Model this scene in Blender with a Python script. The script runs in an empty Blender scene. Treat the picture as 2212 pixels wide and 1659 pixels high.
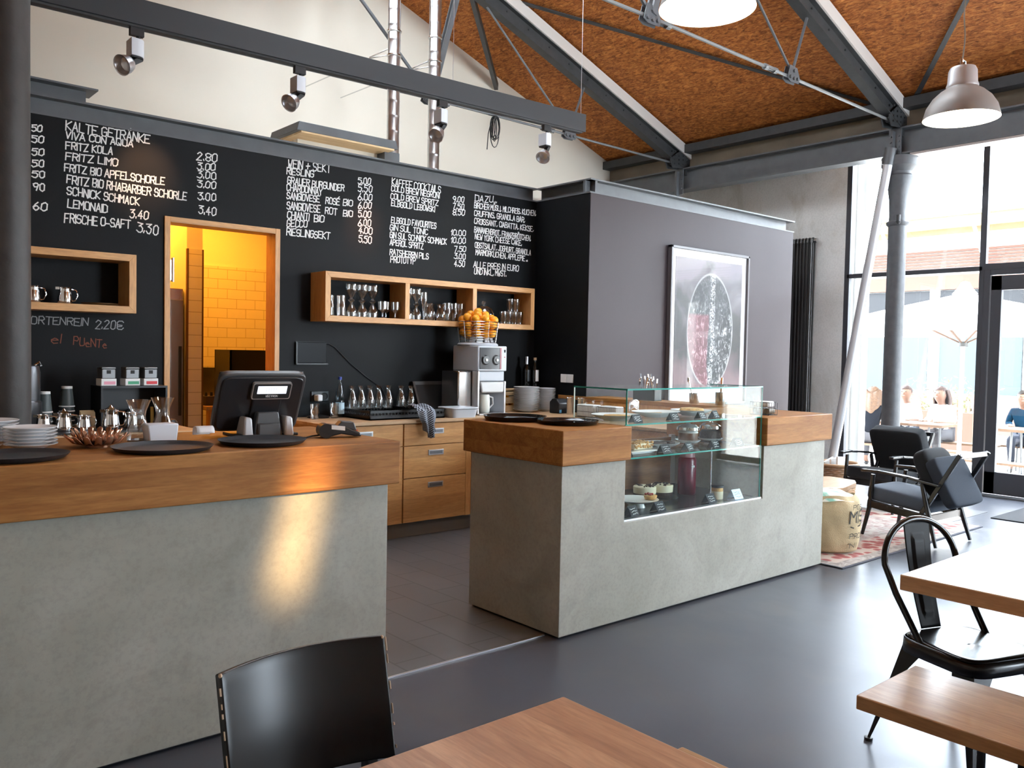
import bpy, bmesh, math, random, itertools
from mathutils import Vector, Matrix, Euler, Quaternion
D = bpy.data
SC = bpy.context.scene
COL = SC.collection
PI = math.pi
random.seed(11)
V = Vector

# ---------------------------------------------------------------- camera
cam_d = D.cameras.new('camera')
cam = D.objects.new('camera', cam_d)
COL.objects.link(cam)
SC.camera = cam
cam_d.sensor_width = 36.0
cam_d.lens = 1831.07 / 2212 * 36.0
cam_d.clip_start = 0.05
cam_d.clip_end = 200
_yaw, _pit, _rol = math.radians(40.758), math.radians(-2.1155), math.radians(1.104)
_fw = V((math.sin(_yaw) * math.cos(_pit), math.cos(_yaw) * math.cos(_pit), math.sin(_pit)))
_r = V((math.cos(_yaw), -math.sin(_yaw), 0))
_u = _r.cross(_fw)
_r2 = math.cos(_rol) * _r + math.sin(_rol) * _u
_u2 = -math.sin(_rol) * _r + math.cos(_rol) * _u
cam.matrix_world = Matrix(((_r2.x, _u2.x, -_fw.x, 0), (_r2.y, _u2.y, -_fw.y, 0), (_r2.z, _u2.z, -_fw.z, 1.5), (0, 0, 0, 1)))

# ---------------------------------------------------------------- world, sun, daylight, exposure
w = D.worlds.new('sky')
SC.world = w
w.use_nodes = True
_bg = w.node_tree.nodes['Background']
_bg.inputs[0].default_value = (0.78, 0.885, 1.0, 1)
_bg.inputs[1].default_value = 15.0


def lamp(name, kind, loc, energy, color=(1, 1, 1), aim=None, **kw):
    l = D.lights.new(name, kind)
    o = D.objects.new(name, l)
    COL.objects.link(o)
    o.location = loc
    l.energy = energy
    l.color = color
    for k, v in kw.items():
        setattr(l, k, v)
    if aim is not None:
        o.rotation_euler = (V(aim) - V(loc)).to_track_quat('-Z', 'Y').to_euler()
    return o


lamp('sun', 'SUN', (12, -4, 9), 12.0, (1.0, 0.95, 0.88), aim=(12.2, 4, 2), angle=0.01)
# daylight openings as sky portals: the glazed side, the glazed end behind the viewer
for _n, _loc, _aim, _sx, _sy in (('portal_side', (10.45, 2.2, 2.1), (9, 2.2, 2.1), 6.6, 3.9),
                                 ('portal_end', (7.6, -5.05, 2.0), (7.6, -4, 2.0), 2.4, 3.8)):
    _o = lamp(_n, 'AREA', _loc, 1, aim=_aim, shape='RECTANGLE', size=_sx, size_y=_sy)
    _o.data.cycles.is_portal = True

SC.view_settings.view_transform = 'Standard'
SC.view_settings.look = 'None'
SC.view_settings.gamma = 1.0
SC.view_settings.exposure = 1.13
SC.view_settings.use_curve_mapping = False
SC.cycles.use_denoising = True
SC.cycles.max_bounces = 10
SC.cycles.diffuse_bounces = 5
SC.cycles.glossy_bounces = 4
SC.cycles.transmission_bounces = 8
SC.cycles.transparent_max_bounces = 24
SC.cycles.sample_clamp_indirect = 6.0
SC.cycles.caustics_reflective = False
SC.cycles.caustics_refractive = False


# ---------------------------------------------------------------- mesh builder
class MB:
    def __init__(s):
        s.b = bmesh.new()

    def _add(s, vs, fs):
        bv = [s.b.verts.new(v) for v in vs]
        for f in fs:
            try:
                s.b.faces.new([bv[i] for i in f])
            except ValueError:
                pass
        return bv

    def box(s, x0, y0, z0, x1, y1, z1):
        s._add([(x0, y0, z0), (x1, y0, z0), (x1, y1, z0), (x0, y1, z0), (x0, y0, z1), (x1, y0, z1), (x1, y1, z1), (x0, y1, z1)],
               [(3, 2, 1, 0), (4, 5, 6, 7), (0, 1, 5, 4), (1, 2, 6, 5), (2, 3, 7, 6), (3, 0, 4, 7)])
        return s

    def cbox(s, c, d, rot=(0, 0, 0)):
        m = Euler(rot).to_matrix()
        c = V(c)
        vs = [c + m @ V((sx * d[0] / 2, sy * d[1] / 2, sz * d[2] / 2)) for sz in (-1, 1) for sx, sy in ((-1, -1), (1, -1), (1, 1), (-1, 1))]
        s._add(vs, [(3, 2, 1, 0), (4, 5, 6, 7), (0, 1, 5, 4), (1, 2, 6, 5), (2, 3, 7, 6), (3, 0, 4, 7)])
        return s

    def bar(s, p, q, wd, ht, up=(0, 0, 1)):
        """rectangular bar from p to q, wd sideways, ht along up"""
        p, q = V(p), V(q)
        d = (q - p).normalized()
        a = d.cross(V(up))
        a = a.normalized() if a.length > 1e-6 else V((1, 0, 0))
        u = a.cross(d)
        vs = [e + a * (i * wd / 2) + u * (j * ht / 2) for e in (p, q) for i, j in ((-1, -1), (1, -1), (1, 1), (-1, 1))]
        s._add(vs, [(3, 2, 1, 0), (4, 5, 6, 7), (0, 1, 5, 4), (1, 2, 6, 5), (2, 3, 7, 6), (3, 0, 4, 7)])
        return s

    def tube(s, pts, r, n=8, closed=False, caps=True):
        pts = [V(p) for p in pts]
        m = len(pts)
        rs = r if isinstance(r, (list, tuple)) else [r] * m
        rings = []
        a = None
        for i, p in enumerate(pts):
            if closed:
                t = pts[(i + 1) % m] - pts[i - 1]
            else:
                t = pts[min(i + 1, m - 1)] - pts[max(i - 1, 0)]
            t.normalize()
            if a is None:
                a = t.cross(V((0, 0, 1)))
                if a.length < 1e-3:
                    a = t.cross(V((1, 0, 0)))
            else:
                a = a - t * a.dot(t)
            a.normalize()
            b = t.cross(a)
            rings.append([s.b.verts.new(p + (a * math.cos(2 * PI * k / n) + b * math.sin(2 * PI * k / n)) * rs[i]) for k in range(n)])
        for i in range(m if closed else m - 1):
            A, B = rings[i], rings[(i + 1) % m]
            for k in range(n):
                s.b.faces.new((A[k], A[(k + 1) % n], B[(k + 1) % n], B[k]))
        if caps and not closed:
            s.b.faces.new(rings[0][::-1])
            s.b.faces.new(rings[-1])
        return s

    def cyl(s, p, q, r, r2=None, n=16):
        return s.tube([p, q], [r, r if r2 is None else r2], n)

    def lathe(s, prof, n=24, c=(0, 0, 0), m=None):
        """prof: (r, z) list; r=0 points close the end"""
        c = V(c)
        rings = []
        for r, z in prof:
            if r <= 1e-6:
                p = V((0, 0, z))
                rings.append([s.b.verts.new(c + (m @ p if m else p))])
            else:
                rr = []
                for k in range(n):
                    p = V((r * math.cos(2 * PI * k / n), r * math.sin(2 * PI * k / n), z))
                    rr.append(s.b.verts.new(c + (m @ p if m else p)))
                rings.append(rr)
        for A, B in zip(rings, rings[1:]):
            for k in range(n):
                k2 = (k + 1) % n
                if len(A) == 1 and len(B) == 1:
                    continue
                if len(A) == 1:
                    s.b.faces.new((A[0], B[k2], B[k]))
                elif len(B) == 1:
                    s.b.faces.new((A[k], A[k2], B[0]))
                else:
                    s.b.faces.new((A[k], A[k2], B[k2], B[k]))
        return s

    def prism(s, poly, ax, a, b):
        """poly of 2D points extruded along axis ax ('x': (y,z), 'y': (x,z), 'z': (x,y)) from a to b"""
        f = {'x': lambda p, t: (t, p[0], p[1]), 'y': lambda p, t: (p[0], t, p[1]), 'z': lambda p, t: (p[0], p[1], t)}[ax]
        n = len(poly)
        s._add([f(p, a) for p in poly] + [f(p, b) for p in poly],
               [tuple(range(n))[::-1], tuple(range(n, 2 * n))] + [(i, (i + 1) % n, n + (i + 1) % n, n + i) for i in range(n)])
        return s

    def ball(s, c, r, n=14, sc=(1, 1, 1)):
        k = max(4, n // 2 + 1)
        m = Matrix.Diagonal(V(sc))
        return s.lathe([(r * math.sin(PI * i / k), -r * math.cos(PI * i / k)) for i in range(k + 1)], n, c, m)

    def grid(s, fn, nu, nv, wrap=False):
        g = [[s.b.verts.new(fn(i / (nu - (0 if wrap else 1)), j / (nv - 1))) for j in range(nv)] for i in range(nu)]
        for i in range(nu if wrap else nu - 1):
            for j in range(nv - 1):
                i2 = (i + 1) % nu
                s.b.faces.new((g[i][j], g[i2][j], g[i2][j + 1], g[i][j + 1]))
        return s

    def done(s, name, m, parent=None, bev=0, seg=2, sub=0, ang=40, solid=0, world=False, tri=False):
        bmesh.ops.recalc_face_normals(s.b, faces=s.b.faces[:])
        if world and parent is not None:
            inv = (Matrix.Translation(parent.location) @ parent.rotation_euler.to_matrix().to_4x4()).inverted()
            s.b.transform(inv)
        me = D.meshes.new(name)
        s.b.to_mesh(me)
        s.b.free()
        me.materials.append(m)
        for p in me.polygons:
            p.use_smooth = True
        me.set_sharp_from_angle(angle=math.radians(ang))
        o = D.objects.new(name, me)
        COL.objects.link(o)
        if parent is not None:
            o.parent = parent
        if solid:
            md = o.modifiers.new('solid', 'SOLIDIFY')
            md.thickness = solid
            md.offset = 0
        if bev:
            md = o.modifiers.new('bevel', 'BEVEL')
            md.width = bev
            md.segments = seg
            md.limit_method = 'ANGLE'
            md.angle_limit = math.radians(40)
            md.harden_normals = False
        if sub:
            md = o.modifiers.new('sub', 'SUBSURF')
            md.levels = sub
            md.render_levels = sub
        return o


def tag(o, label, cat, group=None, kind=None):
    if label:
        o['label'] = label
    if cat:
        o['category'] = cat
    if group:
        o['group'] = group
    if kind:
        o['kind'] = kind
    return o


def thing(name, label, cat, loc=(0, 0, 0), rz=0, group=None):
    o = D.objects.new(name, None)
    COL.objects.link(o)
    o.empty_display_size = 0.05
    o.location = loc
    o.rotation_euler = (0, 0, rz)
    return tag(o, label, cat, group)


def struct(mb, name, m, parent=None, **k):
    o = mb.done(name, m, parent, **k)
    if parent is None:
        o['kind'] = 'structure'
    return o


def dup(root, loc, rz=None, label=None, group=None, scale=None, rot=None):
    """a copy of a thing with copies of its parts and sub-parts"""
    r = root.copy()
    COL.objects.link(r)
    r.location = loc
    if rz is not None:
        r.rotation_euler = (0, 0, rz)
    if rot is not None:
        r.rotation_euler = rot
    if scale is not None:
        r.scale = scale if isinstance(scale, (tuple, list)) else (scale,) * 3
    if label:
        r['label'] = label
    if group:
        r['group'] = group
    for ch in list(root.children):
        c = ch.copy()
        COL.objects.link(c)
        c.parent = r
        for g in list(ch.children):
            d = g.copy()
            COL.objects.link(d)
            d.parent = c
    return r


# ---------------------------------------------------------------- materials
def new_mat(name):
    m = D.materials.new(name)
    m.use_nodes = True
    nt = m.node_tree
    return m, nt.nodes, nt.links, nt.nodes['Principled BSDF']


def mat(name, col, rough=0.5, metal=0.0, spec=0.5, var=0.0, vscale=6.0, bump=0.0, bscale=40.0, emit=None, estr=0.0, coat=0.0, sheen=0.0, trans=0.0, alpha=1.0):
    m, n, l, p = new_mat(name)
    p.inputs['Base Color'].default_value = (*col, 1)
    p.inputs['Roughness'].default_value = rough
    p.inputs['Metallic'].default_value = metal
    p.inputs['Specular IOR Level'].default_value = spec
    p.inputs['Coat Weight'].default_value = coat
    p.inputs['Sheen Weight'].default_value = sheen
    p.inputs['Transmission Weight'].default_value = trans
    if emit:
        p.inputs['Emission Color'].default_value = (*emit, 1)
        p.inputs['Emission Strength'].default_value = estr
    if var or bump:
        tc = n.new('ShaderNodeTexCoord')
    if var:
        t = n.new('ShaderNodeTexNoise')
        t.inputs['Scale'].default_value = vscale
        t.inputs['Detail'].default_value = 5
        l.new(tc.outputs['Object'], t.inputs['Vector'])
        r = n.new('ShaderNodeValToRGB')
        r.color_ramp.elements[0].position = 0.3
        r.color_ramp.elements[1].position = 0.7
        r.color_ramp.elements[0].color = (*[c * (1 - var) for c in col], 1)
        r.color_ramp.elements[1].color = (*[min(1, c * (1 + var)) for c in col], 1)
        l.new(t.outputs['Fac'], r.inputs['Fac'])
        l.new(r.outputs['Color'], p.inputs['Base Color'])
    if bump:
        t = n.new('ShaderNodeTexNoise')
        t.inputs['Scale'].default_value = bscale
        t.inputs['Detail'].default_value = 4
        l.new(tc.outputs['Object'], t.inputs['Vector'])
        b = n.new('ShaderNodeBump')
        b.inputs['Strength'].default_value = bump
        b.inputs['Distance'].default_value = 0.01
        l.new(t.outputs['Fac'], b.inputs['Height'])
        l.new(b.outputs['Normal'], p.inputs['Normal'])
    return m


def ramp(n, l, src, stops):
    r = n.new('ShaderNodeValToRGB')
    e = r.color_ramp.elements
    e[0].position, e[0].color = stops[0][0], (*stops[0][1], 1)
    e[1].position, e[1].color = stops[-1][0], (*stops[-1][1], 1)
    for pos, c in stops[1:-1]:
        x = e.new(pos)
        x.color = (*c, 1)
    l.new(src, r.inputs['Fac'])
    return r.outputs['Color']


def noise(n, l, vec, scale, detail=5, rough=0.6, dist=0.0, sc3=None, rot=None):
    if sc3 or rot:
        mp = n.new('ShaderNodeMapping')
        if sc3:
            mp.inputs['Scale'].default_value = sc3
        if rot:
            mp.inputs['Rotation'].default_value = rot
        l.new(vec, mp.inputs['Vector'])
        vec = mp.outputs['Vector']
    t = n.new('ShaderNodeTexNoise')
    t.inputs['Scale'].default_value = scale
    t.inputs['Detail'].default_value = detail
    t.inputs['Roughness'].default_value = rough
    t.inputs['Distortion'].default_value = dist
    l.new(vec, t.inputs['Vector'])
    return t.outputs['Fac']


def mixc(n, l, fac, a, b, mode='MIX'):
    m = n.new('ShaderNodeMix')
    m.data_type = 'RGBA'
    m.blend_type = mode
    for s, v in ((m.inputs[0], fac), (m.inputs[6], a), (m.inputs[7], b)):
        if isinstance(v, (int, float)):
            s.default_value = v
        elif isinstance(v, tuple):
            s.default_value = (*v, 1)
        else:
            l.new(v, s)
    return m.outputs[2]


def math_n(n, l, op, a, b=0.0):
    m = n.new('ShaderNodeMath')
    m.operation = op
    for s, v in ((m.inputs[0], a), (m.inputs[1], b)):
        if isinstance(v, (int, float)):
            s.default_value = v
        else:
            l.new(v, s)
    return m.outputs[0]


def wood(name, lo, hi, axis='x', rough=0.42, plank=0.0, across='y', spec=0.5, contrast=1.0, coat=0.0):
    """oak: grain along axis; staves of width plank counted along the axis across"""
    m, n, l, p = new_mat(name)
    tc = n.new('ShaderNodeTexCoord')
    vec = tc.outputs['Object']
    sc = {'x': (0.12, 1, 1), 'y': (1, 0.12, 1), 'z': (1, 1, 0.12)}[axis]
    if plank:
        sp = n.new('ShaderNodeSeparateXYZ')
        l.new(vec, sp.inputs[0])
        q = math_n(n, l, 'FLOOR', math_n(n, l, 'DIVIDE', sp.outputs['xyz'.index(across)], plank))
        wn = n.new('ShaderNodeTexWhiteNoise')
        wn.noise_dimensions = '1D'
        l.new(q, wn.inputs['W'])
        va = n.new('ShaderNodeVectorMath')
        va.operation = 'ADD'
        l.new(vec, va.inputs[0])
        vs = n.new('ShaderNodeVectorMath')
        vs.operation = 'SCALE'
        l.new(wn.outputs['Color'], vs.inputs[0])
        vs.inputs['Scale'].default_value = 7.0
        l.new(vs.outputs[0], va.inputs[1])
        vec = va.outputs[0]
    g1 = noise(n, l, vec, 9, 6, 0.65, 1.2, sc)
    g2 = noise(n, l, vec, 120, 3, 0.5, 0.2, tuple(x if x < 1 else 1 for x in sc))
    mid = tuple((a + b) / 2 for a, b in zip(lo, hi))
    c = ramp(n, l, g1, [(0.5 - 0.2 * contrast, lo), (0.5, mid), (0.5 + 0.2 / contrast, hi)])
    c2 = ramp(n, l, g2, [(0.35, (0.72, 0.70, 0.66)), (0.6, (1, 1, 1))])
    c = mixc(n, l, 0.55, c, c2, 'MULTIPLY')
    if plank:
        k = ramp(n, l, wn.outputs['Value'], [(0, (0.76, 0.74, 0.72)), (1, (1.0, 1.0, 1.0))])
        c = mixc(n, l, 0.8, c, k, 'MULTIPLY')
    l.new(c, p.inputs['Base Color'])
    p.inputs['Roughness'].default_value = rough
    p.inputs['Specular IOR Level'].default_value = spec
    p.inputs['Coat Weight'].default_value = coat
    p.inputs['Coat Roughness'].default_value = 0.15
    b = n.new('ShaderNodeBump')
    b.inputs['Strength'].default_value = 0.12
    b.inputs['Distance'].default_value = 0.003
    l.new(g2, b.inputs['Height'])
    l.new(b.outputs['Normal'], p.inputs['Normal'])
    return m


def cement(name, c0, c1, rough=0.62, scale=1.3, stain=None, spec=0.4, rvar=0.0, sc3=None):
    m, n, l, p = new_mat(name)
    tc = n.new('ShaderNodeTexCoord')
    vec = tc.outputs['Object']
    a = noise(n, l, vec, scale, 8, 0.62, 0.6, sc3)
    f = noise(n, l, vec, 55, 3, 0.6, 0.0)
    c = ramp(n, l, a, [(0.3, c0), (0.7, c1)])
    c = mixc(n, l, 0.5, c, ramp(n, l, f, [(0.32, (0.78, 0.78, 0.78)), (0.55, (1, 1, 1))]), 'MULTIPLY')
    if stain:
        s = noise(n, l, vec, stain[1], 6, 0.6, 1.5, stain[3] if len(stain) > 3 else None)
        c = mixc(n, l, ramp(n, l, s, [(stain[2] - 0.06, (0, 0, 0)), (stain[2] + 0.2, (0.8, 0.8, 0.8))]), c, stain[0])
    l.new(c, p.inputs['Base Color'])
    p.inputs['Specular IOR Level'].default_value = spec
    if rvar:
        rr = ramp(n, l, a, [(0.3, (rough - rvar,) * 3), (0.7, (rough + rvar,) * 3)])
        l.new(rr, p.inputs['Roughness'])
    else:
        p.inputs['Roughness'].default_value = rough
    b = n.new('ShaderNodeBump')
    b.inputs['Strength'].default_value = 0.08
    b.inputs['Distance'].default_value = 0.004
    l.new(f, b.inputs['Height'])
    l.new(b.outputs['Normal'], p.inputs['Normal'])
    return m


def tiles(name, col, mortar, tw, th, ax, rough=0.35, gap=0.004, var=0.1, off=0.5):
    """tile courses; ax picks the object axes used as (u, v)"""
    m, n, l, p = new_mat(name)
    tc = n.new('ShaderNodeTexCoord')
    sp = n.new('ShaderNodeSeparateXYZ')
    l.new(tc.outputs['Object'], sp.inputs[0])
    cb = n.new('ShaderNodeCombineXYZ')
    l.new(sp.outputs['xyz'.index(ax[0])], cb.inputs[0])
    l.new(sp.outputs['xyz'.index(ax[1])], cb.inputs[1])
    t = n.new('ShaderNodeTexBrick')
    t.offset = off
    t.inputs['Scale'].default_value = 1
    t.inputs['Brick Width'].default_value = tw
    t.inputs['Row Height'].default_value = th
    t.inputs['Mortar Size'].default_value = gap
    t.inputs['Mortar Smooth'].default_value = 0.1
    t.inputs['Color1'].default_value = (*col, 1)
    t.inputs['Color2'].default_value = (*[c * (1 - var) for c in col], 1)
    t.inputs['Mortar'].default_value = (*mortar, 1)
    l.new(cb.outputs[0], t.inputs['Vector'])
    l.new(t.outputs['Color'], p.inputs['Base Color'])
    p.inputs['Roughness'].default_value = rough
    return m


def thin_glass(name, tint=(1, 1, 1), refl=1.0, rough=0.0, edge=None):
    """clear sheet or vessel glass: mostly see-through, reflecting more at grazing angles"""
    m = D.materials.new(name)
    m.use_nodes = True
    n, l = m.node_tree.nodes, m.node_tree.links
    n.remove(n['Principled BSDF'])
    out = n['Material Output']
    t = n.new('ShaderNodeBsdfTransparent')
    t.inputs[0].default_value = (*tint, 1)
    g = n.new('ShaderNodeBsdfGlossy')
    g.inputs['Roughness'].default_value = rough
    g.inputs[0].default_value = (1, 1, 1, 1)
    f = n.new('ShaderNodeLayerWeight')
    f.inputs['Blend'].default_value = 0.5
    sch = math_n(n, l, 'ADD', math_n(n, l, 'MULTIPLY', math_n(n, l, 'POWER', f.outputs['Facing'], 5.0), 0.9), 0.04)
    mx = n.new('ShaderNodeMixShader')
    fac = math_n(n, l, 'MINIMUM', math_n(n, l, 'MULTIPLY', sch, refl), 1.0)
    l.new(fac, mx.inputs[0])
    l.new(t.outputs[0], mx.inputs[1])
    l.new(g.outputs[0], mx.inputs[2])
    l.new(mx.outputs[0], out.inputs['Surface'])
    return m


OAK = wood('oak_counter', (0.25, 0.095, 0.025), (0.46, 0.215, 0.066), 'x', 0.5, 0.062, 'z', 0.18)
OAK_Y = wood('oak_counter_end', (0.25, 0.095, 0.025), (0.46, 0.215, 0.066), 'y', 0.5, 0.062, 'z', 0.18)
OAK_L = wood('oak_light', (0.54, 0.25, 0.078), (0.72, 0.39, 0.145), 'x', 0.42, 0.16, 'z')
OAK_LZ = wood('oak_light_upright', (0.54, 0.25, 0.078), (0.72, 0.39, 0.145), 'z', 0.42)
OAK_TOP = wood('oak_worktop', (0.48, 0.29, 0.15), (0.66, 0.44, 0.25), 'x', 0.4, 0.07, 'y')
OAK_TAB = wood('oak_table', (0.42, 0.19, 0.09), (0.68, 0.38, 0.205), 'y', 0.33, 0.085, 'x', contrast=1.3)
OAK_BEN = wood('oak_bench', (0.50, 0.27, 0.115), (0.68, 0.41, 0.20), 'y', 0.34, 0.14, 'x')
PINE = wood('pine_crate', (0.62, 0.42, 0.22), (0.78, 0.58, 0.34), 'x', 0.6)
CONC = cement('concrete_counter', (0.27, 0.263, 0.222), (0.405, 0.398, 0.350), 0.5, 1.6, ((0.22, 0.21, 0.18), 2.2, 0.62))
CONC_W = cement('concrete_wall', (0.68, 0.67, 0.63), (0.84, 0.83, 0.80), 0.8, 0.9, ((0.46, 0.42, 0.33), 1.1, 0.58, (1, 1, 0.5)))
FLOOR = None
TILEF = tiles('floor_tile', (0.115, 0.115, 0.12), (0.06, 0.06, 0.062), 0.45, 0.22, 'yx', 0.36, 0.005, 0.12)
BOARD = mat('blackboard_paint', (0.0036, 0.0039, 0.0046), 0.55, spec=0.18, var=0.25, vscale=2.0, bump=0.05, bscale=90)
PURPLE = mat('plum_paint', (0.040, 0.028, 0.031), 0.55, spec=0.24, var=0.05, vscale=1.2, bump=0.03, bscale=60)
CREAM = mat('cream_plaster', (0.72, 0.67, 0.58), 0.85, spec=0.2, var=0.05, vscale=0.6, bump=0.05, bscale=60)
STEEL = mat('grey_steel_paint', (0.10, 0.105, 0.112), 0.45, spec=0.5, var=0.1, vscale=8, bump=0.06, bscale=30)
STEEL_D = mat('dark_steel_paint', (0.036, 0.037, 0.038), 0.55, var=0.15, vscale=10, bump=0.1, bscale=40)
FRAME = mat('window_frame_paint', (0.045, 0.047, 0.055), 0.45)
WHITE = mat('white_paint', (0.78, 0.77, 0.75), 0.5)
PORC = mat('white_porcelain', (0.82, 0.82, 0.83), 0.18)
PLAST_W = mat('white_plastic', (0.75, 0.76, 0.78), 0.4)
PLAST_G = mat('pale_grey_plastic', (0.50, 0.53, 0.57), 0.35)
PLAST_B = mat('black_plastic', (0.012, 0.0125, 0.014), 0.42)
RUBB = mat('black_tray_surface', (0.018, 0.018, 0.021), 0.5, bump=0.15, bscale=300)
BLACK_L = mat('black_lacquer', (0.005, 0.005, 0.006), 0.33, spec=0.5)
BLACK_S = mat('black_satin_metal', (0.005, 0.005, 0.0055), 0.5, spec=0.25)
BLACK_M = mat('black_metal_paint', (0.006, 0.006, 0.0065), 0.22)
CHIP = mat('chipped_bare_wood', (0.55, 0.42, 0.30), 0.8)
CHROME = mat('chrome', (0.78, 0.78, 0.79), 0.08, 1.0)
STAIN = mat('stainless_steel', (0.60, 0.60, 0.60), 0.22, 1.0)
ALU = mat('brushed_aluminium', (0.68, 0.68, 0.70), 0.34, 1.0)
ALU_P = mat('silver_paint', (0.55, 0.56, 0.58), 0.4, 0.3)
GALV = mat('galvanised_steel', (0.55, 0.55, 0.55), 0.28, 1.0, var=0.15, vscale=3)
CHALK = mat('white_chalk', (0.80, 0.80, 0.78), 0.95, spec=0.1)
CHALK_D = mat('faint_chalk', (0.33, 0.33, 0.33), 0.95, spec=0.1)
CHALK_R = mat('red_chalk', (0.24, 0.085, 0.055), 0.95, spec=0.1)
GLASS = thin_glass('clear_glass', (0.94, 0.95, 0.95), 2.6)
GLASS_W = thin_glass('window_glass', (0.98, 0.99, 0.99), 0.8)
GLASS_C = thin_glass('case_glass', (0.95, 0.985, 0.975), 0.6)
GLASS_E = mat('green_glass_edge', (0.03, 0.30, 0.25), 0.15)
INK = mat('black_print', (0.01, 0.01, 0.01), 0.7)
INK_W = mat('white_print', (0.8, 0.8, 0.8), 0.7)


def osb(name):
    m, n, l, p = new_mat(name)
    tc = n.new('ShaderNodeTexCoord')
    vec = tc.outputs['Object']
    a = noise(n, l, vec, 34, 5, 0.7, 1.4, (1, 0.26, 1))
    b = noise(n, l, vec, 26, 5, 0.7, 2.0, (0.5, 0.3, 1), (0, 0, 0.6))
    c = noise(n, l, vec, 0.8, 3, 0.5)
    c1 = ramp(n, l, a, [(0.30, (0.15, 0.040, 0.007)), (0.5, (0.40, 0.130, 0.028)), (0.70, (0.64, 0.27, 0.075))])
    c2 = ramp(n, l, b, [(0.36, (0.36, 0.27, 0.22)), (0.52, (1, 1, 1)), (0.68, (1.25, 1.2, 1.1))])
    c3 = mixc(n, l, 0.8, c1, c2, 'MULTIPLY')
    c4 = mixc(n, l, 0.5, c3, ramp(n, l, c, [(0.3, (0.75, 0.7, 0.66)), (0.7, (1, 1, 1))]), 'MULTIPLY')
    l.new(c4, p.inputs['Base Color'])
    p.inputs['Roughness'].default_value = 0.7
    p.inputs['Specular IOR Level'].default_value = 0.25
    bp = n.new('ShaderNodeBump')
    bp.inputs['Strength'].default_value = 0.3
    bp.inputs['Distance'].default_value = 0.004
    l.new(a, bp.inputs['Height'])
    l.new(bp.outputs['Normal'], p.inputs['Normal'])
    return m


OSB = osb('osb_board')


def screed(name):
    m, n, l, p = new_mat(name)
    tc = n.new('ShaderNodeTexCoord')
    vec = tc.outputs['Object']
    a = noise(n, l, vec, 0.7, 3, 0.5)
    b = noise(n, l, vec, 5.0, 5, 0.6, 0.0, (1, 0.5, 1))
    s = noise(n, l, vec, 1.6, 4, 0.55)
    c = ramp(n, l, a, [(0.25, (0.056, 0.059, 0.072)), (0.75, (0.088, 0.091, 0.106))])
    c = mixc(n, l, 0.6, c, ramp(n, l, b, [(0.25, (0.80, 0.80, 0.80)), (0.75, (1.1, 1.1, 1.1))]), 'MULTIPLY')
    c = mixc(n, l, ramp(n, l, s, [(0.50, (0, 0, 0)), (0.80, (0.6, 0.6, 0.6))]), c, (0.115, 0.105, 0.095))
    l.new(c, p.inputs['Base Color'])
    rg = ramp(n, l, b, [(0.2, (0.27,) * 3), (0.8, (0.37,) * 3)])
    l.new(rg, p.inputs['Roughness'])
    p.inputs['Specular IOR Level'].default_value = 0.36
    p.inputs['Specular Tint'].default_value = (0.74, 0.80, 1.0, 1)  # sky blue of the floor glare is put into this tint
    return m


FLOOR = screed('floor_screed')


# ================================================================ THE SETTING
RA, RS = 7.80, 0.357                      # roof underside: z = RA - RS * x on the window side


def roof_z(x):
    return RA - RS * x if x >= 5.2 else RA - RS * 5.2 - RS * (5.2 - x)


struct(MB().box(-1.6, -5.1, -0.12, 10.5, 9.0, 0.0), 'floor', FLOOR)
struct(MB().box(-1.2, 3.256, 0.0005, 9.1, 6.25, 0.004), 'floor_tiles', TILEF)
struct(MB().box(-1.2, 3.244, 0.0005, 3.06, 3.256, 0.0055), 'trim_floor_strip', ALU)
struct(MB().box(-1.2, 6.37, 0.0005, 4.4, 8.6, 0.004), 'floor_kitchen', TILEF)

# roof: two OSB slopes
m = MB().prism([(5.2, RA - RS * 5.2), (10.5, RA - RS * 10.5), (10.5, RA - RS * 10.5 + 0.14), (5.2, RA - RS * 5.2 + 0.14)], 'y', -5.1, 9.0)
m.prism([(5.2, roof_z(5.2)), (5.05, roof_z(5.05)), (5.05, roof_z(5.05) + 0.14), (5.2, roof_z(5.2) + 0.14)], 'y', -5.1, 9.0)
m.prism([(3.2, roof_z(3.2)), (-1.6, roof_z(-1.6)), (-1.6, roof_z(-1.6) + 0.14), (3.2, roof_z(3.2) + 0.14)], 'y', -5.1, 9.0)
for ya, yb in ((8.1, 9.0), (-5.1, 2.4)):
    m.prism([(5.05, roof_z(5.05)), (3.2, roof_z(3.2)), (3.2, roof_z(3.2) + 0.14), (5.05, roof_z(5.05) + 0.14)], 'y', ya, yb)
struct(m, 'ceiling', OSB)
m = MB()
for k in range(6):
    y = 2.4 + k * 1.14
    m.bar((5.05, y, roof_z(5.05) + 0.1), (3.2, y, roof_z(3.2) + 0.1), 0.05, 0.1)
added_ridge_light = struct(m, 'window_added_roof', FRAME)  # unseen skylight, added to brighten the gable from above
mk, nk, lk, pk = new_mat('milky_roof_panel')
nk.remove(pk)
tk = nk.new('ShaderNodeBsdfTranslucent')
tk.inputs[0].default_value = (0.5, 0.5, 0.5, 1)
lk.new(tk.outputs[0], nk['Material Output'].inputs['Surface'])
struct(MB().prism([(5.05, roof_z(5.05) + 0.12), (3.2, roof_z(3.2) + 0.12), (3.2, roof_z(3.2) + 0.121), (5.05, roof_z(5.05) + 0.121)], 'y', 2.4, 8.1), 'milky_pane', mk, added_ridge_light)

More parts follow.
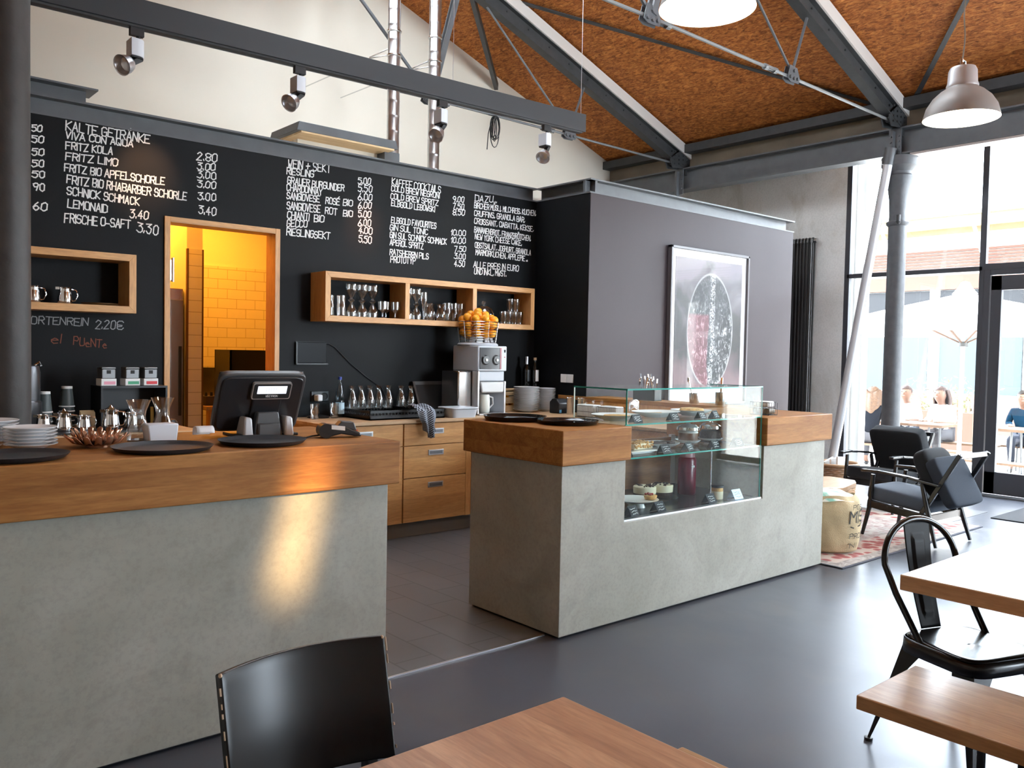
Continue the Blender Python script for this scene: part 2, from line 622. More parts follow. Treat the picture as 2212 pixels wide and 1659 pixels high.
# gable wall behind, side and end walls
gab = [(-1.6, 0), (10.5, 0), (10.5, roof_z(10.5) + 0.1), (5.2, roof_z(5.2) + 0.1), (-1.6, roof_z(-1.6) + 0.1)]
struct(MB().prism(gab, 'y', 8.9, 9.05), 'wall_back', CREAM)
struct(MB().box(-1.6, -5.1, 0, -1.5, 9.0, roof_z(-1.6) + 0.1), 'wall_left', CREAM)
m = MB().prism([(-1.6, 3.9), (10.5, 3.9), (10.5, roof_z(10.5) + 0.1), (5.2, roof_z(5.2) + 0.1), (-1.6, roof_z(-1.6) + 0.1)], 'y', -5.1, -4.95)
m.box(-1.6, -5.1, 0, 6.37, -4.95, 3.9)
m.box(8.83, -5.1, 0, 10.5, -4.95, 3.9)
struct(m, 'wall_front', CREAM)
struct(MB().box(10.25, 5.46, 0, 10.5, 8.95, roof_z(10.25) + 0.08), 'wall_right', CONC_W)
struct(MB().box(10.25, -5.0, 4.05, 10.5, 5.46, roof_z(10.25) + 0.08), 'wall_over_window', CONC_W)

# the low box with kitchen: chalkboard front, plum front
m = MB().box(-1.5, 6.25, 0, 2.10, 6.37, 2.995).box(2.94, 6.25, 0, 5.68, 6.37, 2.995).box(2.10, 6.25, 2.405, 2.94, 6.37, 2.995)
wall_board = struct(m, 'wall_chalkboard', BOARD)
struct(MB().box(5.665, 5.518, 0, 5.79, 6.25, 2.995), 'wall_return', BOARD)
struct(MB().box(5.668, 5.515, 0, 9.12, 5.64, 3.0), 'wall_plum', PURPLE)
struct(MB().box(9.0, 5.64, 0, 9.12, 8.9, 3.0), 'wall_box_end', PURPLE)
struct(MB().box(-1.5, 6.372, 3.0, 9.1, 8.9, 3.06), 'ceiling_box', CREAM)


def channel(name, pts, trim_web, flip=1):
    """steel channel over a wall head: two flanges flush with the wall face, web set back"""
    m = MB()
    (x0, y0), (x1, y1) = pts
    d = V((x1 - x0, y1 - y0, 0)).normalized()
    nrm = V((d.y, -d.x, 0)) * flip
    def slab(z0, z1, off0, off1, a=0.0, b=0.0):
        p, q = V((x0, y0, 0)) - d * a, V((x1, y1, 0)) + d * b
        c = [p - nrm * off0, q - nrm * off0, q - nrm * off1, p - nrm * off1]
        m.prism([(v.x, v.y) for v in c], 'z', z0, z1)
    slab(2.99, 3.002, -0.004, 0.12)
    slab(3.108, 3.122, -0.012, 0.12)
    slab(3.002, 3.108, 0.06, 0.09, 0, trim_web)
    return struct(m, name, STEEL)


channel('trim_1', ((-1.5, 6.25), (5.665, 6.25)), 0.0)
channel('trim_2', ((5.665, 6.25), (5.665, 5.515)), 0.0)
channel('trim_3', ((5.655, 5.515), (9.13, 5.515)), -0.08)

# kitchen behind the doorway
KT = tiles('kitchen_tile', (0.72, 0.70, 0.64), (0.42, 0.38, 0.32), 0.20, 0.10, 'xz', 0.3, 0.003, 0.03)
KT_Y = tiles('kitchen_tile_side', (0.72, 0.70, 0.64), (0.42, 0.38, 0.32), 0.20, 0.10, 'yz', 0.3, 0.003, 0.03, 0.0)
struct(MB().box(1.0, 8.6, 0, 4.4, 8.66, 2.33), 'wall_kitchen_tiled', KT)
struct(MB().box(1.0, 8.62, 2.33, 4.4, 8.7, 3.0), 'wall_kitchen_back', WHITE)
struct(MB().box(0.94, 6.37, 0, 1.0, 8.7, 3.0), 'wall_kitchen_left', WHITE)
struct(MB().box(4.4, 6.37, 0, 4.46, 8.7, 3.0), 'wall_kitchen_right', WHITE)
pil = struct(MB().box(2.66, 7.42, 0, 2.795, 8.6, 3.0), 'wall_kitchen_pier', WHITE)
struct(MB().box(2.668, 7.404, 0, 2.787, 7.42, 2.345), 'tile_facing', tiles('pier_tile', (0.75, 0.73, 0.66), (0.42, 0.38, 0.32), 0.4, 0.10, 'xz', 0.3, 0.003, 0.03, 0.0), pil)
struct(MB().box(2.655, 7.40, 0, 2.669, 7.43, 2.345).box(2.786, 7.40, 0, 2.80, 7.43, 2.345), 'corner_rail', mat('dark_corner_rail', (0.12, 0.06, 0.03), 0.5), pil)
lamp('kitchen_lamp', 'AREA', (2.72, 7.9, 2.95), 36, (1.0, 0.34, 0.022), aim=(2.72, 7.9, 0), shape='RECTANGLE', size=1.6, size_y=0.5)
lamp('kitchen_lamp_near', 'AREA', (2.1, 6.85, 2.95), 13, (1.0, 0.34, 0.022), aim=(2.8, 8.2, 1.6), shape='RECTANGLE', size=0.8, size_y=0.3)

# oak door lining
m = MB().box(2.078, 6.235, 0, 2.118, 6.40, 2.428).box(2.918, 6.235, 0, 2.958, 6.40, 2.428)
d1 = struct(m, 'door_2', OAK_LZ, bev=0.002)
struct(MB().box(2.118, 6.235, 2.388, 2.918, 6.40, 2.428), 'door_head', OAK_L, d1, bev=0.002)
struct(MB().box(2.118, 6.385, 1.985, 2.128, 6.40, 2.135).box(2.128, 6.392, 1.985, 2.185, 6.398, 2.135).cyl((2.19, 6.395, 1.975), (2.19, 6.395, 2.15), 0.012), 'hinge', STAIN, d1)
struct(MB().box(2.10, 6.405, 0.01, 2.14, 6.66, 2.38), 'door_leaf', wood('door_leaf_oak', (0.17, 0.08, 0.04), (0.27, 0.14, 0.07), 'z', 0.4), d1)

# glazed side: fixed light, entrance door, further lights towards the viewer
def win(name, y0, y1, mulls, top=4.05):
    m = MB()
    x0, x1 = 10.25, 10.32
    ys = [y0] + mulls + [y1]
    for y in ys:
        m.box(x0, y - 0.033, 0.02, x1, y + 0.033, top)
    for z0, z1 in ((0.02, 0.10), (2.522, 2.575), (top - 0.08, top)):
        m.box(x0, y0, z0, x1, y1, z1)
    f = struct(m, name, FRAME, bev=0.003)
    for a, b in zip(ys, ys[1:]):
        for z0, z1 in ((0.10, 2.522), (2.575, top - 0.08)):
            struct(MB().box(10.28, a + 0.03, z0, 10.288, b - 0.03, z1), 'pane', GLASS_W, f)
    return f


win('window_1', 3.822, 5.428, [])
win('window_2', -1.0, 1.98, [0.5])
struct(MB().box(10.25, -5.0, 0, 10.5, -1.03, 4.05), 'wall_right_near', CONC_W)
m = MB()
m.box(10.25, 1.98, 2.522, 10.32, 3.80, 2.60).box(10.25, 1.98, 3.97, 10.32, 3.80, 4.05)
m.box(10.245, 3.735, 0.02, 10.33, 3.80, 2.53).box(10.245, 1.98, 0.02, 10.33, 2.05, 2.53).box(10.245, 2.05, 2.47, 10.33, 3.735, 2.53)
dr = struct(m, 'door_1', FRAME, bev=0.003)
struct(MB().box(10.28, 2.0, 2.6, 10.288, 3.79, 3.97), 'pane', GLASS_W, dr)
for ya, yb in ((2.90, 3.725), (2.06, 2.89)):
    m = MB().box(10.255, ya, 0.025, 10.315, ya + 0.11, 2.46).box(10.255, yb - 0.11, 0.025, 10.315, yb, 2.46)
    m.box(10.255, ya, 0.025, 10.315, yb, 0.27).box(10.255, ya, 2.30, 10.315, yb, 2.46)
    struct(m, 'door_leaf', FRAME, dr, bev=0.003)
    struct(MB().box(10.28, ya + 0.1, 0.26, 10.288, yb - 0.1, 2.31), 'pane', GLASS_W, dr)
struct(MB().cyl((10.20, 3.00, 0.9), (10.20, 3.00, 1.5), 0.014).cyl((10.20, 3.00, 0.95), (10.26, 3.00, 0.95), 0.01).cyl((10.20, 3.00, 1.45), (10.26, 3.00, 1.45), 0.01), 'door_handle', STAIN, dr)
struct(MB().box(10.5, 5.33, -0.3, 10.66, 5.46, 4.1), 'wall_reveal', WHITE)
struct(MB().box(10.12, 1.9, 0.0005, 10.25, 5.46, 0.02), 'trim_threshold', STEEL)
# one glazed bay in the end wall behind the viewer
m = MB()
for x in (6.4, 7.6, 8.8):
    m.box(x - 0.035, -5.05, 0.0, x + 0.035, -4.98, 3.9)
for z in (0.04, 2.55, 3.86):
    m.box(6.4, -5.05, z - 0.04, 8.8, -4.98, z + 0.04)
f = struct(m, 'window_3', FRAME)
struct(MB().box(6.4, -5.02, 0.05, 8.8, -5.012, 3.85), 'pane', GLASS_W, f)

# chalk lettering on the chalkboard, stroke by stroke
GLY = {'A': '002640 1232', 'B': '0006 063645443303 3342413000', 'C': '4536160501103041', 'D': '0006 062645412000', 'E': '46060040 0333',
       'F': '460600 0333', 'G': '453616050110304143 23', 'H': '0006 4046 0343', 'I': '0006', 'J': '3631201001', 'K': '0006 460340', 'L': '060040',
       'M': '0006234640', 'N': '00064046', 'O': '160501103041453616', 'P': '00063645443303', 'Q': '160501103041453616 2240', 'R': '00063645443303 2340',
       'S': '453616050413334241301001', 'T': '0646 2620', 'U': '060110304146', 'V': '062046', 'W': '0610233046', 'X': '0046 0640', 'Y': '0623 4623 2320',
       'Z': '06460040', '0': '16050110203135261 6'.replace(' ', ''), '1': '041610', '2': '05162635340030', '3': '063614243331201001', '4': '260232 2420',
       '5': '36060414243331201001', '6': '2614020110203132231302', '7': '063610', '8': '13040516263534231302011020313223', '9': '34231304051626353420',
       '.': '0001', ',': '1100', '-': '0232', '+': '0343 2521', 'e': '0232231302011030', 'l': '0006', 'u': '0301102033 3330', 'n': '0003 0213233230', 't': '151120 0424'}
GLY['G'] = '45361605011030414323'
GLY['Ä'] = GLY['A'] + ' 1718 3738'
GLY['Ö'] = GLY['O'] + ' 1718 3738'
GLY['Ü'] = GLY['U'] + ' 1718 3738'
GLY['É'] = GLY['E'] + ' 2738'
GLY['€'] = GLY['C'] + ' 0333 0232'


def strokes(text, wob=0.25, rnd=random):
    """polylines of a text in units of 1/6 cap height, and its width"""
    x = 0.0
    out = []
    for ch in text:
        if ch == ' ':
            x += 2.6
            continue
        g = GLY[ch]
        wmax = 0
        dy = rnd.uniform(-wob, wob)
        for st in g.split(' '):
            p = [(int(st[i]), int(st[i + 1])) for i in range(0, len(st), 2)]
            wmax = max(wmax, max(a for a, b in p))
            out.append([(x + a + rnd.uniform(-wob, wob) + 0.08 * b, b + dy + rnd.uniform(-wob, wob)) for a, b in p])
        x += wmax + 1.3
    return out, max(x - 1.3, 1)


LAYER = itertools.cycle(range(9))          # chalk lies in very thin layers, so crossing strokes never share one plane


def ribbon(mb, pts, wd, place):
    """flat stroke along 2D pts, width wd, mapped to 3D by place(u, v)"""
    for (a, b), (c, d) in zip(pts, pts[1:]):
        L = math.hypot(c - a, d - b)
        if L < 1e-6:
            continue
        ux, uy = (c - a) / L * wd / 2, (d - b) / L * wd / 2
        q = [(a - ux + uy, b - uy - ux), (c + ux + uy, d + uy - ux), (c + ux - uy, d + uy + ux), (a - ux - uy, b - uy + ux)]
        lift = V((0, -1, 0)) * (next(LAYER) * 0.00006)
        mb._add([V(place(*p)) + lift for p in q], [(0, 1, 2, 3)])


def write(mb, text, x0, z0, x1, z1, cap, wd, place, wob=0.25):
    st, W = strokes(text, wob)
    sx, sz = (x1 - x0) / W, cap / 6.0
    for p in st:
        ribbon(mb, [(x0 + a * sx, z0 + (z1 - z0) * a / W + b * sz) for a, b in p], wd, place)


TXT = [
 [('50', 1.24, 2.872, 1.297, 2.881, 0.04),
  ('50', 1.24, 2.802, 1.308, 2.811, 0.042),
  ('50', 1.24, 2.718, 1.308, 2.728, 0.042),
  ('50', 1.24, 2.647, 1.308, 2.655, 0.042),
  ('50', 1.24, 2.576, 1.312, 2.584, 0.042),
  ('90', 1.247, 2.494, 1.311, 2.498, 0.046),
  ('60', 1.249, 2.368, 1.325, 2.369, 0.05)],
 [('KALTE GETRÄNKE', 1.439, 2.917, 1.974, 2.921, 0.058),
  ('VIVA CON AQUA', 1.439, 2.862, 1.861, 2.879, 0.043),
  ('FRITZ KOLA', 1.439, 2.794, 1.729, 2.802, 0.047),
  ('FRITZ LIMO', 1.439, 2.721, 1.763, 2.731, 0.047),
  ('FRITZ BIO APFELSCHORLE', 1.431, 2.647, 2.077, 2.645, 0.049),
  ('FRITZ BIO RHABARBER SCHORLE', 1.447, 2.569, 2.233, 2.558, 0.053),
  ('SCHNICK SCHMACK', 1.447, 2.496, 1.905, 2.481, 0.051),
  ('LEMONAID', 1.45, 2.41, 1.697, 2.402, 0.051),
  ('3.40', 1.845, 2.388, 1.967, 2.389, 0.056),
  ('FRISCHE O-SAFT', 1.431, 2.31, 1.845, 2.312, 0.056),
  ('3.30', 1.892, 2.299, 2.034, 2.287, 0.063),
  ('2.80', 2.307, 2.86, 2.456, 2.871, 0.056),
  ('3.00', 2.312, 2.792, 2.442, 2.805, 0.049),
  ('3.00', 2.313, 2.731, 2.447, 2.741, 0.049),
  ('3.00', 2.313, 2.665, 2.448, 2.67, 0.049),
  ('3.00', 2.318, 2.576, 2.448, 2.582, 0.052),
  ('3.40', 2.323, 2.478, 2.449, 2.472, 0.057)],
 [('WEIN + SEKT', 3.023, 2.917, 3.392, 2.935, 0.062),
  ('RIESLING', 3.013, 2.865, 3.242, 2.874, 0.05),
  ('GRAUER BURGUNDER', 3.019, 2.795, 3.518, 2.801, 0.05),
  ('CHARDONNAY', 3.014, 2.739, 3.318, 2.743, 0.05),
  ('SANGIOVESE', 3.015, 2.673, 3.296, 2.681, 0.05),
  ('ROSÉ', 3.354, 2.682, 3.478, 2.682, 0.05),
  ('BIO', 3.514, 2.686, 3.599, 2.69, 0.048),
  ('SANGIOVESE', 3.016, 2.593, 3.303, 2.6, 0.056),
  ('ROT', 3.349, 2.597, 3.455, 2.598, 0.052),
  ('BIO', 3.515, 2.596, 3.6, 2.601, 0.048),
  ('CHIANTI', 3.022, 2.522, 3.206, 2.526, 0.053),
  ('BIO', 3.252, 2.523, 3.338, 2.528, 0.052),
  ('GECCO', 3.017, 2.456, 3.19, 2.47, 0.053),
  ('RIESLINGSEKT', 3.018, 2.39, 3.393, 2.396, 0.053),
  ('5.00', 3.651, 2.881, 3.77, 2.892, 0.051),
  ('5.50', 3.652, 2.817, 3.783, 2.828, 0.054),
  ('6.00', 3.653, 2.747, 3.784, 2.759, 0.054),
  ('6.00', 3.654, 2.677, 3.779, 2.692, 0.054),
  ('5.00', 3.655, 2.607, 3.774, 2.616, 0.052),
  ('6.00', 3.656, 2.532, 3.775, 2.544, 0.054),
  ('4.00', 3.663, 2.474, 3.789, 2.476, 0.052),
  ('5.50', 3.664, 2.398, 3.783, 2.402, 0.056)],
 [('KAFFEE COCKTAILS', 3.981, 2.917, 4.495, 2.919, 0.057),
  ('COLD BREW NEGRONI', 3.976, 2.867, 4.482, 2.871, 0.046),
  ('COLD BREW SPRITZ', 3.97, 2.8, 4.469, 2.805, 0.046),
  ('ELBGOLD LEBOWSKI', 3.978, 2.74, 4.434, 2.743, 0.046),
  ('ELBGOLD FAVOURITES', 3.98, 2.596, 4.451, 2.598, 0.049),
  ('GIN SUL TONIC', 3.968, 2.534, 4.361, 2.534, 0.046),
  ('GIN SUL SCHNICK SCHMACK', 3.969, 2.467, 4.569, 2.465, 0.049),
  ('APEROL SPRITZ', 3.97, 2.406, 4.314, 2.403, 0.047),
  ('RATSHERRN PILS', 3.971, 2.323, 4.372, 2.317, 0.047),
  ('PROTOTYP', 3.979, 2.257, 4.234, 2.265, 0.051),
  ('9.00', 4.634, 2.858, 4.76, 2.87, 0.049),
  ('7.50', 4.635, 2.794, 4.761, 2.805, 0.049),
  ('8.50', 4.636, 2.741, 4.77, 2.752, 0.049),
  ('10.00', 4.618, 2.557, 4.782, 2.565, 0.049),
  ('10.00', 4.62, 2.487, 4.783, 2.497, 0.049),
  ('7.50', 4.658, 2.412, 4.789, 2.42, 0.049),
  ('3.00', 4.659, 2.35, 4.786, 2.349, 0.049),
  ('4.50', 4.661, 2.279, 4.78, 2.285, 0.052)],
 [('DAZU...', 4.888, 2.897, 5.146, 2.916, 0.057),
  ('BIRCHER MÜSLI, MILCHREIS, KUCHEN,', 4.882, 2.836, 5.655, 2.854, 0.048),
  ('CRUFFINS, GRANOLA BAR,', 4.883, 2.765, 5.511, 2.774, 0.048),
  ('CROISSANT, CIABATTA, KEKSE,', 4.885, 2.693, 5.625, 2.697, 0.048),
  ('BANANENBROT, FRANZBRÖTCHEN,', 4.887, 2.615, 5.593, 2.602, 0.048),
  ('NEW YORK CHEESE CAKE,', 4.896, 2.55, 5.475, 2.544, 0.048),
  ('OBSTSALAT, JOGHURT, GRANOLA', 4.898, 2.473, 5.596, 2.463, 0.048),
  ('MARMORKUCHEN, APPLEPIE ...', 4.907, 2.407, 5.555, 2.399, 0.048),
  ('ALLE PREIS IN EURO', 4.886, 2.285, 5.44, 2.295, 0.053),
  ('UND INKL. MWST.', 4.895, 2.226, 5.284, 2.23, 0.05)],
 [('ORTENREIN', 1.233, 1.629, 1.577, 1.627, 0.048),
  ('2.20€', 1.624, 1.609, 1.802, 1.61, 0.058)],
 [('el', 1.354, 1.506, 1.408, 1.503, 0.06),
  ('PUeNTe', 1.485, 1.498, 1.692, 1.477, 0.053)],
]

on_board = lambda u, v: (u, 6.2488, v)
for k, block in enumerate(TXT):
    mb = MB()
    for t, a, b, c, d, h in block:
        write(mb, t, a, b, c, d, h * 1.02, 0.0078 if k < 5 else 0.006, on_board)
    mb.done('chalk_lettering', CHALK if k < 5 else CHALK_D if k == 5 else CHALK_R, wall_board)


# ================================================================ COLUMNS, BEAM, TRUSSES
def i_beam(m, p, q, wd, ht, tw=0.012, tf=0.014, up=(0, 0, 1)):
    p, q = V(p), V(q)
    d = (q - p).normalized()
    a = d.cross(V(up)).normalized()
    u = a.cross(d)
    m.bar(p + u * (ht / 2 - tf / 2), q + u * (ht / 2 - tf / 2), wd, tf, u)
    m.bar(p - u * (ht / 2 - tf / 2), q - u * (ht / 2 - tf / 2), wd, tf, u)
    m.bar(p, q, tw, ht - 2 * tf, u)
    return m


def bolt_heads(m, pts, d, r=0.013, h=0.014):
    for p in pts:
        m.cyl(V(p), V(p) + V(d) * h, r, r, 6)


CX = 9.5
bx = thing('eaves_beam', 'grey steel beam over the columns along the glazed side', 'beam', (CX, 2.0, 3.78))
i_beam(MB(), (CX, -4.9, 3.93), (CX, 8.9, 3.93), 0.2, 0.30, 0.014, 0.018).done('girder', STEEL, bx, world=True)
MB().box(CX + 0.05, -4.9, 4.08, CX + 0.09, 8.9, 4.36).done('infill_board', mat('brown_infill_board', (0.16, 0.125, 0.085), 0.7, var=0.2, vscale=2), bx, world=True)
MB().bar((CX - 0.03, -4.9, 4.335), (CX - 0.03, 8.9, 4.335), 0.16, 0.11).done('edge_angle', STEEL_D, bx, world=True)
MB().box(CX - 0.09, -4.9, 3.755, CX + 0.09, 4.3, 3.779).done('lit_soffit_strip', mat('lit_soffit_tone', (0.45, 0.40, 0.37), 0.6), bx, world=True)  # pale strip paints outdoor light onto the flange underside

CAP = [(0.0, 0.0), (0.135, 0.0), (0.135, 0.05), (0.115, 0.09), (0.102, 0.16), (0.098, 1.0), (0.096, 2.95)]


def cast_column(loc, label, col_mat, top=3.76, up=0.0):
    t = thing('iron_column', label, 'column', loc)
    n = [(r, z) for r, z in CAP] + [(0.098, 3.02 + up)]
    MB().lathe(n + [(0.0, 3.02 + up)], 28).done('shaft', col_mat, t)
    MB().lathe([(r, z + up) for r, z in ((0.0, 3.0), (0.104, 3.0), (0.118, 3.015), (0.12, 3.04), (0.106, 3.055), (0.0, 3.055))], 28).done('collar', col_mat, t)
    MB().lathe([(r, z + up) for r, z in ((0.0, 3.05), (0.094, 3.05), (0.093, 3.15), (0.098, 3.28), (0.115, 3.42), (0.15, 3.52), (0.152, 3.55), (0.135, 3.57),
                (0.135, 3.60), (0.19, 3.66), (0.19, top), (0.0, top))], 28).done('capital', col_mat, t)
    return t


COLM = mat('column_paint', (0.08, 0.082, 0.088), 0.5, var=0.12, vscale=14, bump=0.25, bscale=22)
c1 = cast_column((CX, 4.45, 0), 'grey cast iron column with flared capital beside the slanting pole and window', COLM)
m = MB()
for a in (0.4, 3.6):
    p = V((0.11 * math.cos(a), 0.11 * math.sin(a), 3.02))
    q = V((0.24 * math.cos(a), 0.24 * math.sin(a), 3.02))
    m.cyl(p, q, 0.012).cyl(q, q + V((0, 0, 0.07)), 0.02, 0.024).cyl(q, q - V((0, 0, 0.03)), 0.03, 0.015)
m.done('cable_clamp', STEEL_D, c1)
cast_column((0.79, 4.50, 0), 'dark round iron column at the left edge behind the counter', mat('dark_column_paint', (0.042, 0.038, 0.036), 0.55, var=0.12, vscale=14, bump=0.25, bscale=22), up=0.24)
PX = 9.31
t = thing('brace_pole', 'slanting grey steel pole leaning from the column head to the floor', 'pole', (PX, 5.085, 0))
MB().cyl((PX, 5.085, 0.004), (PX, 4.478, 3.76), 0.05, 0.05, 20).done('tube', ALU_P, t, world=True)
MB().cyl((PX, 4.495, 3.66), (PX, 4.465, 3.84), 0.06, 0.06, 16).done('end_sleeve', STEEL, t, world=True)
MB().cyl((PX, 5.085, 0.0), (PX, 5.085, 0.012), 0.09, 0.09, 20).done('foot_plate', STEEL, t, world=True)

WSTRIP = mat('white_strip_paint', (0.62, 0.58, 0.54), 0.5)
THIN = mat('light_grey_rod_paint', (0.16, 0.165, 0.165), 0.5)


def rafter_pt(x, y, below=0.0):
    return V((x, y, roof_z(x) - below))


def truss(y, lab, near):
    t = thing('roof_truss', lab, 'roof truss', (CX, y, 3.9))
    MB().bar(rafter_pt(9.62, y - 0.02, 0.105), rafter_pt(5.25, y - 0.02, 0.105), 0.11, 0.13, (0.336, 0, 0.942)).done('cover_strip', WSTRIP, t, world=True)
    m = i_beam(MB(), rafter_pt(9.45, y, 0.262), rafter_pt(5.22, y, 0.262), 0.11, 0.18, 0.012, 0.014, (0.336, 0, 0.942))
    m.bar(rafter_pt(5.25, y, 0.2), rafter_pt(0.5, y, 0.2), 0.11, 0.26)
    bolt_heads(m, [rafter_pt(9.2 - k * 0.33, y - 0.012, 0.235) for k in range(12)], (0, -1, 0), 0.011)
    m.done('rafter', STEEL_D, t, world=True)
    z = 4.15
    m = MB().tube([(9.36, y, z - 0.02), (7.3, y, z)], 0.015, 8).tube([(7.2, y, z), (5.3, y, z + 0.01)], 0.015, 8).tube([(5.15, y, z + 0.01), (0.9, y, z - 0.05)], 0.015, 8)
    m.done('tie_rod', THIN if near else STEEL, t, world=True)
    for x in (5.35, 6.9):
        m = MB()
        m.cyl((x - 0.10, y, z), (x - 0.05, y, z), 0.028, 0.028, 8).cyl((x + 0.05, y, z), (x + 0.10, y, z), 0.028, 0.028, 8)
        m.bar((x - 0.06, y - 0.022, z), (x + 0.06, y - 0.022, z), 0.01, 0.024).bar((x - 0.06, y + 0.022, z), (x + 0.06, y + 0.022, z), 0.01, 0.024)
        m.done('turnbuckle', THIN if near else STEEL, t, world=True)
    for x in (7.25, 5.2):
        m = MB()
        for s in (-0.028, 0.022):
            m.prism([(x - 0.1, z - 0.03), (x - 0.05, z - 0.055), (x + 0.09, z - 0.05), (x + 0.11, z), (x + 0.06, z + 0.09), (x - 0.06, z + 0.1)], 'y', y + s, y + s + 0.006)
        bolt_heads(m, [(x - 0.06, y - 0.028, z - 0.015), (x + 0.06, y - 0.028, z - 0.015), (x, y - 0.028, z + 0.05), (x + 0.0, y - 0.028, z - 0.02)], (0, -1, 0), 0.017, 0.018)
        m.done('gusset_plate', STEEL, t, world=True)
    for p, q, r in (((7.27, z + 0.06), (7.5, roof_z(7.5) - 0.34), 0.014), ((7.22, z + 0.08), (5.95, roof_z(5.95) - 0.36), 0.012),
                    ((5.15, z + 0.08), (4.05, roof_z(4.05) - 0.3), 0.018)):
        MB().tube([(p[0], y, p[1]), (q[0], y, q[1])], r, 8).done('strut', STEEL, t, world=True)
    m = MB()
    for s in (-0.03, 0.03):
        m.bar((5.215, y + s, z + 0.03), (5.57, y + s, roof_z(5.57) - 0.33), 0.018, 0.06, (1, 0, 0))
    m.done('king_strut', STEEL, t, world=True)
    m = MB().prism([(9.72, 4.10), (9.18, 4.05), (9.12, 4.16), (9.3, 4.28), (9.45, 4.36), (9.66, 4.33)], 'y', y - 0.05, y - 0.04)
    m.prism([(9.72, 4.10), (9.18, 4.05), (9.12, 4.16), (9.3, 4.28), (9.45, 4.36), (9.66, 4.33)], 'y', y + 0.04, y + 0.05)
    bolt_heads(m, [(9.22 + 0.09 * i, y - 0.05, 4.11 + 0.055 * j + 0.01 * i) for i in range(5) for j in range(4) if i + j < 7], (0, -1, 0), 0.012)
    m.box(CX - 0.05, y - 0.05, 3.99, CX + 0.05, y + 0.05, 4.10)
    m.cyl((9.36, y, 4.13), (9.2, y, 4.13), 0.035, 0.035, 8)
    m.done('foot_plate', STEEL_D, t, world=True)
    m = MB().box(CX - 0.115, y - 0.07, 3.72, CX - 0.10, y + 0.07, 4.06).box(CX - 0.17, y - 0.006, 3.70, CX - 0.10, y + 0.006, 4.03)
    bolt_heads(m, [(CX - 0.115, y + s, 3.80 + 0.06 * k) for s in (-0.045, 0.045) for k in range(4)], (-1, 0, 0), 0.012)
    m.done('end_bracket', STEEL, t, world=True)
    return t


truss(7.45, 'dark rafter truss with pale strip behind the track light beam', False)
truss(4.46, 'dark rafter truss with pale strip ending over the tall iron column', True)


def roof_bar(p, q, lab, wd=0.05, dz=0.035):
    t = MB().bar(rafter_pt(p[0], p[1], dz), rafter_pt(q[0], q[1], dz), wd, 0.012, (0.336, 0, 0.942)).done('roof_brace', STEEL_D)
    tag(t, lab, 'brace')
    return t


roof_bar((6.35, 7.45), (9.42, 4.75), 'dark flat brace crossing the board ceiling between the two trusses')
roof_bar((9.52, 4.33), (7.7, 2.85), 'dark flat brace running up from the column head beside the silver pendant')
t = MB().bar((5.72, 7.45, 5.42), (7.26, 8.86, 5.04), 0.05, 0.09).done('gable_brace', STEEL_D)
tag(t, 'dark steel brace from the rafter down to the cream gable wall', 'brace')

# flues, hatches, channels on the low box
for x, lab in ((4.655, 'shiny steel flue pipe on the left, behind the chalkboard wall'), (5.15, 'shiny steel flue pipe on the right, nearer the board ceiling')):
    t = thing('flue_pipe', lab, 'flue pipe', (x, 7.3, 3.061), group=None)
    zt = min(roof_z(x), roof_z(x + 0.09), roof_z(x - 0.09)) - 0.03
    r = 0.062
    prof = [(r, 0.0)]
    z = 0.0
    while z < zt - 3.3:
        prof += [(r, z + 0.02), (r + 0.002, z + 0.028), (r, z + 0.036), (r, z + 0.15)]
        z += 0.15
    prof += [(r, zt - 3.06)]
    MB().lathe(prof, 24).done('pipe', GALV, t)
    for zz in (0.12, 1.36 if x < 5 else 1.42, 1.60 if x < 5 else 1.66):
        MB().lathe([(r, zz), (r + 0.012, zz + 0.006), (r + 0.012, zz + 0.02), (r, zz + 0.028)], 24).done('clamp_ring', STAIN, t)
    MB().tube([(-0.06, 0.02, 1.37), (-0.16, 0.2, 1.36), (-0.2, 1.59, 1.36)], 0.006, 6).tube([(-0.06, 0.02, 1.43), (-0.16, 0.2, 1.37)], 0.006, 6).done('stay_rod', STAIN, t)
    MB().lathe([(r, 0.0), (0.12, 0.0), (0.12, 0.02), (r + 0.01, 0.03)], 24).done('base_collar', STAIN, t)

t = thing('roof_hatch', 'grey box hatch with pale wooden underside standing above the chalkboard', 'hatch', (3.85, 6.9, 3.06))
MB().prism([(3.28, 3.33), (4.28, 3.33), (4.26, 3.405), (3.30, 3.405)], 'y', 6.62, 7.15).done('lid', STEEL, t, world=True, bev=0.004)
MB().box(3.32, 6.62, 3.315, 4.24, 7.13, 3.329).done('underside', PINE, t, world=True)
MB().box(3.4, 6.85, 3.06, 4.2, 7.15, 3.33).done('curb', CREAM, t, world=True)
MB().box(4.2, 6.72, 3.06, 4.36, 7.15, 3.325).done('side_cover', STEEL, t, world=True)
t = thing('steel_channel', 'short grey steel channel lying on the wall top beside the left column', 'steel channel', (1.1, 6.5, 3.122))
MB().box(0.2, 6.36, 3.122, 1.62, 6.60, 3.134).box(0.2, 6.36, 3.245, 1.67, 6.60, 3.257).box(0.2, 6.44, 3.134, 1.61, 6.46, 3.245).done('profile', STEEL, t, world=True)

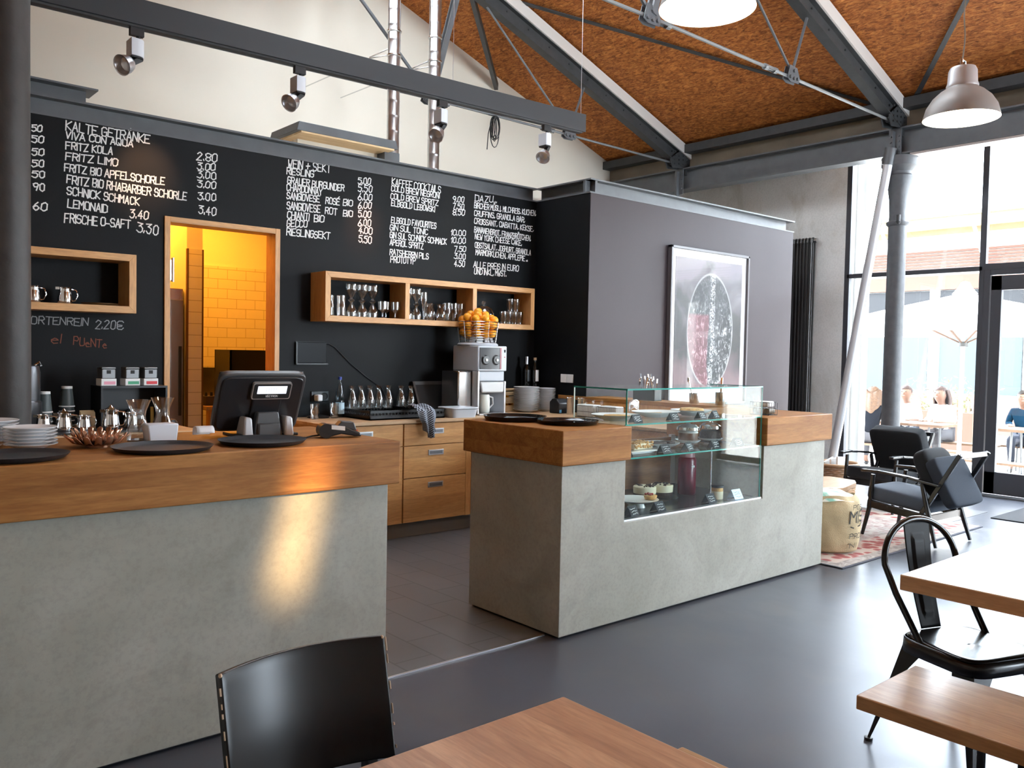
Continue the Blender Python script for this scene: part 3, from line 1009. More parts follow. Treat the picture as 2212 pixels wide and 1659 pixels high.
# ---------------------------------------------------------------- track lights
t = thing('track_light_beam', 'long grey boxed lighting beam hanging in front of the gable', 'lighting beam', (3.3, 5.5, 3.5))
dz = 0.0155
zt = lambda x: 3.603 + dz * (x - 1.65)
MB().prism([(0.6, zt(0.6)), (5.53, zt(5.53)), (5.53, zt(5.53) - 0.155), (0.6, zt(0.6) - 0.155)], 'y', 5.46, 5.54).done('casing', mat('beam_casing_paint', (0.026, 0.028, 0.031), 0.5), t, world=True, bev=0.002)
MB().prism([(0.6, zt(0.6) - 0.155), (5.5, zt(5.5) - 0.155), (5.5, zt(5.5) - 0.168), (0.6, zt(0.6) - 0.168)], 'y', 5.475, 5.525).done('track', STEEL_D, t, world=True)
for x, y2 in ((4.06, 5.5), (5.5, 5.5)):
    MB().tube([(x, 5.5, zt(x)), (x, 5.5, roof_z(x) if x > 5.2 else roof_z(5.1))], 0.0022, 5).done('suspension_wire', ALU, t, world=True)


def spot(x, tilt, turn, lab):
    zb = zt(x) - 0.168
    t = thing('track_spotlight', lab, 'spotlight', (x, 5.5, zb), group='silver spotlights under the lighting beam')
    MB().box(-0.05, -0.018, -0.05, 0.03, 0.018, 0.0).cyl((0, 0, -0.05), (0, 0, -0.075), 0.014, 0.014, 12).done('adapter', PLAST_B, t)
    m = MB()
    pts = [(0.052 * math.cos(a), 0.052 * math.sin(a)) for a in [PI / 2 + i * PI / 10 for i in range(11)]]
    pts = [(-p[0] - 0.02, p[1]) for p in pts] + [(-0.055, -0.052), (-0.055, 0.052)]
    m.prism(pts, 'z', -0.18, -0.075)
    m.done('driver_box', mat('spot_white', (0.66, 0.68, 0.72), 0.35), t, bev=0.003)
    MB().prism([(p[0] * 0.9, p[1] * 0.9) for p in pts], 'z', -0.19, -0.18).done('box_base', PLAST_B, t)
    dirv = V((math.cos(turn) * math.cos(tilt), math.sin(turn) * math.cos(tilt), -math.sin(tilt)))
    c = V((0.0, 0, -0.20)) + dirv * 0.05
    MB().bar((0.01, 0, -0.185), tuple(c), 0.035, 0.03).done('arm', STEEL_D, t)
    q = dirv.to_track_quat('Z', 'Y').to_matrix()
    MB().lathe([(0.0, 0.0), (0.025, 0.002), (0.043, 0.022), (0.055, 0.05), (0.058, 0.085), (0.062, 0.088), (0.055, 0.086), (0.04, 0.05), (0.0, 0.03)], 20, c, q).done('reflector_head', ALU, t)
    return t


spot(1.67, 0.45, 3.6, 'leftmost silver spotlight under the beam, next to the dark column')
spot(2.75, 0.6, 3.5, 'second silver spotlight from the left under the beam')
spot(3.97, 0.75, 3.5, 'silver spotlight in front of the right steel flue pipe')
spot(5.09, 0.8, 3.6, 'rightmost silver spotlight, near the end of the lighting beam')
lamp('spot_beam', 'SPOT', (2.1, 5.3, 3.25), 45, (1.0, 0.55, 0.28), aim=(1.95, 6.25, 2.68), spot_size=0.5, spot_blend=1.0, shadow_soft_size=0.03)
lamp('spot_beam_right', 'SPOT', (3.9, 5.35, 3.15), 35, (1.0, 0.45, 0.22), aim=(3.72, 6.25, 2.52), spot_size=0.4, spot_blend=1.0, shadow_soft_size=0.03)

pts = []
rc = random.Random(4)
for k in range(7):
    rw, hh = rc.uniform(0.02, 0.05), rc.uniform(0.16, 0.28)
    for i in range(16):
        a = 2 * PI * i / 16
        pts.append((4.5 + rw * math.sin(a) + 0.012 * math.sin(k * 2), 5.5 + 0.006 * (k - 3), 3.455 - hh / 2 + hh / 2 * math.cos(a)))
pts = [(4.43, 5.5, 3.452)] + pts + [(4.43, 5.5, 3.3), (4.42, 5.5, 3.17)]
tag(MB().tube(pts, 0.004, 5).done('cable_coil', PLAST_B), 'coiled black cable hanging from the lighting beam', 'cable')

# low sun finding its way through a gap behind the viewer: a narrow warm streak on the left counter front
_b = lamp('sun_streak', 'AREA', (1.1, -1.6, 2.7), 0.46, (1.0, 0.62, 0.26), aim=(1.59, 3.12, 0.82), shape='RECTANGLE', size=0.075, size_y=0.56, spread=math.radians(3.6))
_b.rotation_euler = ((V((1.59, 3.12, 0.82)) - V((1.1, -1.6, 2.7))).to_track_quat('-Z', 'Y') @ Quaternion((0, 0, 1), math.radians(-14))).to_euler()
# ---------------------------------------------------------------- pendants
GLOW = mat('lamp_inside', (0.9, 0.88, 0.82), 0.5, emit=(1.0, 0.90, 0.72), estr=5.0)


def pendant(loc, lab, r=0.183):
    t = thing('pendant_lamp', lab, 'pendant lamp', loc, group='silver factory pendants')
    s = r / 0.183
    MB().lathe([(a * s, b * s) for a, b in ((0.183, 0.0), (0.181, 0.012), (0.168, 0.06), (0.14, 0.105), (0.105, 0.138), (0.078, 0.155), (0.074, 0.163))], 40).done('shade', mat('pendant_grey', (0.36, 0.345, 0.325), 0.45, 0.15), t)
    MB().lathe([(a * s, b * s) for a, b in ((0.1815, 0.0005), (0.178, 0.012), (0.165, 0.058), (0.137, 0.102), (0.10, 0.134), (0.03, 0.15), (0.0, 0.15))], 40).done('inner_reflector', GLOW, t)
    MB().ball((0, 0, 0.075 * s), 0.045 * s, 16).done('bulb', mat('bulb_glow', (1, 1, 1), 0.5, emit=(1.0, 0.92, 0.78), estr=12.0), t)
    MB().lathe([(a * s, b * s) for a, b in ((0.0, 0.155), (0.076, 0.158), (0.077, 0.17), (0.071, 0.185), (0.068, 0.245), (0.060, 0.262), (0.0, 0.264))], 32).done('lamp_housing', mat('housing_silver', (0.62, 0.62, 0.63), 0.38, 0.35), t)
    MB().tube([(-0.025 * s, 0, 0.262 * s), (-0.022 * s, 0, 0.30 * s), (0.022 * s, 0, 0.30 * s), (0.025 * s, 0, 0.262 * s)], 0.006, 8).done('hanger', STAIN, t)
    top = roof_z(loc[0]) - loc[2]
    n = 60
    MB().tube([(0.004 * math.sin(i * 1.1), 0.004 * math.cos(i * 1.1), 0.30 * s + (top - 0.3 * s) * i / n) for i in range(n + 1)], 0.0035, 6).done('cord', mat('pendant_cord', (0.30, 0.24, 0.18), 0.6), t)
    return t


pendant((4.66, 1.87, 2.76), 'silver factory pendant lamp hanging whole in front of the glazed wall')
pendant((2.70, 2.03, 2.83), 'glowing pendant lamp cut off at the top edge of the photo')


# ================================================================ COUNTERS, CABINETS, SHELVES
NTH = 'first second third fourth fifth sixth seventh eighth ninth tenth eleventh twelfth thirteenth fourteenth fifteenth sixteenth seventeenth eighteenth nineteenth twentieth'.split()


def lr(i, n):
    """place in a row, counted from the left"""
    if i == 0:
        return 'leftmost'
    if i == n - 1:
        return 'rightmost'
    return 'middle' if n == 3 else NTH[i] + ' from left'


CT = 1.105
WT = 0.95
t = thing('service_counter', 'long concrete counter with thick oak top on the left, carrying the till', 'counter', (0.4, 3.5, 0.004))
MB().box(-1.45, 3.145, 0.016, 2.005, 3.90, 0.915).done('concrete_base', CONC, t, world=True, bev=0.003)
MB().box(-1.45, 3.165, 0.0045, 1.985, 3.88, 0.016).done('plinth', INK, t, world=True)
MB().box(-1.45, 3.11, 0.919, 2.045, 3.945, CT).done('oak_top', OAK, t, world=True, bev=0.005)
t = thing('display_counter', 'concrete island counter with oak end blocks and a notch for the glass case', 'counter', (4.4, 3.5, 0.004))
MB().prism([(3.06, 0.016), (5.694, 0.016), (5.694, 0.915), (4.917, 0.915), (4.917, 0.565), (3.553, 0.565), (3.553, 0.915), (3.06, 0.915)], 'y', 3.14, 3.905).done('concrete_base', CONC, t, world=True, bev=0.003)
MB().box(3.08, 3.16, 0.0045, 5.675, 3.885, 0.016).done('plinth', INK, t, world=True)
MB().box(3.03, 3.108, 0.919, 3.562, 3.945, CT).done('oak_top', OAK, t, world=True, bev=0.005)
MB().box(4.90, 3.108, 0.919, 5.735, 3.945, CT).done('oak_top', OAK, t, world=True, bev=0.005)

# glass display case standing in the notch
t = thing('display_case', 'glass cake display case with two glass shelves set into the island counter', 'display case', (4.235, 3.5, 0.5655))
MB().box(3.558, 3.15, 0.566, 4.912, 3.88, 0.574).done('base_plate', mat('case_floor', (0.03, 0.03, 0.032), 0.25), t, world=True)
MB().box(3.558, 3.146, 0.566, 4.912, 3.185, 0.577).done('front_sill', ALU, t, world=True)
MB().box(3.558, 3.868, 0.576, 4.86, 3.888, 0.915).done('oak_back', wood('case_back_oak', (0.20, 0.09, 0.035), (0.30, 0.15, 0.06), 'x', 0.4), t, world=True)
MB().box(4.86, 3.866, 0.576, 4.912, 3.89, 0.93).done('back_post', ALU_P, t, world=True)
MB().box(3.564, 3.150, 0.578, 4.898, 3.158, 1.302).done('front_pane', GLASS_C, t, world=True)
MB().box(3.564, 3.150, 1.302, 4.898, 3.57, 1.310).done('top_pane', GLASS_C, t, world=True)
for x in (3.564, 4.89):
    MB().box(x, 3.158, 1.112, x + 0.008, 3.57, 1.302).done('side_pane', GLASS_C, t, world=True)
for z, yb in ((1.102, 3.66), (0.912, 3.57)):
    sh = MB().box(3.564, 3.162, z, 4.896, yb, z + 0.008).done('glass_shelf', GLASS_C, t, world=True)
    MB().box(3.564, 3.159, z, 4.896, 3.163, z + 0.0085).done('shelf_edge', GLASS_E, t, world=True)
e = MB().box(3.564, 3.148, 1.302, 4.898, 3.151, 1.311).box(3.5625, 3.15, 1.302, 3.565, 3.57, 1.311).box(4.897, 3.15, 1.302, 4.8995, 3.57, 1.311)
e.done('top_edge', GLASS_E, t, world=True)
MB().box(3.5625, 3.149, 1.11, 3.565, 3.158, 1.302).done('front_edge', GLASS_E, t, world=True)
MB().box(4.896, 3.149, 0.578, 4.8985, 3.158, 1.302).done('front_edge', GLASS_E, t, world=True)
MB().box(3.564, 3.568, 1.112, 3.572, 3.571, 1.302).done('rear_edge', mat('bright_glass_edge', (0.75, 0.82, 0.80), 0.2), t, world=True)
for x in (3.62, 4.84):
    MB().cyl((x, 3.5, 0.574), (x, 3.5, 0.912), 0.006, 0.006, 8).done('shelf_stand', CHROME, t, world=True)


def cabinet(x0, x1, label, doors, end=0.0):
    t = thing('base_cabinet', label, 'cabinet', ((x0 + x1) / 2, 5.9, 0.005))
    MB().box(x0 + 0.004, 5.622, 0.128, x1 - 0.002, 6.24, 0.922).done('carcass', OAK_LZ, t, world=True)
    MB().box(x0, 5.665, 0.005, x1, 5.70, 0.128).done('toe_kick', mat('toe_kick_grey', (0.24, 0.24, 0.245), 0.5), t, world=True)
    for a, b, z0, z1, h in doors:
        if h is not None:
            o = MB().box(a + 0.003, 5.60, z0, b - 0.003, 5.62, z1).done('drawer', OAK_L, t, world=True, bev=0.0015)
            o2 = MB().box((a + b) / 2 - 0.075, 5.5945, z1 - h - 0.024, (a + b) / 2 + 0.075, 5.6005, z1 - h + 0.02).done('handle', ALU, None, bev=0.0015)
            o2.data.transform(Matrix.Translation(-V(t.location)))
            o2.parent = o
            o3 = MB().box((a + b) / 2 - 0.062, 5.593, z1 - h - 0.014, (a + b) / 2 + 0.062, 5.5948, z1 - h + 0.010).done('handle_recess', mat('pull_recess', (0.25, 0.26, 0.28), 0.35, 0.8), None)
            o3.data.transform(Matrix.Translation(-V(t.location)))
            o3.parent = o
        else:
            MB().box(a + 0.003, 5.60, z0, b - 0.003, 5.62, z1).done('door', OAK_L, t, world=True, bev=0.0015)
    if end:
        MB().box(x1 - end, 5.60, 0.13, x1, 5.622, 0.74).done('end_panel', OAK_LZ, t, world=True)
    return t


cabinet(3.71, 4.385, 'oak base cabinet with three drawers seen between the two counters', [(3.712, 4.335, 0.747, 0.918, 0.062), (3.712, 4.335, 0.486, 0.741, 0.058), (3.712, 4.335, 0.132, 0.480, 0.058)], 0.05)
cabinet(3.0, 3.71, 'oak base cabinet with one drawer, mostly behind the left counter end', [(3.0, 3.706, 0.747, 0.918, 0.062), (3.0, 3.706, 0.132, 0.741, None)])
cabinet(4.385, 5.04, 'oak base cabinet hidden behind the island, right of the three drawers', [(4.39, 5.035, 0.747, 0.918, 0.062), (4.39, 5.035, 0.132, 0.741, None)])
tag(MB().prism([(2.985, 5.575), (5.0, 5.575), (5.0, 3.97), (5.655, 3.97), (5.655, 6.245), (2.985, 6.245)], 'z', 0.924, WT).done('worktop', OAK_TOP, bev=0.003),
    'pale oak worktop under the glass shelf, carrying the juicer and carafes', 'worktop')
t = thing('base_cabinet', 'oak cabinet closing the bar on the right, seen through the glass case', 'cabinet', (5.3, 4.7, 0.005))
MB().box(5.03, 3.98, 0.128, 5.65, 5.56, 0.922).done('carcass', OAK_L, t, world=True)
MB().box(5.08, 3.98, 0.005, 5.65, 5.56, 0.128).done('toe_kick', INK, t, world=True)
for k in range(3):
    MB().box(5.012, 4.0 + k * 0.52, 0.135, 5.03, 4.51 + k * 0.52, 0.918).done('door', OAK_L, t, world=True, bev=0.0015)
t = thing('bar_ledge', 'narrow raised oak ledge running from the plum wall to the island', 'ledge', (5.8, 4.7, 0.0))
MB().prism([(5.66, 3.96), (5.95, 3.96), (5.95, 5.51), (5.664, 5.51), (5.664, 5.88), (5.655, 5.88), (5.655, 3.96)], 'z', 1.07, 1.105).done('board', OAK_Y, t, world=True, bev=0.002)
MB().box(5.66, 3.96, 0.0, 5.70, 5.51, 1.07).done('back_panel', OAK_LZ, t, world=True)

# left cabinet and worktop beside the doorway
t = thing('base_cabinet', 'oak cabinet left of the doorway, holding the steel pitchers and tea tins', 'cabinet', (0.6, 5.85, 0.005))
MB().box(-1.2, 5.47, 0.128, 2.02, 6.24, 0.922).done('carcass', OAK_LZ, t, world=True)
MB().box(-1.2, 5.53, 0.005, 2.0, 5.56, 0.128).done('toe_kick', INK, t, world=True)
MB().box(2.02, 5.455, 0.135, 2.035, 6.2, 0.918).done('end_panel', OAK_L, t, world=True)
for k in range(4):
    MB().box(-0.6 + k * 0.655, 5.452, 0.135, 0.045 + k * 0.655, 5.47, 0.915).done('door', OAK_L, t, world=True, bev=0.0015)
tag(MB().box(-1.2, 5.42, 0.924, 2.05, 6.245, WT + 0.012).done('worktop', OAK_TOP, bev=0.003), 'oak worktop left of the doorway under the tea tins', 'worktop')
LW = WT + 0.012


def wall_shelf(x0, x1, z0, z1, divs, label):
    t = thing('wall_shelf', label, 'shelf', ((x0 + x1) / 2, 6.24, z0))
    y0, y1, th = 6.0, 6.247, 0.046
    MB().prism([(x0, z0), (x1, z0), (x1 - th, z0 + th), (x0 + th, z0 + th)], 'y', y0, y1).done('bottom_board', OAK_L, t, world=True, bev=0.0015)
    MB().prism([(x0, z1), (x1, z1), (x1 - th, z1 - th), (x0 + th, z1 - th)], 'y', y0, y1).done('top_board', OAK_L, t, world=True, bev=0.0015)
    for a, b in ((x0, x0 + th), (x1, x1 - th)):
        MB().prism([(a, z0), (a, z1), (b, z1 - th), (b, z0 + th)], 'y', y0, y1).done('side_board', OAK_LZ, t, world=True, bev=0.0015)
    for x in divs:
        MB().box(x - 0.022, y0 + 0.002, z0 + th, x + 0.022, y1, z1 - th).done('divider', OAK_LZ, t, world=True, bev=0.0015)
    return t


wall_shelf(3.227, 5.435, 1.72, 2.112, (3.995, 4.715), 'long oak box shelf with three compartments of glasses on the chalkboard')
wall_shelf(-0.5, 1.815, 1.715, 2.108, (), 'oak box shelf with steel pitchers at the far left')
SB = 1.7665


# ================================================================ GLASSES, CROCKERY, BAR GOODS
def vessel(prof, th=0.0025):
    """outer profile (r, z) from the base centre up to the rim, closed with an inner wall"""
    inner = [(max(r - th, 0.0), max(z, prof[0][1] + 0.006)) for r, z in prof[1:]][::-1]
    inner = [p for p in inner if p[0] > 0.003]
    return prof + inner + [(0.0, inner[-1][1])]


P_TUMB = [(0.0, 0), (0.029, 0), (0.031, 0.006), (0.030, 0.04), (0.036, 0.05), (0.038, 0.12)]
P_TALL = [(0.0, 0), (0.034, 0), (0.036, 0.008), (0.037, 0.09), (0.034, 0.10), (0.038, 0.165)]
P_TULIP = [(0.0, 0), (0.027, 0), (0.028, 0.004), (0.014, 0.016), (0.013, 0.022), (0.028, 0.045), (0.043, 0.075), (0.046, 0.10), (0.043, 0.132)]
P_FLUTE = [(0.0, 0), (0.034, 0), (0.034, 0.003), (0.008, 0.010), (0.0045, 0.02), (0.0045, 0.11), (0.02, 0.135), (0.031, 0.17), (0.031, 0.24)]
P_GOB = [(0.0, 0), (0.033, 0), (0.033, 0.003), (0.009, 0.012), (0.007, 0.045), (0.02, 0.06), (0.038, 0.075), (0.040, 0.14)]
P_LIP = [(0.0, 0), (0.034, 0), (0.042, 0.02), (0.046, 0.06), (0.034, 0.10), (0.028, 0.12), (0.042, 0.15)]
P_CAR = [(0.0, 0), (0.039, 0), (0.0415, 0.006), (0.0415, 0.055), (0.0385, 0.08), (0.027, 0.12), (0.0185, 0.148), (0.018, 0.16), (0.021, 0.175), (0.028, 0.19)]
P_CAR2 = [(0.0, 0), (0.046, 0), (0.048, 0.006), (0.044, 0.05), (0.030, 0.085), (0.026, 0.10), (0.030, 0.125), (0.048, 0.17)]
PROTO = {}


def glassware(name, prof, loc, label, cat='glass', group=None, flip=False, m=GLASS, n=20):
    key = (name, id(prof))
    if key not in PROTO:
        o = MB().lathe(vessel(prof), n).done(name, m)
        PROTO[key] = o
    else:
        o = PROTO[key].copy()
        COL.objects.link(o)
    o.location = loc
    o.rotation_euler = (0, 0, 0)
    if flip:
        o.rotation_euler = (PI, 0, 0)
        o.location.z += prof[-1][1]
    return tag(o, label, cat, group)


LC, MC, RC = 'left compartment of the long shelf', 'middle compartment of the long shelf', 'right compartment of the long shelf'
G1 = 'glasses on the long oak shelf'
for i, x in enumerate((3.33, 3.405)):
    glassware('tall_tumbler', P_TALL, (x, 6.12 - 0.05 * i, SB), f'{"left" if i == 0 else "right"} one of two tall tumblers at the left end of the long shelf', group=G1)
for i, x in enumerate((3.515, 3.615, 3.715)):
    glassware('tulip_glass', P_TULIP, (x, 6.1, SB), f'{lr(i, 3)} upturned tulip glass of the lower row in the {LC}', group=G1, flip=True)
    glassware('tulip_glass', P_TULIP, (x, 6.1, SB + 0.1335), f'{lr(i, 3)} upright tulip glass stacked on top in the {LC}', group=G1)
for i, x in enumerate((3.80, 3.87, 3.925)):
    glassware('short_goblet', P_GOB, (x, 6.08 + 0.06 * (i % 2), SB), f'{lr(i, 3)} short stemmed goblet in the {LC}', group=G1)
for i, x in enumerate((4.06, 4.15)):
    glassware('tulip_glass', P_TULIP, (x, 6.1, SB), f'{("left", "right")[i]} upturned tulip glass below in the {MC}', group=G1, flip=True)
    glassware('tulip_glass', P_TULIP, (x, 6.1, SB + 0.1335), f'{("left", "right")[i]} tulip glass stacked upright in the {MC}', group=G1)
glassware('flute_glass', P_FLUTE, (4.215, 6.08, SB), f'tall thin-stemmed flute glass in the {MC}', group=G1)
for i, x in enumerate((4.275, 4.345, 4.41)):
    glassware('flared_glass', P_LIP, (x, 6.1 + 0.06 * (i % 2), SB), f'{lr(i, 3)} round-bellied glass with flared lip in the {MC}', group=G1)
for i, x in enumerate((4.50, 4.575, 4.65)):
    glassware('tall_tumbler', P_TALL, (x, 6.13, SB), f'{lr(i, 3)} tall tumbler beside the right divider in the {MC}', group=G1)
for i, x in enumerate((5.15, 5.215, 5.285, 5.35)):
    glassware('shot_tumbler', P_TUMB, (x, 6.12, SB), f'{lr(i, 4)} small bottom-row tumbler in the {RC}', group=G1)
for i, x in enumerate((5.235, 5.305)):
    glassware('shot_tumbler', P_TUMB, (x, 6.12, SB + 0.121), f'{("left", "right")[i]} small top tumbler in the {RC}', group=G1)
t = thing('cake_dome', 'clear glass cake dome with round knob in the right compartment', 'cake dome', (4.91, 6.12, SB))
MB().lathe([(0.10, 0.0), (0.10, 0.08), (0.085, 0.13), (0.05, 0.155), (0.0, 0.16), (0.0, 0.157), (0.048, 0.152), (0.082, 0.127), (0.097, 0.08), (0.097, 0.0)], 28).done('dome', GLASS, t)
MB().lathe([(0.008, 0.158), (0.008, 0.168), (0.018, 0.178), (0.022, 0.19), (0.016, 0.203), (0.0, 0.208)], 16).done('knob', GLASS, t)

# steel pitchers
def pitcher(loc, label, s=1.0, rz=0.0, lid=False):
    t = thing('steel_pitcher', label, 'pitcher', loc, rz, 'stainless steel pitchers')
    prof = [(0.0, 0), (0.043, 0), (0.046, 0.006), (0.046, 0.03), (0.038, 0.08), (0.036, 0.10), (0.040, 0.112), (0.036, 0.11), (0.034, 0.08), (0.0, 0.02)]
    m = MB().lathe([(r * s, z * s) for r, z in prof], 24)
    m.done('body', CHROME, t)
    MB().tube([(0.038 * s, 0, 0.1 * s), (0.07 * s, 0, 0.095 * s), (0.08 * s, 0, 0.06 * s), (0.065 * s, 0, 0.025 * s), (0.046 * s, 0, 0.02 * s)], 0.0045 * s, 8).done('handle', CHROME, t)
    MB().prism([(-0.036 * s, -0.014 * s), (-0.058 * s, 0), (-0.036 * s, 0.014 * s)], 'z', 0.096 * s, 0.113 * s).done('spout', CHROME, t)
    if lid:
        MB().lathe([(0.0, 0.14 * s), (0.006, 0.138 * s), (0.01, 0.13 * s), (0.02, 0.122 * s), (0.038 * s, 0.113 * s), (0.0, 0.112 * s)], 20).done('lid', CHROME, t)
    return t


pitcher((1.215, 6.1, 1.762), 'steel pitcher at the far left of the left oak shelf', 0.95)
pitcher((1.40, 6.1, 1.762), 'steel pitcher beside the flat tray on the left oak shelf', 0.95)
tag(MB().lathe([(0.0, 0), (0.10, 0.0), (0.118, 0.012), (0.12, 0.014), (0.10, 0.006), (0.0, 0.004)], 32, (1.62, 6.115, 1.762)).done('round_steel_tray', STAIN), 'flat round steel tray lying on the left oak shelf', 'tray')

# plates, stacked
P_PLATE = [(0.0, 0.0), (0.055, 0.0), (0.058, 0.004), (0.105, 0.016), (0.125, 0.021), (0.126, 0.0235), (0.105, 0.0195), (0.058, 0.008), (0.0, 0.006)]


def plate_stack(loc, n, label, group, s=1.0, dz=0.0118, jit=0.002):
    for i in range(n):
        if 'plate' not in PROTO:
            o = PROTO['plate'] = MB().lathe(P_PLATE, 40).done('plate', PORC)
        else:
            o = PROTO['plate'].copy()
            COL.objects.link(o)
        o.location = (loc[0] + random.uniform(-jit, jit), loc[1] + random.uniform(-jit, jit), loc[2] + i * dz)
        o.scale = (s, s, 1.0)
        pos = 'bottom' if i == 0 else 'top' if i == n - 1 else NTH[i]
        tail = ' from the bottom' if 0 < i < n - 1 else ''
        tag(o, f'white plate, {pos}{tail} of {label}', 'plate', group)


plate_stack((5.265, 5.90, WT), 19, 'the tall stack beside the juicer', 'plates in the tall stack by the juicer', 0.97)
plate_stack((5.545, 5.925, WT), 18, 'the right stack behind the printer', 'plates in the right stack behind the printer', 0.70, 0.0115)
plate_stack((0.70, 3.56, CT), 6, 'the front stack on the left counter', 'plates in the front stack on the left counter', 0.72, 0.0125)
plate_stack((0.60, 3.78, CT), 7, 'the rear stack on the left counter', 'plates in the rear stack on the left counter', 0.82, 0.0125)
plate_stack((0.48, 3.52, CT), 4, 'the low stack at the photo edge', 'plates in the low stack at the photo edge', 0.70, 0.0125)

# round black trays
def tray(loc, r, label, lift=0.0, rim=0.018, rx=0.0, m=RUBB):
    prof = [(0.0, 0.0), (r - 0.03, 0.0), (r - 0.012, 0.006), (r, rim), (r + 0.002, rim + 0.002), (r - 0.004, rim + 0.001), (r - 0.016, 0.010), (r - 0.032, 0.006), (0.0, 0.006)]
    o = MB().lathe(prof, 56).done('serving_tray', m)
    o.location = loc
    o.rotation_euler = (rx, 0, 0)
    return tag(o, label, 'tray', 'round black serving trays')


tray((0.60, 3.28, CT), 0.165, 'round black tray at the left photo edge, in front of the plates')
tray((1.09, 3.28, CT), 0.180, 'round black tray with coppery glint in front of the till, left one')
tray((1.50, 3.31, CT), 0.175, 'round black tray right under the till foot')
SHINY = mat('shiny_black_tray', (0.008, 0.008, 0.009), 0.1)
tray((3.25, 3.74, CT), 0.185, 'round shiny black tray at the rear of the island oak block', rim=0.026, m=SHINY)
tray((3.35, 3.40, CT), 0.175, 'round shiny black tray at the front of the island oak block', rim=0.022, m=SHINY)

# carafes on the dishwasher rack and behind it
for i, x in enumerate((3.55, 3.635, 3.72, 3.805, 3.90)):
    glassware('small_carafe', P_CAR, (x, 6.13, 1.012), f'{lr(i, 5)} glass carafe of the five behind the black rack', 'carafe', 'carafes on the worktop')
for i, x in enumerate((4.035, 4.125)):
    glassware('small_carafe', P_CAR, (x, 6.14 - 0.015 * i, 1.006), f'{("left", "right")[i]} one of two carafes beside the leaning dark board', 'carafe', 'carafes on the worktop')


def rack(x0, x1, y0, y1, z, label, h=0.085):
    t = thing('dish_rack', label, 'dish rack', ((x0 + x1) / 2, (y0 + y1) / 2, z), group='black dishwasher racks')
    m = MB()
    for a, b, c, d in ((x0, y0, x1, y0 + 0.008), (x0, y1 - 0.008, x1, y1), (x0, y0, x0 + 0.008, y1), (x1 - 0.008, y0, x1, y1)):
        m.box(a, b, z, c, d, z + 0.035).box(a, b, z + h - 0.02, c, d, z + h)
    m.done('frame', PLAST_B, t, world=True)
    m = MB()
    k = int((x1 - x0) / 0.03)
    for i in range(k):
        xa = x0 + (x1 - x0) * i / k
        for yy in (y0 + 0.004, y1 - 0.004):
            m.bar((xa, yy, z + 0.03), (xa + 0.03, yy, z + h - 0.01), 0.004, 0.006, (0, 1, 0)).bar((xa + 0.03, yy, z + 0.03), (xa, yy, z + h - 0.01), 0.004, 0.006, (0, 1, 0))
    k = int((y1 - y0) / 0.03)
    for i in range(k):
        ya = y0 + (y1 - y0) * i / k
        for xx in (x0 + 0.004, x1 - 0.004):
            m.bar((xx, ya, z + 0.03), (xx, ya + 0.03, z + h - 0.01), 0.004, 0.006, (1, 0, 0)).bar((xx, ya + 0.03, z + 0.03), (xx, ya, z + h - 0.01), 0.004, 0.006, (1, 0, 0))
    m.done('lattice', PLAST_B, t, world=True)
    MB().box(x0, y0, z, x1, y1, z + 0.012).done('grid_floor', PLAST_B, t, world=True)
    return t


rack(3.46, 3.985, 5.70, 6.22, WT, 'black dishwasher rack with the checked cloth over its corner, left one', 0.075)
tag(MB().box(3.992, 6.072, WT, 4.175, 6.19, 1.005).done('folded_towel', mat('dark_towel', (0.02, 0.02, 0.022), 0.9)), 'dark block under the two right carafes', 'block')
rack(3.995, 4.165, 5.68, 6.05, WT, 'narrow black rack between the cloth and the grey tub', 0.075)
t = thing('plastic_tub', 'pale grey plastic tub with lid next to the juicer', 'tub', (4.325, 5.705, WT))
mb = MB().grid(lambda u, v: V((math.copysign(abs(math.cos(2 * PI * u)) ** 0.35, math.cos(2 * PI * u)) * (0.125 + 0.015 * v), math.copysign(abs(math.sin(2 * PI * u)) ** 0.35, math.sin(2 * PI * u)) * (0.10 + 0.012 * v), 0.07 * v)), 40, 4, True)
mb.box(-0.11, -0.09, 0.0, 0.11, 0.09, 0.004)
mb.done('tub_body', PLAST_G, t)
MB().prism([(math.copysign(abs(math.cos(a)) ** 0.3, math.cos(a)) * 0.148, math.copysign(abs(math.sin(a)) ** 0.3, math.sin(a)) * 0.118) for a in [2 * PI * i / 40 for i in range(40)]], 'z', 0.072, 0.085).done('lid', PLAST_G, t, bev=0.004)
# leaning dark framed board
t = thing('leaning_board', 'dark framed board leaning against the chalkboard beside the juicer', 'board', (4.4, 6.11, WT))
MB().bar((4.21, 6.10, WT + 0.01), (4.21, 6.225, 1.225), 0.03, 0.02, (1, 0, 0)).bar((4.2, 6.222, 1.215), (4.62, 6.222, 1.215), 0.02, 0.03).done('frame', mat('board_frame', (0.07, 0.06, 0.055), 0.4), t, world=True)
MB().prism([(6.105, WT), (6.12, WT), (6.24, 1.21), (6.225, 1.21)], 'x', 4.22, 4.62).done('panel', PLAST_B, t, world=True)
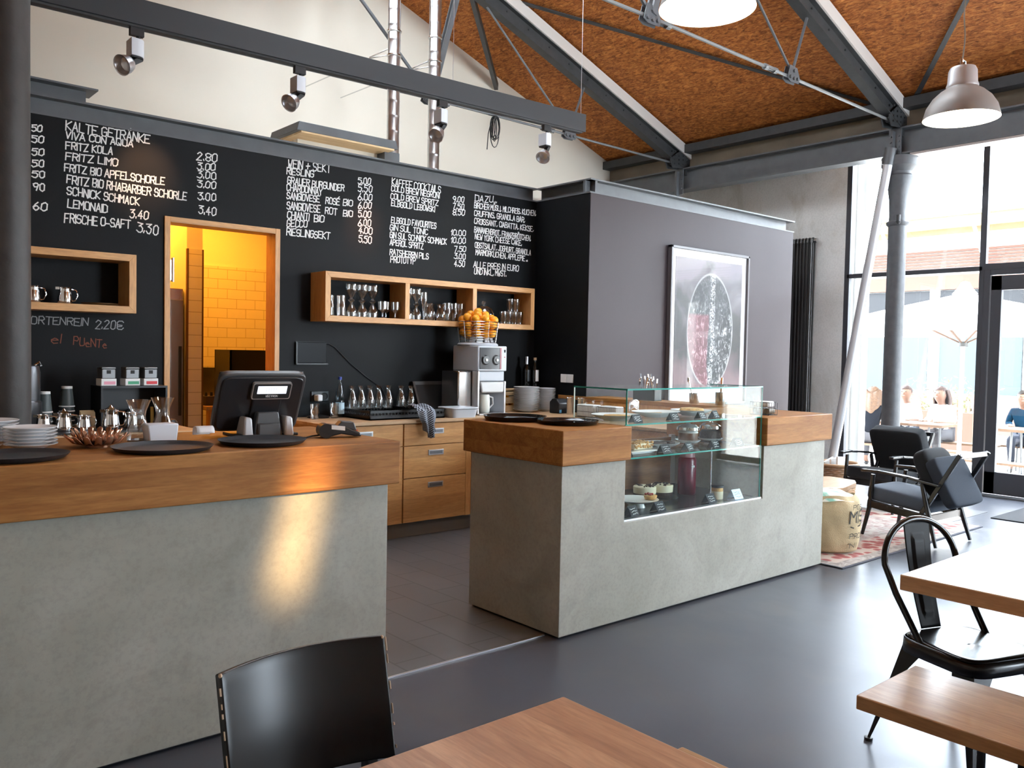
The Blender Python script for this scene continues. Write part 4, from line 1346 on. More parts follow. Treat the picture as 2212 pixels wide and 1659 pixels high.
# water bottle, tumblers
t = thing('water_bottle', 'clear water bottle with blue cap on the worktop below the tablet', 'bottle', (3.42, 6.1, WT))
MB().lathe([(0.0, 0), (0.034, 0), (0.036, 0.01), (0.036, 0.13), (0.033, 0.14), (0.036, 0.15), (0.034, 0.19), (0.020, 0.25), (0.012, 0.29), (0.012, 0.31), (0.0, 0.31)], 24).done('bottle_body', thin_glass('pet_bottle', (0.80, 0.90, 0.95), 1.2), t)
MB().lathe([(0.0365, 0.03), (0.0372, 0.03), (0.0372, 0.12), (0.0365, 0.12)], 24).done('paper_sleeve', mat('bottle_paper', (0.45, 0.62, 0.72), 0.5), t)
MB().lathe([(0.0, 0.305), (0.0145, 0.305), (0.0145, 0.328), (0.0, 0.33)], 20).done('cap', mat('blue_cap', (0.02, 0.05, 0.35), 0.4), t)
glassware('water_tumbler', P_TUMB, (3.155, 6.02, WT), 'water tumbler on the worktop end nearest the doorway', 'glass')
glassware('water_tumbler', P_TUMB, (3.345, 6.05, WT), 'water tumbler standing beside the blue capped bottle', 'glass')
# tablet, cable, sockets
t = thing('wall_tablet', 'black tablet computer held on the chalkboard right of the doorway', 'tablet', (3.24, 6.249, 1.47))
MB().box(3.113, 6.232, 1.385, 3.368, 6.242, 1.555).done('screen', mat('tablet_screen', (0.003, 0.003, 0.004), 0.35, spec=0.12), t, world=True, bev=0.006)
MB().box(3.10, 6.242, 1.375, 3.36, 6.249, 1.557).box(3.10, 6.225, 1.372, 3.38, 6.249, 1.384).box(3.098, 6.228, 1.375, 3.112, 6.249, 1.55).done('holder', PLAST_B, t, world=True)
tag(MB().tube([(3.372, 6.245, 1.54), (3.40, 6.244, 1.54), (3.45, 6.244, 1.515), (3.6, 6.244, 1.38), (3.75, 6.244, 1.27), (3.9, 6.243, 1.18), (3.97, 6.242, 1.05)], 0.005, 6).done('tablet_cable', PLAST_B), 'black cable running down the chalkboard from the tablet', 'cable')
t = thing('wall_socket', 'double black wall socket with a white charger plugged in', 'socket', (3.32, 6.249, 1.115))
MB().box(3.238, 6.238, 1.075, 3.395, 6.249, 1.157).done('plate', PLAST_B, t, world=True, bev=0.004)
MB().lathe([(0.0, 0.0), (0.022, 0.0), (0.026, 0.004), (0.03, 0.004), (0.03, 0.0), (0.0, -0.01)], 20, (3.357, 6.2365, 1.116), Matrix.Rotation(PI / 2, 3, 'X')).done('outlet', INK, t, world=True)
MB().box(3.26, 6.165, 1.078, 3.305, 6.238, 1.132).done('charger', PLAST_W, t, world=True, bev=0.01)
t = thing('wall_switch', 'white double wall switch on the black return wall', 'switch', (5.66, 5.77, 1.265))
for y0, y1 in ((5.685, 5.765), (5.77, 5.85)):
    MB().box(5.654, y0, 1.225, 5.6645, y1, 1.305).done('rocker', WHITE, t, world=True, bev=0.003)
tag(MB().lathe([(0.0, 0), (0.085, 0), (0.09, 0.012), (0.05, 0.02), (0.0, 0.022)], 24, (3.25, 6.14, WT)).done('black_disc_stand', PLAST_B), 'flat black disc on the worktop under the socket', 'stand')
# bottles and crate in the corner
def bottle(loc, label, h, neck, cap_m, lab):
    t = thing('dark_bottle', label, 'bottle', loc, group='dark bottles in the corner')
    MB().lathe([(0.0, 0), (0.036, 0), (0.038, 0.008), (0.038, h * 0.58), (0.030, h * 0.68), (0.014, h * 0.78), (0.0135, h - 0.012), (0.0, h - 0.012)], 24).done('bottle_body', mat('dark_bottle_glass', (0.006, 0.007, 0.006), 0.08), t)
    MB().lathe([(0.0, neck), (0.0165, neck), (0.0165, h), (0.0, h)], 20).done('cap', cap_m, t)
    m = MB()
    for a in range(9):
        a0, a1 = -2.1 + a * 0.14, -2.1 + (a + 1) * 0.14
        m._add([(0.0386 * math.cos(a0), 0.0386 * math.sin(a0), 0.08), (0.0386 * math.cos(a1), 0.0386 * math.sin(a1), 0.08), (0.0386 * math.cos(a1), 0.0386 * math.sin(a1), 0.19), (0.0386 * math.cos(a0), 0.0386 * math.sin(a0), 0.19)], [(0, 1, 2, 3)])
    m.done('paper_patch', lab, t)
    return t


bottle((5.485, 6.15, 1.146), 'dark bottle with silver cap in the corner behind the plates', 0.32, 0.24, ALU, PLAST_B)
bottle((5.575, 6.13, 1.146), 'dark bottle with cork and pale paper patch in the corner', 0.31, 0.285, mat('cork', (0.45, 0.28, 0.16), 0.8), WHITE)
t = thing('wooden_crate', 'pale wooden crate behind the plate stacks, oranges showing below', 'crate', (5.34, 6.15, WT))
for z in (0.0, 0.075, 0.15):
    MB().box(5.12, 6.03, WT + z, 5.6, 6.04, WT + z + 0.055).done('front_slat', PINE, t, world=True)
    MB().box(5.12, 6.23, WT + z, 5.6, 6.24, WT + z + 0.055).done('rear_slat', PINE, t, world=True)
for x in (5.12, 5.588):
    MB().box(x, 6.04, WT, x + 0.012, 6.23, WT + 0.195).done('end_board', PINE, t, world=True)
MB().box(5.12, 6.03, WT + 0.183, 5.6, 6.24, WT + 0.195).done('lid_board', PINE, t, world=True)
ORG = mat('orange_peel', (0.95, 0.36, 0.015), 0.42, var=0.12, vscale=9, bump=0.25, bscale=180)
NAV = mat('orange_navel', (0.35, 0.24, 0.05), 0.7)


def orange(loc, r, label, group):
    if 'orange' not in PROTO:
        o = PROTO['orange'] = MB().ball((0, 0, 0), 0.036, 18, (1, 1, 0.95)).done('orange', ORG)
        MB().lathe([(0.0, 0.0342), (0.003, 0.0338), (0.0035, 0.033)], 8).done('navel', NAV, o)
    else:
        o = PROTO['orange'].copy()
        COL.objects.link(o)
        c = PROTO['orange'].children[0].copy()
        COL.objects.link(c)
        c.parent = o
    o.location = loc
    o.rotation_euler = (random.uniform(0, 6), random.uniform(0, 6), 0)
    o.scale = (r / 0.036,) * 3
    return tag(o, label, 'orange', group)


for i, (x, z) in enumerate(((5.165, WT + 0.055), (5.168, WT + 0.125), (5.24, WT + 0.055))):
    orange((x, 6.085, z), 0.034, ('lower left', 'upper', 'lower right')[i] + ' orange in the pale crate behind the plates', 'oranges in the crate')

# ---------------------------------------------------------------- juicer with oranges
JG = mat('juicer_grey', (0.50, 0.53, 0.57), 0.35)
JW = mat('juicer_white', (0.66, 0.67, 0.66), 0.4)
t = thing('citrus_juicer', 'grey citrus juicing machine with a wire basket of oranges on the worktop', 'juicer', (4.72, 5.93, WT))
MB().prism([(4.56, 5.745), (4.885, 5.745), (4.885, 6.12), (4.66, 6.15), (4.54, 6.08), (4.535, 5.93)], 'z', 1.335, 1.555).done('hood', JG, t, world=True, bev=0.008)
MB().box(4.575, 5.738, 1.352, 4.82, 5.744, 1.54).done('window', mat('juicer_window', (0.025, 0.025, 0.028), 0.12), t, world=True, bev=0.002)
m = MB()
for x in (4.635, 4.755):
    m.cyl((x, 5.7385, 1.432), (x, 5.722, 1.432), 0.045, 0.035, 20)
m.done('press_drum', mat('juicer_drum', (0.03, 0.03, 0.032), 0.3), t, world=True)
for x in (4.635, 4.755):
    MB().cyl((x, 5.722, 1.432), (x, 5.714, 1.432), 0.013, 0.012, 16).done('drum_cap', WHITE, t, world=True)
MB().box(4.80, 5.7355, 1.352, 4.815, 5.7385, 1.54).done('red_strip', mat('juicer_red', (0.35, 0.10, 0.11), 0.4), t, world=True)
MB().box(4.853, 5.7415, 1.50, 4.868, 5.7445, 1.525).done('button_panel', INK, t, world=True)
MB().box(4.853, 5.7415, 1.455, 4.866, 5.7445, 1.462).done('start_button', mat('juicer_red', (0.5, 0.06, 0.05), 0.4), t, world=True)
MB().box(4.585, 5.77, 1.245, 4.88, 6.06, 1.335).done('neck', JG, t, world=True, bev=0.01)
MB().prism([(4.62, 1.145), (4.60, 1.24), (4.875, 1.24), (4.865, 1.145)], 'y', 5.755, 5.97).done('juice_outlet', JW, t, world=True, bev=0.012)
MB().box(4.565, 5.75, WT + 0.001, 4.585, 6.05, 1.335).box(4.865, 5.75, WT + 0.001, 4.885, 6.05, 1.245).box(4.585, 6.0, WT + 0.001, 4.865, 6.05, 1.245).box(4.565, 5.72, WT + 0.001, 4.885, 6.05, WT + 0.016).done('stand', ALU, t, world=True, bev=0.004)
MB().box(4.415, 5.83, WT + 0.001, 4.56, 6.08, 1.334).done('peel_bin', STAIN, t, world=True, bev=0.012)
MB().lathe([(0.0, 1.556), (0.18, 1.556), (0.185, 1.566), (0.17, 1.58), (0.0, 1.58)], 36, (4.705, 5.94, 0)).done('top_dish', JG, t, world=True)
bc = V((4.705, 5.94, 0))
m = MB()
for k in range(9):
    z = 1.585 + k * 0.0225
    r = 0.165 + 0.022 * k / 8
    m.tube([bc + V((r * math.cos(2 * PI * i / 32), r * math.sin(2 * PI * i / 32), z)) for i in range(32)], 0.0026 if k < 8 else 0.004, 6, True)
for i in range(10):
    a = 2 * PI * i / 10 + 0.2
    m.tube([bc + V((0.165 * math.cos(a), 0.165 * math.sin(a), 1.58)), bc + V((0.189 * math.cos(a), 0.189 * math.sin(a), 1.768))], 0.0026, 6)
m.done('wire_basket', STAIN, t, world=True)
m = MB()
for k in range(6):
    a = -PI / 2 - 1.05 + k * 0.5
    p, q = V((0.145 * math.cos(a), 0.145 * math.sin(a), 1.58)), V((0.115 * math.cos(a + 0.1), 0.115 * math.sin(a + 0.1), 1.65))
    m.bar(bc + p, bc + q, 0.05, 0.006, (math.cos(a), math.sin(a), 0.5))
m.done('chute_fin', PLAST_G, t, world=True)
t2 = thing('juice_jug', 'frosted white jug standing under the juicer outlet', 'jug', (4.70, 5.84, WT + 0.017))
MB().lathe([(0.0, 0), (0.052, 0), (0.058, 0.01), (0.06, 0.10), (0.056, 0.15), (0.05, 0.16), (0.0, 0.16)], 28).done('jug_body', mat('frosted_jug', (0.78, 0.80, 0.72), 0.5), t2)
MB().tube([(0.055, -0.01, 0.14), (0.095, -0.015, 0.13), (0.10, -0.015, 0.07), (0.058, -0.01, 0.035)], 0.008, 8).done('handle', PLAST_W, t2)
ro = random.Random(5)
spots = []
for ring, (rr, n, z) in enumerate(((0.135, 11, 1.665), (0.14, 11, 1.735), (0.075, 6, 1.66), (0.085, 7, 1.765), (0.145, 11, 1.795), (0.07, 5, 1.828), (0.0, 1, 1.85))):
    for i in range(n):
        a = 2 * PI * i / n + ring * 0.55
        if ring == 4 and i % 4 == 1:
            continue
        spots.append((4.705 + rr * math.cos(a), 5.94 + rr * math.sin(a), z + ro.uniform(-0.012, 0.012), ro.uniform(0.034, 0.039)))
for i, (x, y, z, r) in enumerate(spots):
    orange((x, y, z), r, 'ripe orange heaped in the juicer wire basket' if i < len(spots) - 1 else 'topmost orange of the heap in the juicer basket', 'oranges in the juicer basket')

# printer, canisters, wire baskets, cutlery on the right side of the bar
t = thing('receipt_printer', 'black receipt printer beside the plate stacks', 'printer', (5.44, 5.64, WT))
MB().prism([(-0.065, 0.0), (0.065, 0.0), (0.065, 0.105), (0.03, 0.135), (-0.03, 0.135), (-0.065, 0.095)], 'x', -0.062, 0.062).done('printer_body', PLAST_B, t, bev=0.008)
MB().box(-0.056, -0.067, 0.008, -0.03, -0.0645, 0.035).done('blue_sticker', mat('sticker_blue', (0.12, 0.45, 0.75), 0.5), t)
for i, (x, y) in enumerate(((5.42, 5.47), (5.45, 5.36))):
    tag(MB().lathe(vessel([(0.0, 0), (0.035, 0), (0.036, 0.004), (0.036, 0.15), (0.038, 0.153)]), 24, (x, y, WT)).done('steel_canister', STAIN), ('tall steel canister next to the receipt printer', 'second steel canister in front of the wire basket')[i], 'canister')


def wire_bin(loc, sx, sy, h, label, step=0.018, cat='wire basket', group=None, m2=PLAST_B):
    t = thing('wire_basket', label, cat, loc, 0, group)
    m = MB()
    for z in (0.0, h * 0.5, h):
        m.tube([(-sx, -sy, z + 0.002), (sx, -sy, z + 0.002), (sx, sy, z + 0.002), (-sx, sy, z + 0.002)], 0.0022, 5, True)
    k = int(2 * sx / step)
    for i in range(k + 1):
        x = -sx + 2 * sx * i / k
        m.tube([(x, -sy, h), (x, -sy, 0.002), (x, sy, 0.002), (x, sy, h)], 0.0014, 4)
    k = int(2 * sy / step)
    for i in range(k + 1):
        y = -sy + 2 * sy * i / k
        m.tube([(-sx, y, h), (-sx, y, 0.002), (sx, y, 0.002), (sx, y, h)], 0.0014, 4)
    m.done('wire_frame', m2, t)
    return t


wire_bin((5.33, 5.15, WT), 0.06, 0.11, 0.10, 'wire basket of white napkins behind the glass case, left one')
wire_bin((5.33, 4.89, WT), 0.06, 0.11, 0.10, 'wire basket of white napkins behind the glass case, right one')
for i, y in enumerate((5.15, 4.89)):
    tag(MB().box(5.28, y - 0.10, WT + 0.006, 5.38, y + 0.10, WT + 0.112).done('napkin_pack', WHITE, bev=0.008), f'white napkin block in the {("left", "right")[i]} wire basket behind the glass case', 'napkins')
t = thing('cutlery_box', 'black cutlery box bristling with handles on the oak ledge', 'cutlery box', (5.76, 4.86, 1.106))
MB().box(-0.05, -0.12, 0.0, 0.05, 0.12, 0.004).box(-0.05, -0.12, 0, -0.046, 0.12, 0.10).box(0.046, -0.12, 0, 0.05, 0.12, 0.10).box(-0.05, -0.12, 0, 0.05, -0.116, 0.10).box(-0.05, 0.116, 0, 0.05, 0.12, 0.10).done('box', PLAST_B, t)


def cutlery(x, y, z, kind, label, h=0.18):
    rz = random.uniform(0, 6)
    a, b = random.uniform(-0.03, 0.03), random.uniform(-0.035, 0.035)
    m = MB().bar((x, y, z), (x + a, y + b, z + h), 0.010, 0.003, (1, 0.2, 0))
    if kind == 'spoon':
        m.ball((x + a * 1.1, y + b * 1.1, z + h + 0.014), 0.018, 10, (0.7, 0.35, 1.2))
    else:
        for s in (-0.006, 0, 0.006):
            m.bar((x + a + s, y + b, z + h), (x + a * 1.15 + s, y + b * 1.15, z + h + 0.035), 0.003, 0.002, (1, 0.2, 0))
        m.bar((x + a - 0.008, y + b, z + h), (x + a + 0.008, y + b, z + h), 0.008, 0.002, (1, 0.2, 0))
    tag(m.done(kind, CHROME), label, kind, 'cutlery in the black box')


for i in range(10):
    cutlery(5.76 + random.uniform(-0.025, 0.025), 4.77 + i * 0.02, 1.113, 'spoon' if i % 2 else 'fork', f'steel {"spoon" if i % 2 else "fork"} sticking up from the black cutlery box, {NTH[i]} along', 0.15 + 0.02 * (i % 3))
for i, (y, lab) in enumerate(((4.36, 'steel cup behind the cream pie, with a slanting spoon'), (4.10, 'taller steel cup behind the case holding a tall knife'))):
    tag(MB().lathe(vessel([(0.0, 0), (0.038, 0), (0.04, 0.004), (0.042, 0.085 + 0.02 * i)]), 24, (5.77, y, 1.106)).done('steel_cup', STAIN), lab, 'cup')
tag(MB().bar((5.77, 4.36, 1.115), (5.755, 4.41, 1.29), 0.010, 0.003, (1, 0, 0)).ball((5.754, 4.414, 1.305), 0.016, 10, (0.5, 0.8, 1.3)).done('spoon', CHROME), 'spoon leaning in the steel cup behind the cream pie', 'spoon')
tag(MB().bar((5.77, 4.10, 1.115), (5.77, 4.09, 1.33), 0.018, 0.004, (1, 0, 0)).done('table_knife', CHROME), 'upright table knife in the taller steel cup', 'knife')
t = wire_bin((5.15, 3.30, CT), 0.05, 0.075, 0.085, 'black wire basket with tubes and sachets on the right oak block', 0.024, 'wire basket')
for k in range(3):
    tag(MB().cyl((5.115, 3.255 + 0.045 * k, CT + 0.028), (5.185, 3.255 + 0.045 * k, CT + 0.028), 0.021).done('sugar_tube', (mat('brown_tube', (0.20, 0.16, 0.11), 0.5), WHITE, PLAST_G)[k]), ('brown', 'white', 'grey')[k] + ' tube lying in the black wire basket on the right oak block', 'tube')
tag(MB().box(5.11, 3.24, CT + 0.055, 5.19, 3.36, CT + 0.095).done('sachet_pile', WHITE, bev=0.01), 'pile of white sachets on top of the black wire basket', 'sachets')

# ---------------------------------------------------------------- till and things on the left counter
POSB = mat('till_black', (0.018, 0.019, 0.022), 0.35)
POSD = mat('till_dark_grey', (0.06, 0.062, 0.066), 0.38)
t = thing('till_terminal', 'black till terminal seen from behind, small lit display on its back', 'till', (1.62, 3.62, CT), math.radians(-5))
mt = Euler((math.radians(29), 0, 0)).to_matrix()
cpos = V((0.0, -0.005, 0.155))


def on_till(m):
    m.b.transform(Matrix.Translation(cpos) @ mt.to_4x4())
    return m


m = MB().prism([(0.195 * math.copysign(min(1, abs(math.cos(a)) ** 0.18), math.cos(a)), 0.15 * math.copysign(min(1, abs(math.sin(a)) ** 0.18), math.sin(a))) for a in [2 * PI * (i + 0.5) / 48 for i in range(48)]], 'y', -0.012, 0.022)
on_till(m).done('screen_housing', POSD, t, bev=0.006)
m = MB().prism([(0.182 * math.copysign(min(1, abs(math.cos(a)) ** 0.2), math.cos(a)), 0.137 * math.copysign(min(1, abs(math.sin(a)) ** 0.2), math.sin(a))) for a in [2 * PI * (i + 0.5) / 48 for i in range(48)]], 'y', -0.021, -0.0125)
on_till(m).done('rear_cover', POSB, t, bev=0.004)
m = MB().prism([(0.185, -0.14), (0.188, 0.14), (-0.188, 0.14), (-0.185, -0.14)], 'y', 0.0225, 0.025)
on_till(m).done('touch_screen', mat('till_screen', (0.02, 0.02, 0.025), 0.15), t)
m = MB().box(-0.04, -0.032, -0.13, 0.09, -0.0215, 0.07)
on_till(m).done('cable_cover', POSB, t, bev=0.006)


def rr_poly(cx, cz, hw, hh, r, n=5):
    out = []
    for qx, qz, a0 in ((1, 1, 0), (-1, 1, PI / 2), (-1, -1, PI), (1, -1, 1.5 * PI)):
        for i in range(n + 1):
            a = a0 + i * PI / 2 / n
            out.append((cx + qx * (hw - r) + r * math.cos(a), cz + qz * (hh - r) + r * math.sin(a)))
    return out


dc = (0.035, 0.075)
disp = on_till(MB().prism(rr_poly(*dc, 0.088, 0.042, 0.010), 'y', -0.036, -0.0215)).done('customer_display', mat('display_border', (0.55, 0.55, 0.56), 0.3, 0.6), t)
on_till(MB().prism(rr_poly(*dc, 0.083, 0.037, 0.008), 'y', -0.0372, -0.036)).done('display_face', INK, disp)
on_till(MB().box(dc[0] - 0.066, -0.0380, dc[1] - 0.012, dc[0] + 0.066, -0.0372, dc[1] + 0.027)).done('lit_panel', mat('lcd_lit', (0.6, 0.62, 0.7), 0.3, emit=(0.80, 0.84, 1.0), estr=0.75), disp)
m = MB()
write(m, 'VECTRON', dc[0] - 0.026, dc[1] - 0.029, dc[0] + 0.028, dc[1] - 0.029, 0.010, 0.0016, lambda u, v: (u, -0.0376, v), 0.0)
on_till(m).done('lettering', INK_W, disp)
m = MB()
for r in range(2):
    for k in range(5):
        m.box(dc[0] - 0.03 + 0.011 * k, -0.0383, dc[1] + 0.012 - r * 0.009, dc[0] - 0.023 + 0.011 * k, -0.0380, dc[1] + 0.0135 - r * 0.009)
on_till(m).done('display_text', POSD, disp)
MB().prism([(-0.035, 0.0), (0.095, 0.0), (0.075, 0.11), (-0.02, 0.11)], 'y', -0.05, 0.05).done('stand_neck', POSD, t, bev=0.006)
for x0, x1 in ((-0.085, -0.04), (0.10, 0.145)):
    MB().prism([(x0, 0.0), (x1, 0.0), (x1 - 0.008, 0.085), (x0 + 0.004, 0.092)], 'y', -0.06, 0.05).done('silver_flank', ALU_P, t, bev=0.008)
MB().box(-0.02, -0.062, 0.004, 0.08, -0.05, 0.06).done('stand_cover', POSD, t, bev=0.012)
MB().box(-0.12, -0.045, 0.0, 0.17, 0.13, 0.012).done('base_plate', POSB, t, bev=0.004)

t = thing('card_terminal', 'black card payment terminal lying near the counter end', 'card terminal', (1.90, 3.385, CT), math.radians(-17))
MB().prism([(-0.095, 0.012), (-0.085, 0.045), (-0.05, 0.06), (0.02, 0.05), (0.085, 0.022), (0.092, 0.006), (0.06, 0.006), (0.0, 0.018), (-0.05, 0.006), (-0.08, 0.003)], 'y', -0.038, 0.038).done('terminal_body', POSB, t, bev=0.006)
MB().cyl((-0.068, -0.0385, 0.032), (-0.068, 0.0385, 0.032), 0.032, 0.032, 24).done('paper_roll_cover', PLAST_B, t)
MB().prism([(-0.02, 0.052), (0.0, 0.074), (0.055, 0.07), (0.07, 0.032)], 'y', -0.036, 0.036).done('keypad_hood', POSD, t, bev=0.004)
MB().prism([(-0.045, 0.04), (0.015, 0.033), (0.015, 0.052), (-0.045, 0.058)], 'y', -0.0392, -0.038).done('white_sticker', WHITE, t)
for k, c in enumerate(((0.8, 0.1, 0.05), (0.9, 0.7, 0.05), (0.1, 0.5, 0.12))):
    MB().cbox((0.072, -0.016 + 0.016 * k, 0.0325), (0.010, 0.011, 0.006), (0, 0.42, 0)).done('key', mat('key_colour_%d' % k, c, 0.5), t)
tag(MB().tube([(1.82, 3.41, CT + 0.012), (1.78, 3.42, CT + 0.008), (1.74, 3.40, CT + 0.004), (1.70, 3.45, CT + 0.004)], 0.004, 6).done('terminal_cable', PLAST_B), 'short black cable from the card terminal', 'cable')
mb = MB().grid(lambda u, v: V((1.365 + 0.075 * (u - 0.5), 3.60 + 0.028 * math.cos(3.6 * v - 0.4), CT + 0.0285 + 0.028 * math.sin(3.6 * v - 0.4))), 6, 12)
tag(mb.done('receipt_paper', mat('paper_white', (0.85, 0.86, 0.88), 0.7), solid=0.001), 'curled white receipt paper left of the till', 'paper')
t = thing('plastic_box', 'milky white plastic box behind the coppery bowl', 'box', (1.185, 3.60, CT))
MB().prism([(-0.055, 0), (0.055, 0), (0.063, 0.075), (-0.063, 0.075)], 'y', -0.04, 0.04).done('box_body', mat('milky_plastic', (0.62, 0.68, 0.76), 0.4), t, bev=0.006)
glassware('pouring_carafe', P_CAR2, (1.12, 3.67, CT), 'glass carafe in front of the milky box, nearest the coppery bowl', 'carafe', 'carafes on the left counter', n=24)
glassware('pouring_carafe', P_CAR2, (1.26, 3.80, CT), 'glass carafe behind the milky white box', 'carafe', 'carafes on the left counter', n=24)
mb = MB()
for ring, (r0, r1, z1, n) in enumerate(((0.03, 0.085, 0.065, 16), (0.03, 0.115, 0.045, 16))):
    for k in range(n):
        a = 2 * PI * (k + 0.5 * ring) / n
        d, e = V((math.cos(a), math.sin(a), 0)), V((-math.sin(a), math.cos(a), 0))
        p0, p1 = d * r0 + V((0, 0, 0.004)), d * r1 + V((0, 0, z1))
        mid = (p0 + p1) / 2 + V((0, 0, -0.008)) + d * 0.012
        mb._add([p0 - e * 0.006, p0 + e * 0.006, mid + e * 0.014, p1 + e * 0.010, p1 + d * 0.008 + V((0, 0, 0.006)), p1 - e * 0.010, mid - e * 0.014, mid + V((0, 0, 0.006))],
                [(0, 1, 7), (1, 2, 7), (2, 3, 7), (3, 4, 7), (4, 5, 7), (5, 6, 7), (6, 0, 7)])
mb.lathe([(0.0, 0.0), (0.04, 0.0), (0.04, 0.008), (0.0, 0.008)], 16)
o = mb.done('petal_bowl', mat('coppery_glass', (0.62, 0.34, 0.22), 0.12, 0.75), solid=0.0015, ang=5)
o.location = (0.92, 3.52, CT + 0.001)
tag(o, 'coppery faceted petal bowl between the plates and the black tray', 'bowl')

# ---------------------------------------------------------------- worktop left of the doorway
tag(MB().box(1.08, 5.50, LW, 1.78, 5.72, LW + 0.012).done('drip_tray', PLAST_B, bev=0.003), 'flat black drip tray under the steel pitchers', 'tray')
for i, (x, y) in enumerate(((1.17, 5.60), (1.28, 5.60), (1.39, 5.59), (1.545, 5.60))):
    pitcher((x, y, LW + 0.013), ('steel milk pitcher at the left end of the black drip tray', 'second steel milk pitcher from left on the black drip tray',
                                 'slim steel pitcher in the middle of the black drip tray', 'larger lidded steel pitcher at the right of the black drip tray')[i], (0.95, 1.0, 0.85, 1.12)[i], lid=(i in (1, 3)))
pitcher((1.68, 5.64, LW + 0.013), 'rightmost steel pitcher on the drip tray, under the small tin', 0.9)
CUP = mat('cup_grey_green', (0.07, 0.085, 0.085), 0.5)
for s, (x, y, z0, n) in enumerate(((1.235, 5.88, LW, 4), (1.37, 5.92, LW, 5))):
    for k in range(n):
        t = thing('paper_cup', f'upturned grey paper cup, {"bottom" if k == 0 else "top" if k == n - 1 else NTH[k] + " up"} of the {("left", "right")[s]} cup stack', 'cup', (x, y, z0 + 0.03 * k + 0.02), 0, 'upturned paper cups left of the tins')
        MB().lathe([(0.043, 0.006), (0.031, 0.125), (0.0, 0.125), (0.0, 0.12), (0.029, 0.12), (0.041, 0.006)], 24).done('cup_wall', CUP, t)
        MB().lathe([(0.0455, 0.0), (0.0465, 0.004), (0.0445, 0.008), (0.042, 0.006), (0.0425, 0.0)], 24).done('rolled_rim', WHITE, t)
        MB().lathe([(0.031, 0.125), (0.0315, 0.116), (0.0325, 0.116), (0.032, 0.131), (0.0, 0.130), (0.0, 0.1255)], 24).done('base_rim', WHITE, t)
    tag(MB().cyl((x, y, z0), (x, y, z0 + 0.02), 0.05, 0.05, 24).done('cup_stand', PLAST_B), f'black round stand under the {("left", "right")[s]} cup stack', 'stand')
t = thing('coffee_urn', 'dark steel urn half hidden behind the left iron column', 'urn', (1.115, 5.85, LW))
MB().lathe([(0.0, 0), (0.095, 0), (0.10, 0.01), (0.10, 0.18), (0.09, 0.19), (0.09, 0.36), (0.082, 0.40), (0.03, 0.41), (0.0, 0.41)], 28).done('urn_body', mat('urn_dark_steel', (0.08, 0.08, 0.085), 0.3, 0.7), t)
MB().lathe([(0.01, 0.41), (0.015, 0.425), (0.0, 0.435)], 16).done('lid_knob', CHROME, t)
MB().tube([(0.06, 0, 0.405), (0.085, 0.0, 0.425), (0.095, 0, 0.40)], 0.008, 8).done('spout', CHROME, t)
t = thing('box_shelf', 'black open box shelf carrying three tea tins', 'shelf', (1.72, 5.85, LW))
MB().box(1.525, 5.74, 1.225, 1.935, 5.98, 1.238).done('top_board', PLAST_B, t, world=True)
MB().box(1.525, 5.74, LW, 1.537, 5.98, 1.225).box(1.923, 5.74, LW, 1.935, 5.98, 1.225).done('side_board', PLAST_B, t, world=True)
MB().box(1.537, 5.965, LW, 1.923, 5.98, 1.225).done('back_board', PLAST_B, t, world=True)


TIN = mat('tin_grey_metal', (0.17, 0.17, 0.17), 0.45, 0.7)


def tin(loc, band, label, s=1.0, low=True):
    t = thing('tea_tin', label, 'tin', loc, 0.08, 'square tea tins')
    h0 = 0.045 * s if low else 0.0
    MB().box(-0.042 * s, -0.042 * s, h0, 0.042 * s, 0.042 * s, h0 + 0.062 * s).done('tin_body', TIN, t, bev=0.004)
    MB().box(-0.044 * s, -0.044 * s, h0 + 0.062 * s, 0.044 * s, 0.044 * s, h0 + 0.074 * s).done('lid', TIN, t, bev=0.004)
    MB().box(-0.013 * s, -0.0432 * s, h0 + 0.032 * s, 0.013 * s, -0.042 * s, h0 + 0.054 * s).done('emblem', INK, t)
    if low:
        MB().box(-0.047 * s, -0.046 * s, 0.0, 0.047 * s, 0.046 * s, h0).done('paper_base', WHITE, t, bev=0.002)
        MB().box(-0.03 * s, -0.0472 * s, 0.008 * s, 0.04 * s, -0.046 * s, 0.028 * s).done('colour_band', mat('band_' + label.split()[1], band, 0.5), t)
    return t


tin((1.58, 5.83, 1.239), (0.75, 0.32, 0.40), 'the pink banded tea tin at left on the black box shelf', 1.0)
tin((1.725, 5.83, 1.239), (0.05, 0.33, 0.16), 'the green banded tea tin in the middle on the black box shelf', 1.0)
tin((1.84, 5.83, 1.239), (0.65, 0.02, 0.03), 'the red banded tea tin at right on the black box shelf', 1.0)
tin((1.76, 5.86, LW + 0.055), (0, 0, 0), 'small plain tin inside the black box shelf', 0.85, False)
tag(MB().box(1.71, 5.81, LW, 1.81, 5.91, LW + 0.054).done('tin_riser', PLAST_B), 'black block under the small plain tin', 'block')
tag(MB().cyl((1.875, 5.86, LW), (1.875, 5.86, LW + 0.13), 0.012, 0.012, 12).done('honey_stick', mat('honey_yellow', (0.55, 0.36, 0.08), 0.5)), 'slim yellow stick standing in the black box shelf', 'stick')
t = thing('tea_napkins', 'cream folded napkins in a holder behind the steel pitchers', 'napkins', (1.46, 5.80, LW))
for k in range(4):
    MB().cbox((0.0, -0.02 + 0.013 * k, 0.055 + 0.004 * k), (0.085, 0.008, 0.11), (0.06 * k - 0.1, 0, 0.05)).done('napkin', mat('cream_cloth', (0.70, 0.58, 0.36), 0.8), t, bev=0.002)
tag(MB().lathe([(0.0, 0), (0.04, 0.0), (0.044, 0.03), (0.03, 0.05), (0.0, 0.055)], 20, (1.96, 5.75, LW)).done('black_knob_lid', PLAST_B), 'small black dome beside the doorway end of the worktop', 'lid')

